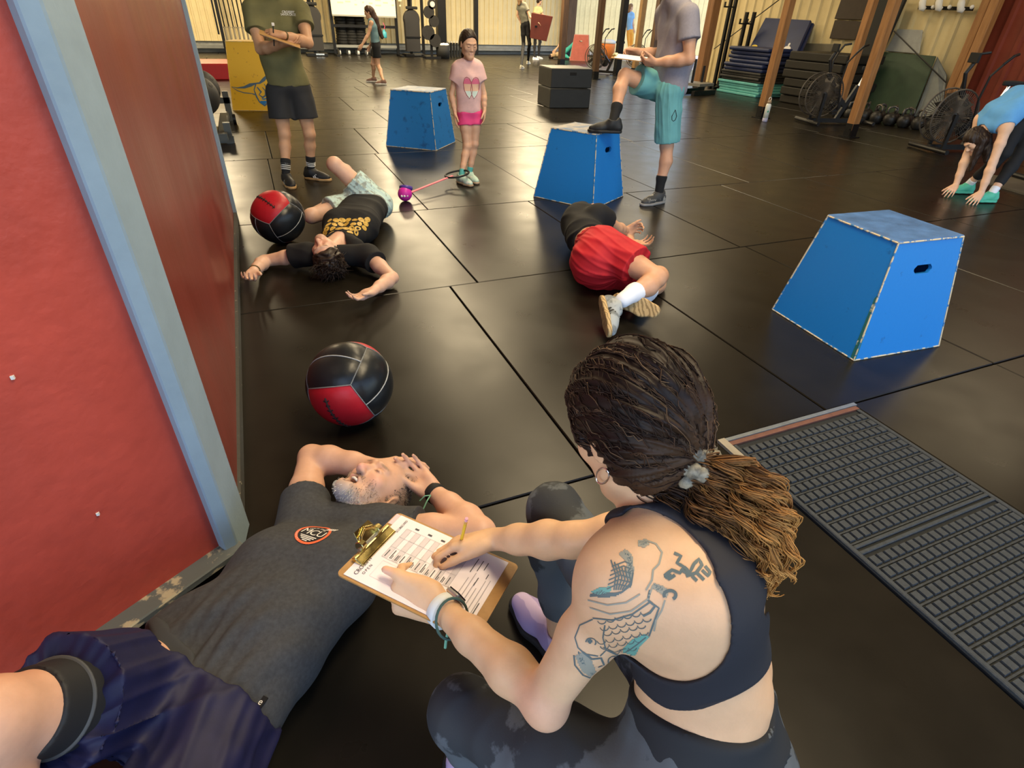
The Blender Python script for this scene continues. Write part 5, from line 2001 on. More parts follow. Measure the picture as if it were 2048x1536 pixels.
ink_patch(IT, [(1246, 1296), (1266, 1278), (1290, 1268), (1298, 1274), (1280, 1292), (1272, 1308), (1256, 1318), (1246, 1312)], WB)
ink_line(IK, [(1250, 1306), (1272, 1290), (1292, 1274)], .0018, WB)
ink_line(IK, [(1206, 1294), (1230, 1304), (1252, 1296)], .0018, WB)
IG.obj('tattoo_shading', m_inkg, wo)
IT.obj('tattoo_teal', m_inkt, wo)
IGU.obj('tattoo_shading', m_inkg, wo)
ITU.obj('tattoo_teal', m_inkt, wo)
IKU.obj('tattoo_lines', m_ink, wo)
IL.obj('tattoo_lettering', m_ink, wo)
IK.obj('tattoo_lines', m_ink, wo)
for o_ in wo.children:
    if o_.name.startswith('tattoo'):
        o_['kind'] = 'stuff'

# ------------------------------------------------------------------ clipboard, paper, pencil
CBW, CBL = .229, .318
cbo = CBC - CBN * .003
cb = thing('clipboard', 'brown clipboard with a brass clip and printed score sheet held by the crouching woman', 'clipboard', cbo)
R_cb = np.stack([CBU, CBV, np.cross(CBU, CBV)], 1)
# in board axes: a along the clip end, b down the sheet; a right-handed frame with the face normal needs a mirrored second axis
ea, eb, ec = CBU, -CBV, CBN
Rb = np.stack([ea, eb, np.cross(ea, eb)], 1)
BP_ = lambda a, b, c=0.: ea * (a - CBW / 2) + CBV * (b - CBL / 2) + ec * c


def rr(w, l, r):
    P = []
    for cx, cy, a0 in ((w - r, r, -90), (w - r, l - r, 0), (r, l - r, 90), (r, r, 180)):
        P += [(cx + r * math.cos(math.radians(a0 + 22.5 * i)), cy + r * math.sin(math.radians(a0 + 22.5 * i))) for i in range(5)]
    return P


pl_ = rr(CBW, CBL, .012)
V = [BP_(a, b, 0) for a, b in pl_] + [BP_(a, b, .0035) for a, b in pl_]
n_ = len(pl_)
MB().add(V, [tuple(range(n_ - 1, -1, -1)), tuple(range(n_, 2 * n_))] + [(i, (i + 1) % n_, n_ + (i + 1) % n_, n_ + i) for i in range(n_)]).obj('board', mat('hardboard', (.42, .23, .075), .5, var=.2, vscale=60), cb)
sh0, sh1, sw0, sw1 = .014, .294, .0065, .2225
MB().add([BP_(sw0, sh0, .0048), BP_(sw1, sh0, .0048), BP_(sw1, sh1, .0044), BP_(sw0, sh1, .0044)], [(0, 1, 2, 3)]).add([BP_(sw0, sh0, .0036), BP_(sw1, sh0, .0036), BP_(sw1, sh1, .0036), BP_(sw0, sh1, .0036)], [(3, 2, 1, 0)]).obj('score_sheet', mat('paper', (.80, .74, .80), .6), cb)
m_pr = mat('print_black', (.06, .06, .07), .6)
m_gr = mat('print_grey', (.36, .34, .38), .6)
m_lg = mat('print_light_grey', (.60, .56, .61), .6)
PK, PG, PL = MB(), MB(), MB()


def rct(mb, a0, b0, a1, b1, c=.0056):
    """printed rectangle: a across the sheet, b down it"""
    mb.add([BP_(a0, b0, c), BP_(a1, b0, c), BP_(a1, b1, c), BP_(a0, b1, c)], [(0, 1, 2, 3)])


def lin(mb, a0, b0, a1, b1, w=.0006):
    if abs(a0 - a1) < 1e-9:
        rct(mb, a0 - w / 2, b0, a0 + w / 2, b1)
    else:
        rct(mb, a0, b0 - w / 2, a1, b0 + w / 2)


# table: rows run across the sheet, printed names at the near end
tb0, tb1, ta0, ta1 = .050, .212, .088, .190
nr = 13
for i in range(nr + 1):
    b = tb0 + (tb1 - tb0) * i / nr
    lin(PG, ta0, b, ta1, b)
    if i < nr:
        if i % 2 == 0:
            rct(PL, ta0 + .001, b + .0005, ta1 - .001, b + (tb1 - tb0) / nr - .0005, .0052)
        h_ = (tb1 - tb0) / nr
        rct(PK, ta0 + .004, b + h_ * .32, ta0 + .026 + .006 * math.sin(i * 2.1), b + h_ * .48)
        if i % 3:
            rct(PK, ta0 + .004, b + h_ * .60, ta0 + .018 + .005 * math.sin(i * 3.7), b + h_ * .72)
for a in (ta0, ta0 + .036, ta0 + .070, ta1):
    lin(PG, a, tb0, a, tb1)
for i in range(5):
    rct(PK, .198, .066 + .034 * i, .203, .076 + .034 * i)
# lower box and paragraph lines
for a in (.030, .080):
    lin(PL, a, .06, a, .150)
for b in (.06, .150):
    lin(PL, .030, b, .080, b)
for i in range(3):
    rct(PL, .016, .170 + .020 * i, .070, .184 + .020 * i)
for i in range(6):
    rct(PG, .024 + .004 * (i % 2), .236 + .009 * i, .135 + .02 * math.sin(i * 1.7), .2375 + .009 * i)
for i in range(3):
    rct(PK, .150 + .01 * i, .232 + .012 * i, .195, .2338 + .012 * i)
for (a, b, l) in ((.12, .255, .05), (.05, .285, .07), (.15, .27, .03)):
    rct(PK, a, b, a + l * .5, b + .0018)
PL.obj('print_shading', m_lg, cb)
PG.obj('print_rules', m_gr, cb)
PK.obj('print_words', m_pr, cb)
for txt, a, b, sz in (('CROSSFIT', .046, .034, .013), ('O P E N', .042, .047, .009), ('SCORECARD', .190, .036, .008)):
    vs, fs = text_mesh(txt, sz)
    # letters read along the sheet's width
    mkobj('print_lettering', [BP_(a + x, b - y, .0058) for x, y in vs], [f[::-1] for f in fs], m_pr, cb)
rct(Z_ := MB(), .184, .002, .222, .018, .0042)
Z_.obj('name_sticker', mat('pale_sticker', (.62, .50, .55), .5), cb)
# brass clip at the short end
m_brass = mat('brass', (.62, .50, .20), .22, 1., rvar=.1, vscale=30)
mb = MB()
ac = .105
mb.add([BP_(ac - .062, .014, .0045), BP_(ac + .062, .014, .0045), BP_(ac + .062, .034, .0055), BP_(ac - .062, .034, .0055), BP_(ac - .062, .014, .016), BP_(ac + .062, .014, .016), BP_(ac + .062, .030, .010), BP_(ac - .062, .030, .010)], [(0, 1, 2, 3), (7, 6, 5, 4), (0, 4, 5, 1), (1, 5, 6, 2), (2, 6, 7, 3), (3, 7, 4, 0)])
mb.tube([BP_(ac - .062, .032, .007), BP_(ac + .062, .032, .007)], .0035, 8)
mb.tube([BP_(ac - .062, .013, .011), BP_(ac + .062, .013, .011)], .0065, 10)
mb.obj('clip_jaw', m_brass, cb, bevel=.0015, seg=1)
mb = MB()
for s in (-1, 1):
    mb.cyl(BP_(ac + s * .030 - .007, .006, .024), BP_(ac + s * .030 + .007, .006, .024), .011, n=14)
    mb.tube([BP_(ac + s * .030, .006, .02), BP_(ac + s * .020, -.004, .034), BP_(ac, -.010, .040)], .005, 8)
mb.add([BP_(ac - .034, .012, .016), BP_(ac + .034, .012, .016), BP_(ac + .026, -.016, .040), BP_(ac - .026, -.016, .040), BP_(ac - .034, .010, .019), BP_(ac + .034, .010, .019), BP_(ac + .026, -.018, .043), BP_(ac - .026, -.018, .043)], [(0, 1, 2, 3), (7, 6, 5, 4), (0, 4, 5, 1), (1, 5, 6, 2), (2, 6, 7, 3), (3, 7, 4, 0)])
mb.obj('clip_lever', m_brass, cb, bevel=.001, seg=1)
MB().tube([BP_(ac - .04, .008, .018), BP_(ac + .04, .008, .018)], .0045, 10).obj('clip_spring', mat('clip_steel', (.55, .56, .55), .3, 1.), cb)
# pencil in the right hand
pt0 = PD(932, 1042, 1.16)
pt1 = PD(918, 1100, 1.235)
pd_ = nz(pt1 - pt0)
pen = thing('pencil', 'yellow pencil with a pink eraser in the crouching woman\'s hand', 'pencil', pt0)
MB().cyl(pd_ * .008, pd_ * .09, .0036, n=6).obj('shaft', mat('pencil_yellow', (.72, .48, .03), .45), pen)
MB().cyl(pd_ * .0, pd_ * .009, .0037, n=10).obj('ferrule', MATS['brass'], pen)
MB().cyl(pd_ * -.010, pd_ * .0, .0036, n=10).obj('eraser', mat('eraser_pink', (.70, .34, .42), .7), pen)
MB().cyl(pd_ * .09, pd_ * .108, .0036, .0004, n=6).obj('point', mat('pencil_wood', (.55, .36, .2), .7), pen)
# ------------------------------------------------------------------ the man in the grey polo, flat on his back
PB = V3(-.02, .75, 0)
po = person('person', 'bearded man in a dark grey polo lying on his back laughing, arms over his head', PB)
nb = G(693, 1058, .10)
cc = G(612, 1150, .125)
be = G(520, 1262, .125)
pc = G(395, 1385, .125)
hc = G(752, 985, .125)
ax = nz((nb - pc) * V3(1, 1, 0))
sdd = nz(np.cross(ax, V3(0, 0, 1)))       # his left is on the viewer's right
shR = G(603, 1050, .12)
shL = nb + (nb - shR) * V3(1, 1, 0) - ax * .02
shL[2] = .11
fr = V3(0, 0, 1.)
wrR = G(752, 935, .17)
elR = ik(shR, wrR, .31, .27, 568, 945)
wrL = G(868, 985, .12)
elL = ik(shL, wrL, .30, .26, 955, 1068)
hpR = pc - sdd * .09
hpL = pc + sdd * .09
knR = RL(hpR, -35, 1450, .45, False)
anR = knR + nz(V3(*(-ax[:2]), 0)) * .12 + V3(0, 0, -.38)
anR[2] = .08
knL = G(330, 1690, .22)
knL = hpL + nz(knL - hpL) * .43
anL = knL - ax * .38 + V3(0, 0, -.10)
anL[2] = .07
#print('P', np.linalg.norm(shL - shR), np.linalg.norm(elR - shR), np.linalg.norm(wrR - elR), np.linalg.norm(nb - pc), np.linalg.norm(hc - nb), np.linalg.norm(knR - hpR))
#print('P', *[np.round(q, 2) for q in (hc, nb, cc, be, pc, shL, shR, elL, wrL, elR, wrR, knL, knR, anL, anR)])
F = Fig()
torso(F, nb, cc, be, pc, shL, shR, fr, 1.0, 1.0, 1.05, 1.05)
F.ell(be + V3(0, 0, .03), (.13, .13, .09), k=.06, g='to')
arm(F, shR, elR, wrR, 1.0, 'R', 1.12)
arm(F, shL, elL, wrL, 1.0, 'L', 1.1)
leg(F, hpR, knR, anR, 1.05, 'R', 1.08)
leg(F, hpL, knL, anL, 1.05, 'L', 1.05)
hu = nz(G(805, 945, .12) - G(705, 1015, .12))
hf = nz(V3(-.14, .17, 1.0) + hu * .12)
HP, HA = head(F, hc, hf, hu, nb, 1.06, mouth=.020, nk=1.08)
hand(F, wrR, nz(G(810, 920, .16) - wrR), V3(.1, -.3, -.9), nz(hu * -.4 + V3(0, 0, .6)), 1.0, curl=(.25, .35, .3), thumb=(.7, .3, .2), side='R')
hand(F, wrL, nz(G(822, 938, .15) - wrL), nz(V3(-.35, -.25, .8)), nz(V3(-.6, -.6, .2)), 1.0, curl=(.35, .55, .45), thumb=(.8, .45, .3), side='L', spread=.08)
beard = (.50, .46, .42)
dkb = (.20, .13, .09)
sk = (.64, .37, .25)
pts = [(HP(0, .058, -.105), (.052, .05, .036), HA, (.40, .35, .31), .8), (HP(0, .05, -.115), (.04, .05, .03), HA, (.52, .48, .45), .5),
       (HP(.055, .02, -.060), (.020, .045, .045), HA, (.40, .30, .24), .75), (HP(-.055, .02, -.060), (.020, .045, .045), HA, (.40, .30, .24), .75),
       (HP(0, .092, -.046), (.034, .016, .009), HA, (.33, .22, .17), .85),
       (HP(0, -.035, .06), (.088, .09, .085), HA, (.30, .26, .23), .75), (HP(.07, -.03, .0), (.02, .035, .04), HA, (.38, .32, .29), .6), (HP(-.07, -.03, .0), (.02, .035, .04), HA, (.38, .32, .29), .6),
       (HP(.032, .085, .027), (.022, .014, .0055), HA, dkb, .75), (HP(-.032, .085, .027), (.022, .014, .0055), HA, dkb, .75),
       (HP(.032, .092, -.001), (.015, .012, .0026), HA, (.16, .08, .06), .8), (HP(-.032, .092, -.001), (.015, .012, .0026), HA, (.16, .08, .06), .8),
       (HP(0, .115, -.028), (.02, .02, .018), HA, (.72, .34, .27), .6), (HP(.045, .07, -.02), (.025, .03, .02), HA, (.68, .34, .26), .5), (HP(-.045, .07, -.02), (.025, .03, .02), HA, (.68, .34, .26), .5),
       (HP(0, .088, -.092), (.018, .014, .007), HA, (.60, .26, .23), .7), (HP(0, .092, -.057), (.018, .014, .005), HA, (.58, .26, .23), .6), (HP(0, .082, -.074), (.017, .02, .011), HA, (.13, .03, .03), .95)]
pbody = skin_mesh('body', F.P, .0036, m_skin, po, color=sk, paints=pts, floor_z=.002)
MB().tube([HP(-.014, .078, -.0605) - PB, HP(-.007, .085, -.061) - PB, HP(0, .087, -.061) - PB, HP(.007, .085, -.061) - PB, HP(.014, .078, -.0605) - PB], .0045, 8).obj('upper_teeth', mat('teeth', (.78, .74, .68), .35), po, smooth=True)
# short stubble hairs standing on beard and scalp
ptree = tree(pbody)
m_gh = mat('grey_hair', (.5, .5, .5), .5, attr='Col', var=.3, vscale=60)
hb = MB()
hcol = []
rs = np.random.default_rng(5)
for i in range(4200):
    if i < 1700:
        d = HA @ V3(rs.uniform(-.075, .075), rs.uniform(-.0, .10), rs.uniform(-.135, -.035))
        yy = d @ HA[:, 1]
        zz = d @ HA[:, 2]
        xx = d @ HA[:, 0]
        if zz > -.085 and abs(xx) < .048 and not (abs(xx) < .030 and -.056 < zz < -.042):
            continue
        c = (.52, .50, .47) if zz < -.085 else (.34, .24, .18)
        L = .007
    else:
        d = HA @ V3(rs.uniform(-.09, .09), rs.uniform(-.12, .02), rs.uniform(-.02, .13))
        c = (.30, .27, .25) if rs.random() < .6 else (.10, .08, .07)
        L = .008
    q = ptree.find_nearest(Vector(hc + d))
    p, n = np.array(q[0]), np.array(q[1])
    if np.linalg.norm(p - hc - d) > .05:
        continue
    g = nz(n + HA[:, 2] * (-.8 if i < 1700 else -.2) + rs.normal(0, .3, 3))
    k0 = len(hb.v)
    hb.cyl(p - PB, p + g * L - PB, .0007, .0003, n=3, caps=False)
    hcol += [np.array(c) * rs.uniform(.7, 1.35)] * (len(hb.v) - k0)
ho_ = hb.obj('beard_and_hair', m_gh, po)
ho_['kind'] = 'stuff'
at = ho_.data.color_attributes.new('Col', 'FLOAT_COLOR', 'POINT')
at.data.foreach_set('color', np.concatenate([np.array(hcol), np.ones((len(hcol), 1))], 1).astype(np.float32).ravel())

# polo shirt
J = dict(shL=shL, shR=shR, elL=elL, elR=elR, nb=nb, hc=hc, fr=fr)
m_polo = mat('charcoal_jersey', (.052, .055, .062), .85, var=.35, vscale=90, bump=.06, bscale=500)
hem = pc - ax * .030
hn = nz((pc - be) + sdd * -.05 + V3(0, 0, .02))
TP = tee(F, J, 1.0, .017, .36, .012, hem, hn)
for q_ in (hpR, hpL):
    TP.append(dict(t='c', a=q_ + ax * .10, b=q_ - ax * .06, ra=.118, rb=.132, k=.05, n=None, q=1, cut=(hem, hn), sub=False, g=''))



def polo_folds(V, N):
    a = (V - hem) @ ax
    b = (V - hem) @ sdd
    w = np.clip(1 - np.abs(a - .10) / .22, 0, 1)
    m_ = .5 + .5 * np.sin(b * 17 + a * 9)
    o = (.0036 * w * m_ * np.sin(b * 175 + a * 30 + 2.2 * np.sin(a * 13 + b * 8)) + .005 * w * np.sin(b * 60 - a * 24 + 1.5 * np.sin(a * 14)))
    return V + N * np.maximum(o, -.004)[:, None]


polo = skin_mesh('polo_shirt', TP, .0045, m_polo, po, disp=[folds(.0030, 17, 11, ax, .5), polo_folds], floor_z=.003)
potree = tree(polo)
band = pick(F, ('to',), .021, k=.04, cut=[(hem, hn), (hem - hn * .016, -hn)]) + [dict(p_, ra=.124, rb=.136, cut=[(hem, hn), (hem - hn * .016, -hn)]) for p_ in TP[-2:]]
skin_mesh('shirt_hem', band, .0045, mat('hem_jersey', (.040, .043, .049), .9), po, floor_z=.003)
# collar and placket
CL = MB()
cl0 = nb - fr * 0
cu, cv = sdd, nz(np.cross(sdd, nz(hc - nb)))
for s in (-1, 1):
    P = []
    for i in range(9):
        a = math.radians(-20 + 100 * i / 8)
        rad = .076
        c = nb + (hc - nb) * .02 + s * sdd * rad * math.cos(a) + V3(0, 0, 1) * rad * math.sin(a) * .95 - ax * .030 * math.sin(a)
        wid = .034 + .012 * (i / 8)
        P.append((c + (hc - nb) * .18, c + s * sdd * .012 - ax * wid + V3(0, 0, .012)))
    for i in range(8):
        CL.add([P[i][0] - PB, P[i + 1][0] - PB, P[i + 1][1] - PB, P[i][1] - PB], [(0, 1, 2, 3)])
        CL.add([P[i][0] - PB + V3(0, 0, -.004), P[i + 1][0] - PB + V3(0, 0, -.004), P[i + 1][1] - PB + V3(0, 0, -.004), P[i][1] - PB + V3(0, 0, -.004)], [(3, 2, 1, 0)])
CL.obj('collar', mat('collar_knit', (.034, .038, .050), .9), po, smooth=True)


def on_cloth(p, tr, d, lift):
    q = tr.ray_cast(Vector(p - np.array(d) * .3), Vector(d))
    if q[0] is None:
        return np.array(p)
    return np.array(q[0]) - np.array(d) * lift


def decal(name, vs, fs, o, X, Y, tr, d, material, parent, base, lift=.0012):
    """flat print carried onto the cloth along d"""
    P = [on_cloth(o + X * a + Y * b, tr, d, lift) - base for a, b in vs]
    return mkobj(name, P, fs, material, parent)


def ring(r0, r1, n=40, a0=0, a1=360, sq=1.):
    A = [math.radians(a0 + (a1 - a0) * i / n) for i in range(n + 1)]
    return [(r * math.cos(a), r * sq * math.sin(a)) for a in A for r in (r0, r1)], [(2 * i, 2 * i + 1, 2 * i + 3, 2 * i + 2) for i in range(n)]


def disc(r, rings=5, n=32):
    V, Fc = [(0, 0)], []
    for j in range(1, rings + 1):
        for i in range(n):
            a = 2 * math.pi * i / n
            V.append((r * j / rings * math.cos(a), r * j / rings * math.sin(a)))
    for i in range(n):
        Fc.append((0, 1 + i, 1 + (i + 1) % n))
        for j in range(1, rings):
            a, b = 1 + (j - 1) * n, 1 + j * n
            Fc.append((a + i, b + i, b + (i + 1) % n, a + (i + 1) % n))
    return V, Fc


lo_ = PV(627, 1068, (0, 0, .235), (0, 0, 1))
dn = V3(0, 0, -1)
m_or = mat('badge_orange', (.72, .13, .045), .6)
m_wh = mat('badge_white', (.75, .73, .70), .6)
LX, LY = sdd * 1., ax * 1.
vs, fs = disc(.046)
decal('badge_ground', vs, fs, lo_, LX, LY, potree, dn, mat('badge_black', (.012, .012, .014), .7), po, PB, .0012)
vs, fs = ring(.040, .0475)
decal('badge_ring', vs, fs, lo_, LX, LY, potree, dn, m_or, po, PB, .002)
vs, fs = text_mesh('MCU', .038, .92)
decal('badge_letters', vs, fs, lo_ + LY * .002, LX * .92, LY * 1.0, potree, dn, m_wh, po, PB, .0022)
BR = MB()
for j in range(4):
    w_ = (.026, .022, .016, .008)[j]
    y_ = -.017 - .0055 * j
    V = [(-w_, y_), (w_, y_), (w_, y_ - .003), (-w_, y_ - .003)]
    BR.add([on_cloth(lo_ + LX * a + LY * b, potree, dn, .0022) - PB for a, b in V], [(0, 3, 2, 1)])
for j in range(5):
    x_ = .016 + .006 * j
    V = [(x_, .024 + .002 * j), (x_ + .003, .024 + .002 * j), (x_ + .009, .040 + .001 * j), (x_ + .006, .041 + .001 * j)]
    BR.add([on_cloth(lo_ + LX * a + LY * b, potree, dn, .0022) - PB for a, b in V], [(0, 1, 2, 3)])
BR.obj('badge_bars', m_wh, po)
for txt, r, a0, sz, m_ in (('MARIN COUNTY', .0285, 90, .008, m_wh), ('STRENGTH', .0435, 215, .0065, m_wh)):
    n = len(txt)
    for i, ch in enumerate(txt):
        if ch == ' ':
            continue
        if a0 == 90:
            a = math.radians(a0 + (n / 2 - i - .5) * 9.5)
            vs, fs = text_mesh(ch, sz)
            Xr, Yr = LX * math.sin(a) - LY * math.cos(a), LX * math.cos(a) + LY * math.sin(a)
        else:
            a = math.radians(a0 - (n / 2 - i - .5) * -9.5)
            vs, fs = text_mesh(ch, sz)
            Xr, Yr = -(LX * math.sin(a) - LY * math.cos(a)), -(LX * math.cos(a) + LY * math.sin(a))
        if r > .04 or a0 == 90:
            decal('badge_small_letter', vs, fs, lo_ + (LX * math.cos(a) + LY * math.sin(a)) * r, Xr, Yr, potree, dn, m_, po, PB, .0026)

# shorts, compression layer under them, wrist bands
m_navysh = mat('navy_shorts', (.010, .011, .052), .6, var=.25, vscale=30, bump=.04, bscale=300)
uR, uL = knR - hpR, knL - hpL
SP = pick(F, ('to',), .012, k=.05, cut=(be * -.15 + pc * 1.15, nz(be - pc)))
for hp, u in ((hpR, uR), (hpL, uL)):
    e = hp + u * (.68 if hp is hpR else .62)
    SP.append(dict(t='c', a=hp - u * .05, b=e + u * .15, ra=.112, rb=.124, k=.05, n=None, q=1, cut=(e, nz(u)), sub=False, g=''))
SP.append(dict(t='e', a=pc + V3(0, 0, .0), r=np.array([.185, .15, .122]), ax=np.stack([sdd, ax, V3(0, 0, 1)], 1), k=.06, n=None, cut=(be * -.15 + pc * 1.15, nz(be - pc)), sub=False, g=''))
SP.append(dict(t='c', a=hpR + uR * .1, b=hpL + uL * .1, ra=.10, rb=.10, k=.06, n=None, q=1, cut=None, sub=False, g=''))
skin_mesh('shorts', SP, .005, m_navysh, po, disp=[pleats(hpR - ax * .05 + V3(0, 0, -.05), uR, 6, .0060, .45), pleats(hpL - ax * .05 + V3(0, 0, -.05), uL, 5, .0055, .45, 1.), folds(.0025, 14, 5)], floor_z=.003, cuts=[(pc + ax * .010, ax)])
m_comp = mat('black_compression', (.016, .017, .019), .6, bump=.03, bscale=300)
e = hpR + uR * .84
CP = pick(F, ('thR',), .006, k=.03, cut=[(e, nz(uR)), (hpR + uR * .32, -nz(uR))])
skin_mesh('compression_short', CP, .0045, m_comp, po)
e2 = hpR + uR * .72
MB().lathe([(.0835, -.003), (.0855, 0), (.0835, .003)], 36, e2 - PB, nz(uR)).obj('hem_seam', mat('seam_grey', (.06, .065, .07), .6), po, smooth=True)
fL = nz(wrL - elL)
MB().lathe([(.0325, -.014), (.0350, -.012), (.0350, .012), (.0325, .014)], 26, wrL - fL * .006 - PB, fL).obj('wrist_band', m_grip if 'm_grip' in globals() else m_dark, po, smooth=True)
mb = MB()
a0 = wrL - fL * .004 + V3(-.02, -.025, .02)
for s in (-1, 1):
    mb.tube([a0 - PB, a0 + V3(-.018, -.012 * s - .012, .004) - PB, a0 + V3(-.036, -.02 * s - .02, -.012) - PB], .0022, 6)
mb.obj('cord_ends', m_cord, po)
# little sewn hem tab
tp_ = PV(518, 1395, (0, 0, .22), (0, 0, 1))
tp_ = on_cloth(tp_, potree, dn, .003)
Rt = np.stack([sdd, ax, V3(0, 0, 1)], 1)
MB().box(tp_ - PB, (.016, .026, .003), Rt).obj('hem_tab', m_dark, po)
vs, fs = text_mesh('e', .02)
mkobj('hem_tab_mark', [tp_ + sdd * a + ax * b + V3(0, 0, .0022) - PB for a, b in vs], fs, m_wh, po)
for an_, nm in ((anR, 'R'), (anL, 'L')):
    shoe(po, an_ * V3(1, 1, 0) + V3(0, 0, .094), nz(-ax), V3(0, 0, 1), 1.05, m_grip if 'm_grip' in globals() else m_dark, m_wh, .008)
# ------------------------------------------------------------------ the other people
def stage(base):
    """pixels to points on an upright plane through a standing figure; off moves towards the camera"""
    b = V3(base[0], base[1], 0)
    n = nz((CAMP - b) * V3(1, 1, 0))
    return lambda px, py, off=0.: PV(px, py, b + n * off, n), n


def cloth(name, prims, m, root, h, disp=None, floor_z=None, cuts=()):
    return skin_mesh(name, prims, h, m, root, disp=disp, floor_z=floor_z, cuts=cuts)


def leg_tube(hp, kn, an, f, s, r0, r1, k=.04, knee=False):
    """a trouser or short leg from the hip to a fraction of the thigh (or past the knee)"""
    u = kn - hp
    e = hp + u * f
    return dict(t='c', a=hp - u * .02, b=e + u * .12, ra=r0 * s, rb=r1 * s, k=k, n=None, q=1, cut=(e, nz(u)), sub=False, g='')


def shorts(F, J, s, f=.6, r0=.100, r1=.105, infl=.012, top=.5):
    P = pick(F, ('to',), infl, k=.05, cut=(J['be'] * top + J['pc'] * (1 - top), nz(J['be'] - J['pc'])))
    for sd in 'LR':
        P.append(leg_tube(J['hp' + sd], J['kn' + sd], J['an' + sd], f, s, r0, r1))
    return P


def hair_cap(F, HP, HA, s=1., hl=(.070, .045), inf=.010, nape=-.07):
    P = Fig()
    cuts = [(HP(0, *hl), nz(HA @ V3(0, .85, -.5))), (HP(0, 0, nape), nz(HA @ V3(0, .45, -.9)))]
    P.ell(HP(0, -.014, .034), (s * (.076 + inf), s * (.096 + inf), s * (.090 + inf)), HA, k=.02, cut=cuts)
    P.ell(HP(0, -.05, -.005), (s * (.070 + inf), s * (.060 + inf), s * (.080 + inf)), HA, k=.03, cut=cuts)
    for t in (-1, 1):
        P.ell(HP(t * .088, .0, -.010), (.02 * s, .022 * s, .034 * s), HA, k=.01, sub=True)
    return P


def hairy(seed, amp=.004, f=90):
    r = np.random.default_rng(seed)
    D = r.normal(size=(4, 3))

    def fn(V, N):
        o = sum(np.sin(V @ D[i] * f + 3 * np.sin(V @ D[i - 1] * f * .4)) for i in range(4))
        return V + N * (amp * o / 4)[:, None]
    return fn


FACE = lambda HP, HA, s, brow=(.10, .06, .04), lash=(.14, .08, .06), lip=(.58, .25, .22): [
    (HP(.032, .085, .026), V3(.020, .014, .005) * s, HA, brow, .8), (HP(-.032, .085, .026), V3(.020, .014, .005) * s, HA, brow, .8),
    (HP(.032, .092, -.001), V3(.015, .012, .003) * s, HA, lash, .9), (HP(-.032, .092, -.001), V3(.015, .012, .003) * s, HA, lash, .9),
    (HP(0, .090, -.066), V3(.019, .014, .008) * s, HA, lip, .75)]
m_dkhair = mat('brown_hair', (.030, .016, .010), .5, var=.5, vscale=60)
m_blackcloth = mat('black_cotton', (.010, .010, .011), .85, bump=.05, bscale=300)
m_blk_shoe = mat('black_shoe', (.014, .014, .015), .55)
m_wht = mat('off_white', (.72, .70, .66), .6)
m_gum = mat('gum_sole', (.40, .24, .10), .6)
m_sock = mat('black_sock', (.012, .012, .013), .9)
TAN = (.60, .33, .20)
PALE = (.68, .42, .30)


def sock(F, root, side, J, frm, m, h=.006, infl=.004):
    a, k = J['an' + side], J['kn' + side]
    e = a + (k - a) * frm
    P = pick(F, ('sh' + side,), infl, cut=[(e, nz(k - a))])
    return skin_mesh('sock', P, h, m, root)


# --- man on his back in a black tee and mint shorts, head towards the camera
B = G(700, 480) * V3(1, 1, 0)
t = person('person', 'man in black tee with gold print and mint shorts sprawled on his back', B)
J = {}
J['hc'], J['nb'] = G(655, 512, .125), G(684, 478, .12)
J['cc'], J['be'], J['pc'] = G(702, 452, .13), G(722, 428, .13), G(736, 408, .13)
ax = nz((J['nb'] - J['pc']) * V3(1, 1, 0))
sd = nz(np.cross(ax, V3(0, 0, 1)))
J['shR'] = G(736, 511, .11)
J['shL'] = G(614, 508, .11)
J['wrR'], J['wrL'] = G(745, 583, .07), G(507, 543, .08)
J['elR'] = ik(J['shR'], J['wrR'], .30, .26, 786, 556)
J['elL'] = ik(J['shL'], J['wrL'], .30, .26, 540, 520)
J['fr'] = V3(0, 0, 1)
J['hpR'], J['hpL'] = J['pc'] + sd * .09, J['pc'] - sd * .09
if (J['hpR'] - J['shR']) @ (J['hpR'] - J['shR']) > (J['hpL'] - J['shR']) @ (J['hpL'] - J['shR']):
    J['hpR'], J['hpL'] = J['hpL'], J['hpR']
J['knR'] = RL(J['hpR'], 668, 328, .44, True)
J['anR'] = G(738, 375, .09)
J['knL'] = RL(J['hpL'], 622, 432, .43, False)
J['knL'][2] = max(.1, J['knL'][2])
J['anL'] = G(720, 385, .07)
#print('BT', {k: np.round(v, 2) for k, v in J.items()}, np.linalg.norm(J['nb'] - J['pc']), np.linalg.norm(J['shL'] - J['shR']))
F = Fig()
torso(F, J['nb'], J['cc'], J['be'], J['pc'], J['shL'], J['shR'], J['fr'], 1., 1., 1., 1.)
for q in 'LR':
    arm(F, J['sh' + q], J['el' + q], J['wr' + q], .98, q)
    leg(F, J['hp' + q], J['kn' + q], J['an' + q], .98, q)
hu = nz(G(648, 545, .12) - G(660, 476, .12))
hf = nz(V3(-.42, -.18, .9))
HP, HA = head(F, J['hc'], hf, hu, J['nb'], 1.02)
hand(F, J['wrR'], nz(G(716, 596, .06) - J['wrR']), V3(0, 0, 1), nz(V3(.5, -.5, 0)), 1., curl=(.35, .45, .4), side='R')
hand(F, J['wrL'], nz(G(494, 570, .06) - J['wrL']), V3(.15, .0, 1), nz(V3(1, -.3, .2)), 1., curl=(.5, .7, .5), side='L')
ruddy = (.60, .27, .19)
bd = skin_mesh('body', F.P, .0058, m_skin, t, color=PALE, paints=FACE(HP, HA, 1.) + [(HP(0, .07, -.03), (.06, .05, .05), HA, ruddy, .6), (HP(0, .05, .07), (.06, .06, .03), HA, ruddy, .5), (HP(0, .06, -.10), (.05, .05, .045), HA, (.34, .19, .13), .55), (HP(0, .085, -.05), (.035, .02, .012), HA, (.34, .19, .13), .5)], floor_z=.002)
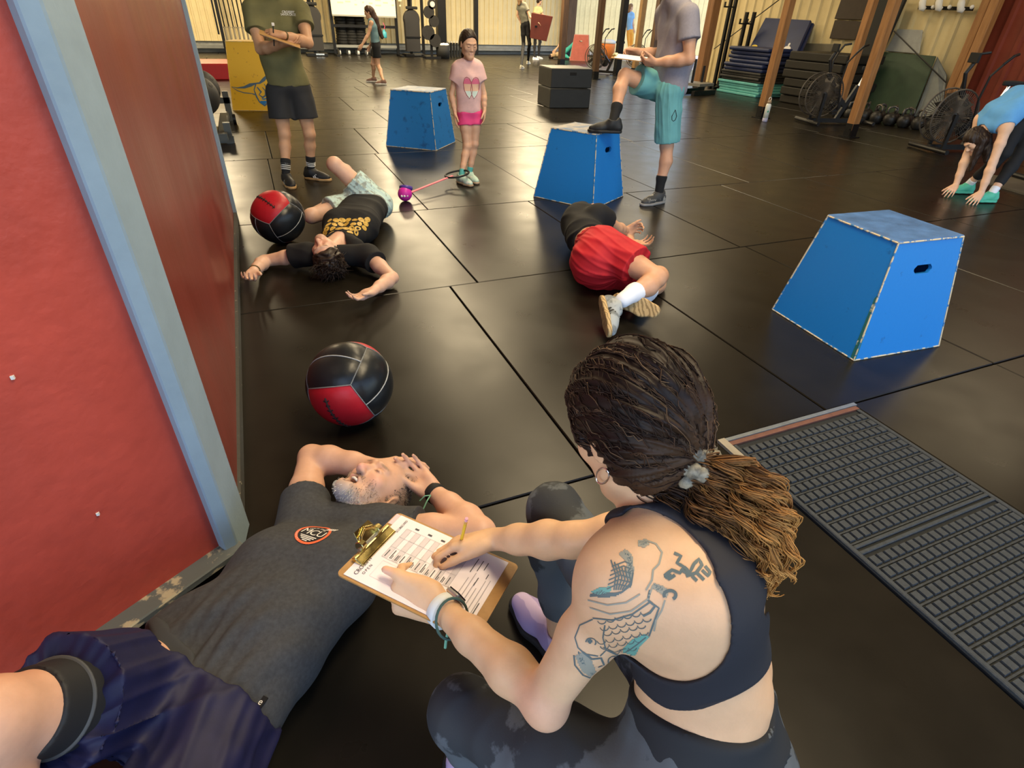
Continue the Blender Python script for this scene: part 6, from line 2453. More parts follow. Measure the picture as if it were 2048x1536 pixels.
hem = J['pc'] * .62 + J['be'] * .38
hn = nz(J['pc'] - J['be'])
tp = cloth('tee_shirt', tee(F, J, 1., .016, .34, .014, hem, hn), m_blackcloth, t, .006, folds(.004, 16, 3), .003)
ttr = tree(tp)
# gold print of many small rounded blobs
GP = MB()
rg = np.random.default_rng(9)
for r in range(4):
    for c in range(7):
        px_, py_ = 650 + 12.5 * c + 3.2 * r, 466 - 8.2 * r - 2.6 * c * .2 + (c * .25)
        if r == 0 and c in (3, 6):
            continue
        p = G(px_, py_, .24)
        q = ttr.ray_cast(Vector(CAMP), Vector(nz(ray(px_, py_))))
        if q[0] is None:
            continue
        p, n = np.array(q[0]), np.array(q[1])
        u, v, w = basis(n)
        rx, ry = rg.uniform(.016, .024), rg.uniform(.020, .028)
        a0 = rg.uniform(0, 3)
        GP.add([on_cloth(p + rx * math.cos(a) * (u * math.cos(a0) + v * math.sin(a0)) + ry * math.sin(a) * (v * math.cos(a0) - u * math.sin(a0)), ttr, -n, .003) - B for a in np.linspace(0, 6.283, 11)[:-1]], [tuple(range(10))])
GP.obj('gold_print', mat('gold_print', (.62, .40, .08), .5, col2=(.35, .20, .03), vscale=60, thr=(.35, .55)), t)['kind'] = 'stuff'
m_mint = mat('mint_pattern', (.50, .66, .62), .7, col2=(.30, .34, .30), vscale=24, thr=(.44, .50))
cloth('shorts', shorts(F, J, 1., .62, .102, .108, .013, .35), m_mint, t, .006, [pleats(J['hpR'], J['knR'] - J['hpR'], 5, .003, .4), folds(.003, 16, 8)], .003)
cloth('waistband', pick(F, ('to',), .014, k=.05, cut=[(J['be'] * .42 + J['pc'] * .58, nz(J['be'] - J['pc'])), (J['be'] * .15 + J['pc'] * .85, -nz(J['be'] - J['pc']))]), mat('grey_elastic', (.16, .16, .15), .8), t, .006, None, .003)
hc_ = hair_cap(F, HP, HA, 1.02, inf=.016)
hr = cloth('hair', hc_.P, m_dkhair, t, .005, hairy(4, .010, 70), .004)
hs = MB()
for i in range(260):
    d = HA @ nz(V3(rg.uniform(-.8, .8), rg.uniform(-.6, .5), rg.uniform(.3, 1)))
    p = HP(0, -.012, .028) + d * .095
    g = nz(d + V3(0, 0, -.5) + rg.normal(0, .35, 3))
    e1, e2 = p + g * .03, p + g * .05 + rg.normal(0, .016, 3)
    e2[2] = max(.006, e2[2])
    e1[2] = max(.006, e1[2])
    hs.tube([p - B, e1 - B, e2 - B], [.0028, .002, .0008], 4)
hs.obj('hair_locks', m_dkhair, t, smooth=True)['kind'] = 'stuff'
w_ = J['wrL'] + (J['elL'] - J['wrL']) * .10
MB().lathe([(.030, -.008), (.034, -.005), (.034, .005), (.030, .008)], 20, w_ - B, nz(J['elL'] - J['wrL'])).obj('bracelet', mat('bead_brown', (.12, .07, .02), .5, var=.5, vscale=90), t, smooth=True)
for q in 'LR':
    shoe(t, J['an' + q] * V3(1, 1, 0) + V3(0, 0, .094), nz(-ax), V3(0, 0, 1), 1., m_blk_shoe, m_wht, .009)

# --- man curled on his side in red shorts
B = G(1200, 520) * V3(1, 1, 0)
t = person('person', 'man in red shorts and black tee curled on his side on the floor', B)
J = {}
J['pc'] = G(1200, 516, .19)
J['be'] = G(1168, 472, .20)
J['cc'] = G(1158, 446, .21)
J['nb'] = G(1162, 424, .19)
J['hc'] = G(1186, 428, .11)
J['shR'] = G(1195, 430, .33)
J['shL'] = G(1190, 440, .10)
J['fr'] = nz(G(1300, 500) - G(1200, 516))
frv = J['fr']
J['hpR'] = J['pc'] + V3(0, 0, .085)
J['hpL'] = J['pc'] + V3(0, 0, -.085)
J['knR'] = RL(J['hpR'], 1312, 556, .43, False)
J['knR'] = G(1312, 556, .20)
J['knL'] = G(1318, 552, .07)
J['anR'] = G(1246, 600, .15)
J['anL'] = G(1283, 604, .06)
J['wrR'] = G(1252, 463, .10)
J['elR'] = ik(J['shR'], J['wrR'], .29, .25, 1263, 482)
J['wrL'] = G(1262, 488, .05)
J['elL'] = ik(J['shL'], J['wrL'], .29, .25, 1240, 470)
#print('RS', {k: np.round(v, 2) for k, v in J.items()}, np.linalg.norm(J['nb'] - J['pc']), [np.linalg.norm(J['kn' + q] - J['hp' + q]) for q in 'LR'], [np.linalg.norm(J['kn' + q] - J['an' + q]) for q in 'LR'])
F = Fig()
torso(F, J['nb'], J['cc'], J['be'], J['pc'], J['shL'], J['shR'], J['fr'], 1.02, 1., 1.05, 1.1)
F.ell(J['pc'] - frv * .055 + V3(.02, -.03, 0), (.16, .16, .155), k=.06, g='to')
for q in 'LR':
    arm(F, J['sh' + q], J['el' + q], J['wr' + q], 1., q)
    leg(F, J['hp' + q], J['kn' + q], J['an' + q], 1.02, q, 1.05)
HP, HA = head(F, J['hc'], nz(frv + V3(.1, -.3, 0)), nz(J['hc'] - J['nb']), J['nb'], 1.)
hand(F, J['wrR'], nz(G(1280, 452, .13) - J['wrR']), nz(V3(.3, -.8, .1)), V3(0, .2, 1), 1., curl=(.9, .9, .5), side='R')
hand(F, J['wrL'], nz(G(1285, 488, .05) - J['wrL']), V3(0, -.3, 1), nz(V3(-.3, -.8, .2)), 1., curl=(.5, .5, .4), side='L')
skin_mesh('body', F.P, .0058, m_skin, t, color=TAN, floor_z=.002)
hem = J['pc'] * .45 + J['be'] * .55
cloth('tee_shirt', tee(F, J, 1.02, .020, .40, .016, hem, nz(J['pc'] - J['be'])), m_blackcloth, t, .006, folds(.007, 15, 3), .003)
m_redsh = mat('red_shorts', (.50, .014, .022), .7, var=.15, vscale=20, bump=.05, bscale=300)
cloth('shorts', shorts(F, J, 1.02, .66, .118, .120, .018, .42), m_redsh, t, .006, [pleats(J['pc'] + (J['knR'] - J['hpR']) * .35, J['knR'] - J['hpR'], 6, .0045, .42), folds(.004, 14, 5)], .003)
cloth('hair', hair_cap(F, HP, HA, 1.).P, m_dkhair, t, .008, hairy(2))
m_wsock = mat('white_sock', (.74, .76, .82), .85)
for q in 'LR':
    sock(F, t, q, J, .42, m_wsock, .005, .007)
m_gsh = mat('grey_knit_shoe', (.34, .37, .38), .65, col2=(.16, .18, .19), vscale=7, thr=(.45, .5))
m_gums = mat('tan_tread', (.52, .36, .17), .65, col2=(.27, .18, .08), vscale=20, kind='wave', thr=(.30, .42))
dR = nz(G(1240, 668, .05) - G(1218, 602, .10))
shoe(t, J['anR'] + V3(-.04, -.02, -.03), nz(dR + V3(0, 0, -.12)), nz(V3(.9, .38, .22)), 1.02, m_gsh, m_gums, .005, m_wht, side=1, stripes=m_blk_shoe)
dL = nz(G(1322, 628, .045) - G(1265, 610, .045))
shoe(t, G(1262, 606, .07), nz(dL + V3(0, 0, .02)), nz(V3(.15, .90, -.28)), 1.02, mat('dark_grey_shoe', (.13, .15, .16), .65), m_gums, .005, m_wht)

# --- man standing in an olive tee, writing
BA = (G(574, 368) + G(628, 352)) / 2 * V3(1, 1, 0)
P_, n = stage(BA)
t = person('person', 'man in an olive tee and black shorts standing and writing on a board', BA)
J = dict(hc=P_(549, -46, .02), nb=P_(552, 4, -.03), cc=P_(553, 62), be=P_(562, 118), pc=P_(578, 168), shL=P_(601, 20), shR=P_(503, 20),
         hpL=P_(600, 186), hpR=P_(556, 186), knL=P_(619, 268, .04), knR=P_(569, 268, .04), anL=G(622, 340, .09), anR=G(572, 350, .09))
J['wrR'] = P_(565, 88, .30)
J['elR'] = ik(J['shR'], J['wrR'], .31, .26, 522, 95)
J['wrL'] = P_(564, 70, .34)
J['elL'] = ik(J['shL'], J['wrL'], .31, .26, 619, 88)
J['fr'] = n
F = Fig()
torso(F, J['nb'], J['cc'], J['be'], J['pc'], J['shL'], J['shR'], n, 1.0, 1.05, .98, .95)
for q in 'LR':
    arm(F, J['sh' + q], J['el' + q], J['wr' + q], 1.02, q, 1.08)
    leg(F, J['hp' + q], J['kn' + q], J['an' + q], .98, q, .98, back=-n)
HP, HA = head(F, J['hc'], nz(n + V3(.1, 0, -.45)), V3(0, 0, 1), J['nb'], 1.02)
sdA = np.cross(V3(0, 0, 1), n)
hand(F, J['wrR'], nz(sdA * 1 + V3(0, 0, -.05) + n * .1), nz(V3(0, 0, 1) + n * -.3), nz(n * -.4 + V3(0, 0, .8)), 1., curl=(.5, .5, .4), side='R')
hand(F, J['wrL'], nz(-sdA + V3(0, 0, .22)), nz(-n * .5 + V3(0, 0, -.7)), nz(V3(0, 0, .8) - sdA * .3), 1., curl=(.6, .7, .6), side='L')
skin_mesh('body', F.P, .0062, m_skin, t, color=(.50, .27, .15), paints=FACE(HP, HA, 1.))
m_olive = mat('olive_jersey', (.15, .135, .055), .8, var=.3, vscale=5, bump=.05, bscale=300)
hem = P_(577, 170)
tp = cloth('tee_shirt', tee(F, J, 1.02, .018, .52, .02, hem, V3(0, 0, -1)), m_olive, t, .0065, folds(.006, 13, 13, V3(0, 0, 1), .6))
ttr = tree(tp)
for txt, py_, sz in (('CROSSFIT', 24.5, .026), ('SANTA CRUZ', 29.5, .022)):
    vs, fs = text_mesh(txt, sz, .9)
    decal('chest_lettering', vs, fs, P_(577, py_, .18), sdA, V3(0, 0, 1), ttr, -n, m_wht, t, BA, .003)
cloth('shorts', shorts(F, J, 1., .62, .108, .118, .012, -.1), mat('charcoal_shorts', (.022, .022, .024), .8, var=.2), t, .0065, folds(.004, 16, 6, V3(0, 0, 1), .5))
cloth('hair', hair_cap(F, HP, HA, 1.02).P, m_dkhair, t, .009, hairy(2))
for q, d in (('R', V3(.15, -1, 0)), ('L', V3(.78, -.62, 0))):
    s_ = sock(F, t, q, J, .40, m_sock, .006)
    a = J['an' + q]
    mb = MB()
    for i in range(4):
        c = a + (J['kn' + q] - a) * (.14 + .045 * i)
        mb.lathe([(.0445, -.003), (.0455, 0), (.0445, .003)], 20, c - BA, nz(J['kn' + q] - a))
    mb.obj('sock_stripes', m_wht, t)
    shoe(t, a * V3(1, 1, 0) + V3(0, 0, .094), nz(d), V3(0, 0, 1), 1.04, m_blk_shoe, m_gum, .006, m_blk_shoe, stripes=m_wht)
cbA = thing('clipboard', 'small brown board held by the man in the olive tee', 'clipboard', P_(560, 78, .36))
Rb_ = np.stack([nz(sdA * 1 + V3(0, 0, -.32)), nz(n * .95 + V3(0, 0, -.1)), V3(0, 0, 1)], 1)
Rb_[:, 2] = nz(np.cross(Rb_[:, 0], Rb_[:, 1]))
Rb_[:, 1] = np.cross(Rb_[:, 2], Rb_[:, 0])
MB().box((0, 0, 0), (.32, .23, .004), Rb_).obj('board', MATS['hardboard'], cbA)
MB().box(Rb_[:, 2] * .004, (.27, .21, .002), Rb_).obj('sheet', MATS['paper'], cbA)
MB().box(Rb_[:, 0] * -.14 + Rb_[:, 2] * .008, (.03, .12, .012), Rb_).obj('clip', MATS['brass'], cbA, bevel=.003)
pA = thing('pencil', 'white-ended pencil in the fist of the man in the olive tee', 'pencil', P_(546, 50, .36))
MB().cyl((0, 0, 0), sdA * -.02 + V3(0, 0, -.15), .005, n=8).obj('shaft', m_blk_shoe, pA)
MB().box((0, 0, .005), (.022, .022, .024)).obj('white_eraser', m_wht, pA, bevel=.004)
w_ = J['wrL'] + (J['elL'] - J['wrL']) * .12
MB().lathe([(.030, -.012), (.035, -.008), (.035, .008), (.030, .012)], 18, w_ - BA, nz(J['elL'] - J['wrL'])).obj('bracelet', MATS['bead_brown'], t, smooth=True)

# --- girl in pink
BK = (G(924, 362) + G(941, 356)) / 2 * V3(1, 1, 0)
P_, n = stage(BK)
t = person('person', 'young girl in pale pink tee and hot pink shorts with a hoop at her ankle', BK)
s = .80
J = dict(hc=P_(937, 88, .02), nb=P_(937, 124, -.02), cc=P_(937, 155), be=P_(938, 190), pc=P_(938, 218), shL=P_(955, 135), shR=P_(915, 137),
         hpL=P_(951, 226), hpR=P_(929, 226), knL=P_(949, 288, .03), knR=P_(934, 292, .05), anL=G(939, 345, .085), anR=G(923, 350, .085),
         elL=P_(968, 188, -.0), elR=P_(903, 188, 0), wrL=P_(969, 221, .05), wrR=P_(910, 226, .05))
J['fr'] = nz(n + V3(.15, 0, 0))
F = Fig()
torso(F, J['nb'], J['cc'], J['be'], J['pc'], J['shL'], J['shR'], J['fr'], .70, .90, .95, .85)
for q in 'LR':
    arm(F, J['sh' + q], J['el' + q], J['wr' + q], .70, q, .92)
    leg(F, J['hp' + q], J['kn' + q], J['an' + q], .72, q, .98, back=-n)
sdK = np.cross(V3(0, 0, 1), n)
HP, HA = head(F, J['hc'], nz(n + sdK * .42 + V3(0, 0, -.30)), V3(0, 0, 1), J['nb'], .93, nk=.72, soft=True)
for q, sg in (('L', 1), ('R', -1)):
    hand(F, J['wr' + q], nz(V3(0, 0, -1) + n * .15), -sdK * sg, n, .74, curl=(.3, .3, .3), side=q)
skin_mesh('body', F.P, .0034, m_skin, t, color=(.68, .40, .26), paints=FACE(HP, HA, .88, brow=(.26, .15, .10), lash=(.24, .13, .09), lip=(.64, .34, .28)))
hem = P_(938, 236)
tp = cloth('tee_shirt', tee(F, J, .72, .013, .50, .014, hem, V3(0, 0, -1)), mat('pale_pink_jersey', (.74, .47, .45), .8, var=.08, vscale=40, bump=.05, bscale=300), t, .0055, folds(.004, 20, 3, V3(0, 0, 1), .5))
ttr = tree(tp)
m_pk, m_pch, m_mnt = mat('print_pink', (.72, .16, .26), .7), mat('print_peach', (.80, .50, .34), .7), mat('print_mint', (.62, .74, .66), .7)
ct = P_(941, 178, .15)
X_, Y_ = sdK, V3(0, 0, 1)
for cx, tilt in ((-.030, -.15), (.062, .12)):
    for (y0, y1, w0, w1, mm, nm) in ((.025, .105, .052, .050, m_pk, 'print_pink'), (-.03, .045, .050, .054, m_pch, 'print_peach'), (-.11, -.02, .012, .052, m_mnt, 'print_mint')):
        V, Fc = [], []
        for j in range(7):
            f_ = j / 6
            y = y0 + (y1 - y0) * f_
            w = (w0 + (w1 - w0) * f_) * (1 if mm is not m_pk else math.sqrt(max(.02, 1 - (max(0, f_ - .35) / .66) ** 2)))
            for i in range(5):
                V.append((cx + tilt * y + w * (i / 2 - 1), y))
        for j in range(6):
            for i in range(4):
                Fc.append((j * 5 + i, j * 5 + i + 1, j * 5 + i + 6, j * 5 + i + 5))
        decal(nm, [(a * .70, b * .8) for a, b in V], Fc, ct, X_, Y_, ttr, -n, mm, t, BK, .002 + (.001 if mm is m_pch else 0))
    hp_ = [(cx + tilt * y + w, y) for y, w in ((-.02, -.056), (.06, -.054), (.105, -.03), (.118, 0), (.105, .03), (.06, .054), (-.02, .056), (-.07, .035), (-.112, .0), (-.07, -.035), (-.02, -.056))]
    mb = MB()
    for (a, b), (c, d_) in zip(hp_, hp_[1:]):
        mb.tube([on_cloth(ct + X_ * a * .70 + Y_ * b * .8, ttr, -n, .002) - BK, on_cloth(ct + X_ * c * .70 + Y_ * d_ * .8, ttr, -n, .002) - BK], .0028, 4)
    mb.obj('print_outline', mat('print_rose', (.42, .12, .14), .7), t)
cloth('shorts', shorts(F, J, .72, .36, .098, .112, .005, -.35), mat('hot_pink', (.72, .06, .22), .7), t, .0055, folds(.003, 22, 2))
cloth('hair', hair_cap(F, HP, HA, .93, hl=(.058, .060), inf=.007).cone(HP(0, -.09, .0), HP(0, -.10, -.12), .028, .020, k=.02).cone(HP(0, -.10, -.12), HP(-.02, -.085, -.2), .022, .010, k=.02).P, m_dkhair, t, .0055, hairy(3, .002, 120))
m_mintshoe = mat('mint_shoe', (.42, .58, .50), .6, col2=(.70, .68, .62), vscale=11, thr=(.42, .5))
m_tsock = mat('teal_sock', (.10, .42, .40), .9)
for q, d in (('R', V3(.30, -.95, 0)), ('L', V3(.16, -1, 0))):
    sock(F, t, q, J, .20, m_tsock, .0055)
    shoe(t, J['an' + q] * V3(1, 1, 0) + V3(0, 0, .082), nz(d), V3(0, 0, 1), .86, m_mintshoe, mat('tan_sole', (.40, .28, .18), .6), .0055, m_wht)
# ankle skip toy: hoop, strap, pink ball
hb_ = G(911, 350, .10)
sk = thing('skip_toy', 'ankle skip toy: black hoop, pink strap and pink ball end by the girl in pink', 'toy', G(811, 402))
o0 = G(811, 402)
hcn = J['anR'] + V3(-.02, -.0, .0)
hcn = G(914, 348, .115)
MB().tube([hcn - o0 + V3(.12 * math.cos(a), .11 * math.sin(a), .018 * math.cos(a)) for a in np.linspace(0, 6.283, 33)[:-1]], .0095, 8, closed=True).obj('hoop', m_blk_shoe, sk, smooth=True)
e0, e1 = G(820, 386, .055) - o0, G(905, 352, .10) - o0
uu = nz(e1 - e0)
vv = nz(np.cross(V3(0, 0, 1), uu))
MB().add([e0 + vv * .014, e0 - vv * .014, e1 - vv * .012, e1 + vv * .012, e0 + vv * .014 + V3(0, 0, .006), e0 - vv * .014 + V3(0, 0, .006), e1 - vv * .012 + V3(0, 0, .006), e1 + vv * .012 + V3(0, 0, .006)], [(3, 2, 1, 0), (4, 5, 6, 7), (0, 1, 5, 4), (1, 2, 6, 5), (2, 3, 7, 6), (3, 0, 4, 7)]).obj('strap', mat('coral_pink', (.78, .10, .17), .5), sk)
mb = MB().ball((0, 0, .065), .065, 12, (1, .9, 1))
mb.obj('ball_shell', mat('magenta', (.62, .03, .36), .35), sk, smooth=True)
MB().lathe([(.03, -.02), (.058, -.014), (.062, 0), (.058, .014), (.03, .02)], 20, (.02, .03, .108), nz((.2, .35, .8))).obj('purple_cap', mat('purple', (.09, .05, .30), .35), sk, smooth=True)
mb = MB()
for a in (-.55, -.1, .35):
    mb.ball((.060 * math.sin(a - .2), -.054 * math.cos(a), .058), .0105, 6)
mb.obj('white_dots', m_white if 'm_white' in globals() else m_wht, sk, smooth=True)

# --- man in grey tee, one foot on the blue box
BT = G(1318, 398) * V3(1, 1, 0)
P_, n = stage(BT)
t = person('person', 'man in a grey tee and teal shorts with one foot up on a blue box', BT)
rgt = np.cross(V3(0, 0, 1), n)
J = dict(hc=P_(1332, -48, .0), nb=P_(1348, -2, 0), cc=P_(1357, 60, 0), be=P_(1347, 122, .0), pc=P_(1338, 172, 0),
         hpL=P_(1338, 190, .09), hpR=P_(1330, 180, -.09), knL=P_(1334, 292, .08), anL=G(1318, 385, .10), shL=P_(1378, 32, .18), shR=P_(1330, 28, -.18))
J['anR'] = G(1226, 244, .71)
J['knR'] = ik(J['hpR'], J['anR'], .44, .43, 1232, 128)
J['wrL'] = P_(1312, 125, .22)
J['elL'] = ik(J['shL'], J['wrL'], .31, .27, 1388, 112)
J['wrR'] = P_(1278, 104, -.10)
J['elR'] = ik(J['shR'], J['wrR'], .31, .27, 1335, 110)
#print('TM', {k: np.round(v, 2) for k, v in J.items()})
J['fr'] = nz(-rgt + n * .1)
F = Fig()
torso(F, J['nb'], J['cc'], J['be'], J['pc'], J['shL'], J['shR'], J['fr'], 1.06, 1.0, 1.08, 1.0)
for q in 'LR':
    arm(F, J['sh' + q], J['el' + q], J['wr' + q], 1.05, q, 1.08)
    leg(F, J['hp' + q], J['kn' + q], J['an' + q], 1.03, q, 1.02, back=rgt if q == 'L' else None)
HP, HA = head(F, J['hc'], nz(-rgt + n * .25 + V3(0, 0, -.5)), V3(0, 0, 1), J['nb'], 1.05)
hand(F, J['wrL'], nz(-rgt + V3(0, 0, -.03)), nz(n * -.5 + V3(0, 0, .6)), nz(V3(0, 0, .7) + n * .4), 1.03, curl=(.8, .8, .5), side='L')
hand(F, J['wrR'], nz(-rgt + V3(0, 0, .12)), nz(n * .5 + V3(0, 0, -.6)), nz(V3(0, 0, .8) + n * .5), 1.03, curl=(.8, 1.0, .6), side='R')
skin_mesh('body', F.P, .0062, m_skin, t, color=(.58, .31, .19), paints=FACE(HP, HA, 1.) + [(HP(0, .05, -.09), (.06, .06, .06), HA, (.36, .30, .26), .8)])
hem = P_(1332, 186)
cloth('tee_shirt', tee(F, J, 1.06, .02, .56, .022, hem, V3(0, 0, -1)), mat('heather_grey', (.27, .25, .29), .85, var=.12, vscale=60, bump=.05, bscale=300), t, .0065, folds(.006, 14, 3, V3(0, 0, 1), .6))
m_tealsh = mat('teal_shorts', (.13, .36, .38), .75, var=.12, vscale=12, bump=.05, bscale=300)
SH = shorts(F, J, 1.04, .72, .112, .120, .013, .1)
SH[-2].update(leg_tube(J['hpL'], J['knL'], J['anL'], .92, 1.04, .112, .108))
shp = cloth('shorts', SH, m_tealsh, t, .0065, [pleats(J['hpL'], J['knL'] - J['hpL'], 5, .003, .4), folds(.004, 15, 4)])
dr = tree(shp)
dp = P_(1348, 236, .3)
mb = MB()
for pts in ([(0, .05), (.02, 0), (.014, -.03), (0, -.04), (-.014, -.03), (-.02, 0), (0, .05)],):
    mb.tube([on_cloth(dp + rgt * a + V3(0, 0, 1) * b, dr, -n, .002) - BT for a, b in pts], .003, 5)
mb.obj('drop_mark', m_blk_shoe, t)
cloth('hair', hair_cap(F, HP, HA, 1.05).P, m_dkhair, t, .009, hairy(2))
sock(F, t, 'L', J, .36, m_sock)
sock(F, t, 'R', J, .36, m_sock)
shoe(t, J['anL'] * V3(1, 1, 0) + V3(0, 0, .094), nz(-rgt * .75 + n * .75), V3(0, 0, 1), 1.04, mat('dark_trainer', (.05, .05, .05), .6, col2=(.32, .30, .26), vscale=13, thr=(.40, .44)), mat('grey_sole', (.25, .24, .23), .6), .006, m_wht)
shoe(t, J['anR'] * V3(1, 1, 0) + V3(0, 0, .624 + .094), nz(-rgt * .95 + n * .15), V3(0, 0, 1), 1.04, m_blk_shoe, m_blk_shoe, .006, m_blk_shoe)
o0 = P_(1262, 116, .1)
cbT = thing('clipboard', 'clipboard with white sheet resting on the raised knee of the man in the grey tee', 'clipboard', o0)
Rb_ = np.stack([nz(rgt + V3(0, 0, -.06)), nz(n * -1 + V3(0, 0, .10)), V3(0, 0, 1)], 1)
Rb_[:, 2] = nz(np.cross(Rb_[:, 0], Rb_[:, 1]))
Rb_[:, 1] = np.cross(Rb_[:, 2], Rb_[:, 0])
MB().box((0, 0, 0), (.32, .23, .004), Rb_).obj('board', MATS['hardboard'], cbT)
MB().box(Rb_[:, 2] * .004, (.27, .21, .002), Rb_).obj('sheet', MATS['paper'], cbT)
MB().box(Rb_[:, 0] * -.14 + Rb_[:, 2] * .010, (.035, .12, .018), Rb_).obj('clip', MATS['brass'], cbT, bevel=.004)

# --- woman bending to her toes on the right
BR_ = (G(1935, 385) + G(1975, 400)) / 2 * V3(1, 1, 0)
t = person('person', 'woman in a sky blue tank bending forward to hold her mint shoes', BR_)
P_, n = stage(BR_)
rgt = np.cross(V3(0, 0, 1), n)
J = dict(anR=G(1938, 368, .10), anL=G(1985, 385, .10))
J['pc'] = P_(2072, 212, .02)
J['hpR'], J['hpL'] = J['pc'] + V3(-.03, .05, 0) * 1.3, J['pc'] - V3(-.03, .05, 0) * 1.3
J['knR'] = ik(J['hpR'], J['anR'], .43, .42, 2010, 300)
J['knL'] = ik(J['hpL'], J['anL'], .43, .42, 2040, 305)
J['be'], J['cc'], J['nb'] = P_(2042, 196, .06), P_(2005, 226, .10), P_(1978, 252, .12)
J['hc'] = P_(1952, 282, .16)
J['shR'], J['shL'] = P_(1962, 236, .02), P_(2014, 252, .22)
J['wrR'] = G(1911, 372, .10)
J['wrL'] = G(1962, 386, .10)
J['elR'] = ik(J['shR'], J['wrR'], .28, .25, 1924, 312)
J['elL'] = ik(J['shL'], J['wrL'], .28, .25, 2004, 325)
#print('BW', {k: np.round(v, 2) for k, v in J.items()}, np.linalg.norm(J['nb'] - J['pc']), np.linalg.norm(J['shL'] - J['shR']), [np.linalg.norm(J['sh' + q] - J['wr' + q]) for q in 'LR'])
J['fr'] = nz(V3(0, 0, -1) + rgt * .5)
F = Fig()
torso(F, J['nb'], J['cc'], J['be'], J['pc'], J['shL'], J['shR'], J['fr'], .92, 1., .92, 1.05)
for q in 'LR':
    arm(F, J['sh' + q], J['el' + q], J['wr' + q], .96, q)
    leg(F, J['hp' + q], J['kn' + q], J['an' + q], .98, q, 1.)
HP, HA = head(F, J['hc'], nz(-rgt * .55 + n * .5 + V3(0, 0, -.75)), nz(-rgt * .5 + n * .35 + V3(0, 0, -.25)), J['nb'], .98, nk=.9)
for q in 'LR':
    hand(F, J['wr' + q], nz((G(1893, 392, .03) if q == 'R' else G(1947, 404, .03)) - J['wr' + q]), nz(V3(0, .3, -1)), nz(rgt * -.3 + n), 1., curl=(.25, .4, .5), side=q)
skin_mesh('body', F.P, .0060, m_skin, t, color=(.70, .44, .30), paints=FACE(HP, HA, 1.))
hemw = J['be'] * .1 + J['pc'] * .9
TK = pick(F, ('to',), .013, k=.05, cut=(hemw, nz(J['pc'] - J['be'])))
for q in 'LR':
    TK.append(dict(t='e', a=J['sh' + q] + (J['el' + q] - J['sh' + q]) * .12, r=np.array([.075, .075, .085]), ax=np.eye(3), k=.01, n=None, cut=None, sub=True, g=''))
TK.append(dict(t='e', a=J['nb'] + nz(J['hc'] - J['nb']) * .03, r=np.array([.07, .07, .07]), ax=np.eye(3), k=.01, n=None, cut=None, sub=True, g=''))
cloth('tank_top', TK, mat('sky_blue_jersey', (.12, .36, .70), .75, var=.12, vscale=10, bump=.05, bscale=300), t, .0062, folds(.006, 15, 3))
cloth('leggings', pick(F, ('thL', 'thR'), .006, k=.03) + [dict(p, cut=(J['an' + p['g'][-1]] + (J['kn' + p['g'][-1]] - J['an' + p['g'][-1]]) * .22, nz(J['an' + p['g'][-1]] - J['kn' + p['g'][-1]]))) for p in pick(F, ('shL', 'shR'), .006, k=.02)] + pick(F, ('to',), .008, k=.05, cut=(J['be'] * .3 + J['pc'] * .7, nz(J['be'] - J['pc']))), mat('black_leggings', (.012, .012, .014), .8), t, .0062)
HFc = hair_cap(F, HP, HA, .98, inf=.014, nape=-.09)
HFc.cone(HP(0, -.08, -.02), HP(.03, -.02, -.16), .055, .04, k=.03).cone(HP(.03, -.02, -.16), HP(.05, .05, -.22), .045, .02, k=.03)
HFc.cone(J['hc'] + rgt * .05 + n * .05 + V3(0, 0, .02), J['hc'] + rgt * .06 + n * .06 + V3(0, 0, -.26), .05, .02, k=.03)
cloth('hair', HFc.P, m_dkhair, t, .0060, hairy(3, .006, 80))
m_mintg = mat('mint_green_shoe', (.10, .52, .36), .6, var=.2, vscale=20)
for q in 'LR':
    sock(F, t, q, J, .14, m_wsock, .006)
    shoe(t, J['an' + q] * V3(1, 1, 0) + V3(0, 0, .094), nz(-rgt * .85 + n * .62), V3(0, 0, 1), .95, m_mintg, m_mintg, .006, m_wht)


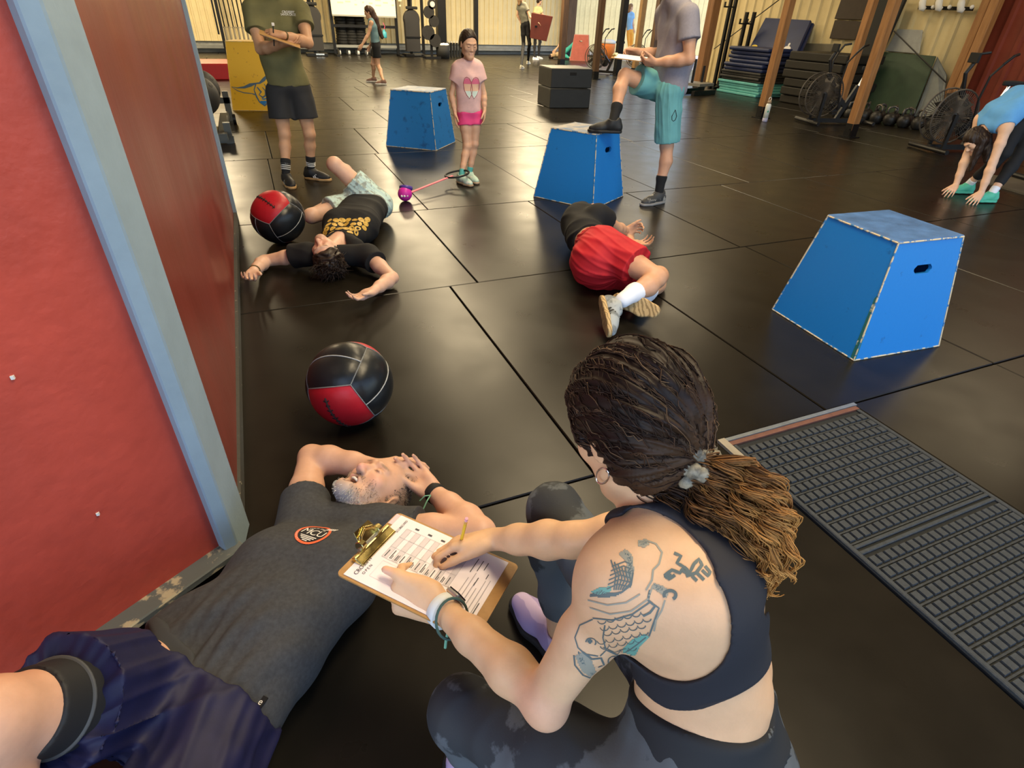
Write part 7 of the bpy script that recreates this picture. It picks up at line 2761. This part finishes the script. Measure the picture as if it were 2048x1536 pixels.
# --- people far off: coarser
def walker(label, feet, px, s, skin, top, bottom, hairm, face, m_shoe, sleeveless=True, long_hair=0., short=.5, leggings=False, h=.011, sitting=False):
    base = feet * V3(1, 1, 0)
    P_, n = stage(base)
    t = person('person', label, base)
    J = {k: (v if isinstance(v, np.ndarray) else P_(*v)) for k, v in px.items()}
    J['fr'] = nz(face * V3(1, 1, 0))
    F = Fig()
    torso(F, J['nb'], J['cc'], J['be'], J['pc'], J['shL'], J['shR'], J['fr'], .88 * s, .9, .9, .95)
    for q in 'LR':
        arm(F, J['sh' + q], J['el' + q], J['wr' + q], .95 * s, q)
        leg(F, J['hp' + q], J['kn' + q], J['an' + q], .97 * s, q, 1., back=-J['fr'])
    HP, HA = head(F, J['hc'], face, V3(0, 0, 1), J['nb'], s)
    for q in 'LR':
        d = nz(J['wr' + q] - J['el' + q])
        hand(F, J['wr' + q], d, nz(np.cross(d, J['fr'])) * (1 if q == 'L' else -1), J['fr'], s, curl=(.4, .4, .4), side=q)
    skin_mesh('body', F.P, h, m_skin, t, color=skin, paints=FACE(HP, HA, s))
    hem = J['pc'] * .75 + J['be'] * .25
    cloth('top', tee(F, J, s, .014, 0 if sleeveless else .5, .014, hem, nz(J['pc'] - J['be'])), top, t, h, folds(.004, 14, 3))
    if leggings:
        cloth('leggings', pick(F, ('thL', 'thR', 'shL', 'shR'), .007, k=.03) + pick(F, ('to',), .009, k=.05, cut=(J['be'] * .35 + J['pc'] * .65, nz(J['be'] - J['pc']))), bottom, t, h)
    else:
        cloth('shorts', shorts(F, J, s, short, .10, .112, .014, .35), bottom, t, h)
    hc_ = hair_cap(F, HP, HA, s, inf=.014)
    if long_hair:
        hc_.cone(HP(0, -.08, 0), HP(0, -.10, -.16), .075 * s, .08 * s, k=.03).cone(HP(0, -.10, -.16), HP(0, -.14, -.16 - long_hair), .08 * s, .045 * s, k=.03)
    cloth('hair', hc_.P, hairm, t, h * .9, hairy(3, .006, 50))
    for q in 'LR':
        sp = J['an' + q].copy()
        shoe(t, sp * V3(1, 1, 0) + V3(0, 0, .094 + max(0, sp[2] - .11)), J['fr'], V3(0, 0, 1), s, m_shoe, m_wht, h * .9)
    return t, J, P_, n


ft = (G(748, 162) + G(765, 170)) / 2
L_ = nz(np.cross(V3(0, 0, 1), nz((CAMP - ft) * V3(1, 1, 0))))
walker('long-haired girl in a grey-blue tank and black shorts walking past the whiteboard', ft,
       dict(hc=(737, 24), nb=(742, 39), cc=(746, 54), be=(750, 72), pc=(752, 90), shL=(743, 45, .12), shR=(748, 45, -.12), hpL=(752, 97, .07), hpR=(752, 97, -.07), knL=(756, 130, .06), knR=(746, 128, -.06), anL=G(766, 160, .1), anR=G(747, 155, .1), elL=(737, 68, .15), elR=(748, 70, -.15), wrL=(724, 90, .2), wrR=(740, 92, -.15)), .95,
       (.58, .33, .20), mat('slate_tank', (.13, .22, .25), .8), m_blackcloth, mat('auburn_hair', (.06, .026, .014), .5, var=.5, vscale=40), nz(-L_ + V3(0, 0, -.25)), mat('brown_shoe', (.20, .11, .08), .6), True, .40, .55)
ft = (G(1043, 137) + G(1056, 124)) / 2
W1, J1, P1, n1 = walker('woman in a grey tee and black leggings carrying one side of a red-brown box', ft,
       dict(hc=(1043, -9), nb=(1043, 6), cc=(1044, 18), be=(1048, 34), pc=(1051, 48), shL=(1038, 10, 0), shR=(1050, 10, .0), hpL=(1046, 54, .0), hpR=(1055, 54, 0), knL=(1047, 88), knR=(1059, 88, .02), anL=G(1043, 131, .1), anR=G(1056, 122, .1), elL=(1035, 30), elR=(1060, 34, .1), wrL=(1040, 42), wrR=(1075, 44, .25)), 1.,
       (.58, .34, .22), mat('grey_green_tee', (.15, .145, .11), .8), m_blackcloth, mat('light_brown_hair', (.25, .14, .06), .5, var=.5, vscale=40), nz(V3(.6, .5, -.1)), mat('cream_shoe', (.55, .5, .38), .6), False, .12, .5, True)
ft = G(1076, 117)
W2, J2, P2, n2 = walker('woman in a pale yellow top holding the far side of the red-brown box', ft,
       dict(hc=(1079, 2), nb=(1076, 14), cc=(1074, 25), be=(1074, 38), pc=(1074, 52), shL=(1071, 18, .05), shR=(1081, 18, .0), hpL=(1071, 58), hpR=(1077, 58), knL=(1070, 86), knR=(1080, 84), anL=G(1069, 115, .1), anR=G(1077, 113, .1), elL=(1068, 34, .1), elR=(1088, 34, .1), wrL=(1080, 44, .2), wrR=(1096, 44, .2)), 1.,
       (.58, .34, .22), mat('pale_yellow_top', (.50, .46, .24), .8), m_blackcloth, m_dkhair, nz(V3(.8, -.1, -.1)), mat('white_shoe', (.75, .70, .70), .6), False, 0., .5, True)
bx0 = P1(1063, 27, .30)
bx = thing('plyo_box', 'red-brown box carried between two women at the far wall', 'jump box', bx0)
cs = [P1(a, b, .30) - bx0 for a, b in ((1060, 76), (1093, 83), (1106, 33), (1063, 25))]
dp_ = -n1 * .45
MB().add(cs + [c + dp_ for c in cs], [(0, 1, 2, 3), (7, 6, 5, 4), (0, 4, 5, 1), (1, 5, 6, 2), (2, 6, 7, 3), (3, 7, 4, 0)]).obj('body', mat('red_brown_paint', (.15, .028, .018), .5, var=.2, vscale=4), bx, bevel=.01)
hh = (cs[1] + cs[2]) / 2 * .3 + (cs[0] + cs[3]) / 2 * .7
MB().box(hh + n1 * .003, (.12, .02, .06)).obj('handle_slot', m_dark, bx, bevel=.008)
# person in blue by the doorway
ft = G(1262, 116)
walker('person in a light blue tee and orange trousers standing in the bright doorway', ft,
       dict(hc=(1262, 14), nb=(1261, 24), cc=(1260, 36), be=(1259, 50), pc=(1260, 63), shL=(1254, 29, .02), shR=(1266, 29, -.02), hpL=(1257, 68), hpR=(1264, 68), knL=(1258, 90), knR=(1264, 90), anL=G(1259, 114, .1), anR=G(1266, 114, .1), elL=(1253, 44), elR=(1266, 46), wrL=(1254, 58), wrR=(1268, 60)), .98,
       (.58, .34, .22), mat('light_blue_tee', (.22, .42, .66), .8), mat('orange_trousers', (.75, .36, .06), .8), mat('sandy_hair', (.22, .11, .04), .5), nz(V3(.8, -.2, 0)), m_wht, False, .05, .9, True, .012)
# person lying by the red box
ft = G(1120, 118)
b_ = ft * V3(1, 1, 0)
t = person('person', 'person in tan top and teal trousers lying by the far red box, one knee raised', b_)
P_, n = stage(b_)
rgt = np.cross(V3(0, 0, 1), n)
J = dict(hc=P_(1103, 113), nb=P_(1108, 110), cc=P_(1112, 109), be=P_(1118, 109), pc=P_(1124, 110))
J['shL'], J['shR'] = J['nb'] + n * .16, J['nb'] - n * .16
J['hpL'], J['hpR'] = J['pc'] + n * .09, J['pc'] - n * .09
J['knR'] = P_(1147, 88, -.1)
J['anR'] = P_(1141, 116, -.15)
J['knL'] = P_(1131, 112, .3)
J['anL'] = P_(1137, 117, .45)
J['elL'], J['wrL'] = P_(1110, 101, .2), P_(1117, 92, .1)
J['elR'], J['wrR'] = P_(1106, 104, -.2), P_(1116, 94, -.1)
for k in J:
    J[k] = J[k] * V3(1, 1, 0) + V3(0, 0, max(.09, J[k][2]))
J['fr'] = V3(0, 0, 1)
F = Fig()
torso(F, J['nb'], J['cc'], J['be'], J['pc'], J['shL'], J['shR'], J['fr'], .9)
for q in 'LR':
    arm(F, J['sh' + q], J['el' + q], J['wr' + q], .95, q)
    leg(F, J['hp' + q], J['kn' + q], J['an' + q], .95, q)
    hand(F, J['wr' + q], nz(J['wr' + q] - J['el' + q]), n, V3(0, 0, 1), 1., side=q)
HP, HA = head(F, J['hc'], V3(0, 0, 1), -rgt, J['nb'], .95)
for q in 'LR':
    a = J['an' + q]
    F.cone(a, a + rgt * .12 + V3(0, 0, -.03), .036, .028, g='ft')
skin_mesh('body', F.P, .012, m_skin, t, color=(.62, .38, .25), floor_z=.004)
cloth('top', tee(F, J, .95, .014, .4, .014, J['pc'], nz(J['pc'] - J['be'])), mat('tan_top', (.50, .36, .20), .8), t, .012, None, .006)
cloth('trousers', pick(F, ('thL', 'thR'), .014, k=.03) + pick(F, ('shL', 'shR'), .012, k=.03) + pick(F, ('to',), .012, cut=(J['be'], nz(J['be'] - J['pc']))), mat('bright_teal', (.05, .38, .34), .8), t, .012, None, .006)
cloth('hair', hair_cap(F, HP, HA, .95).P, m_dkhair, t, .012)
for q in 'LR':
    d = 0
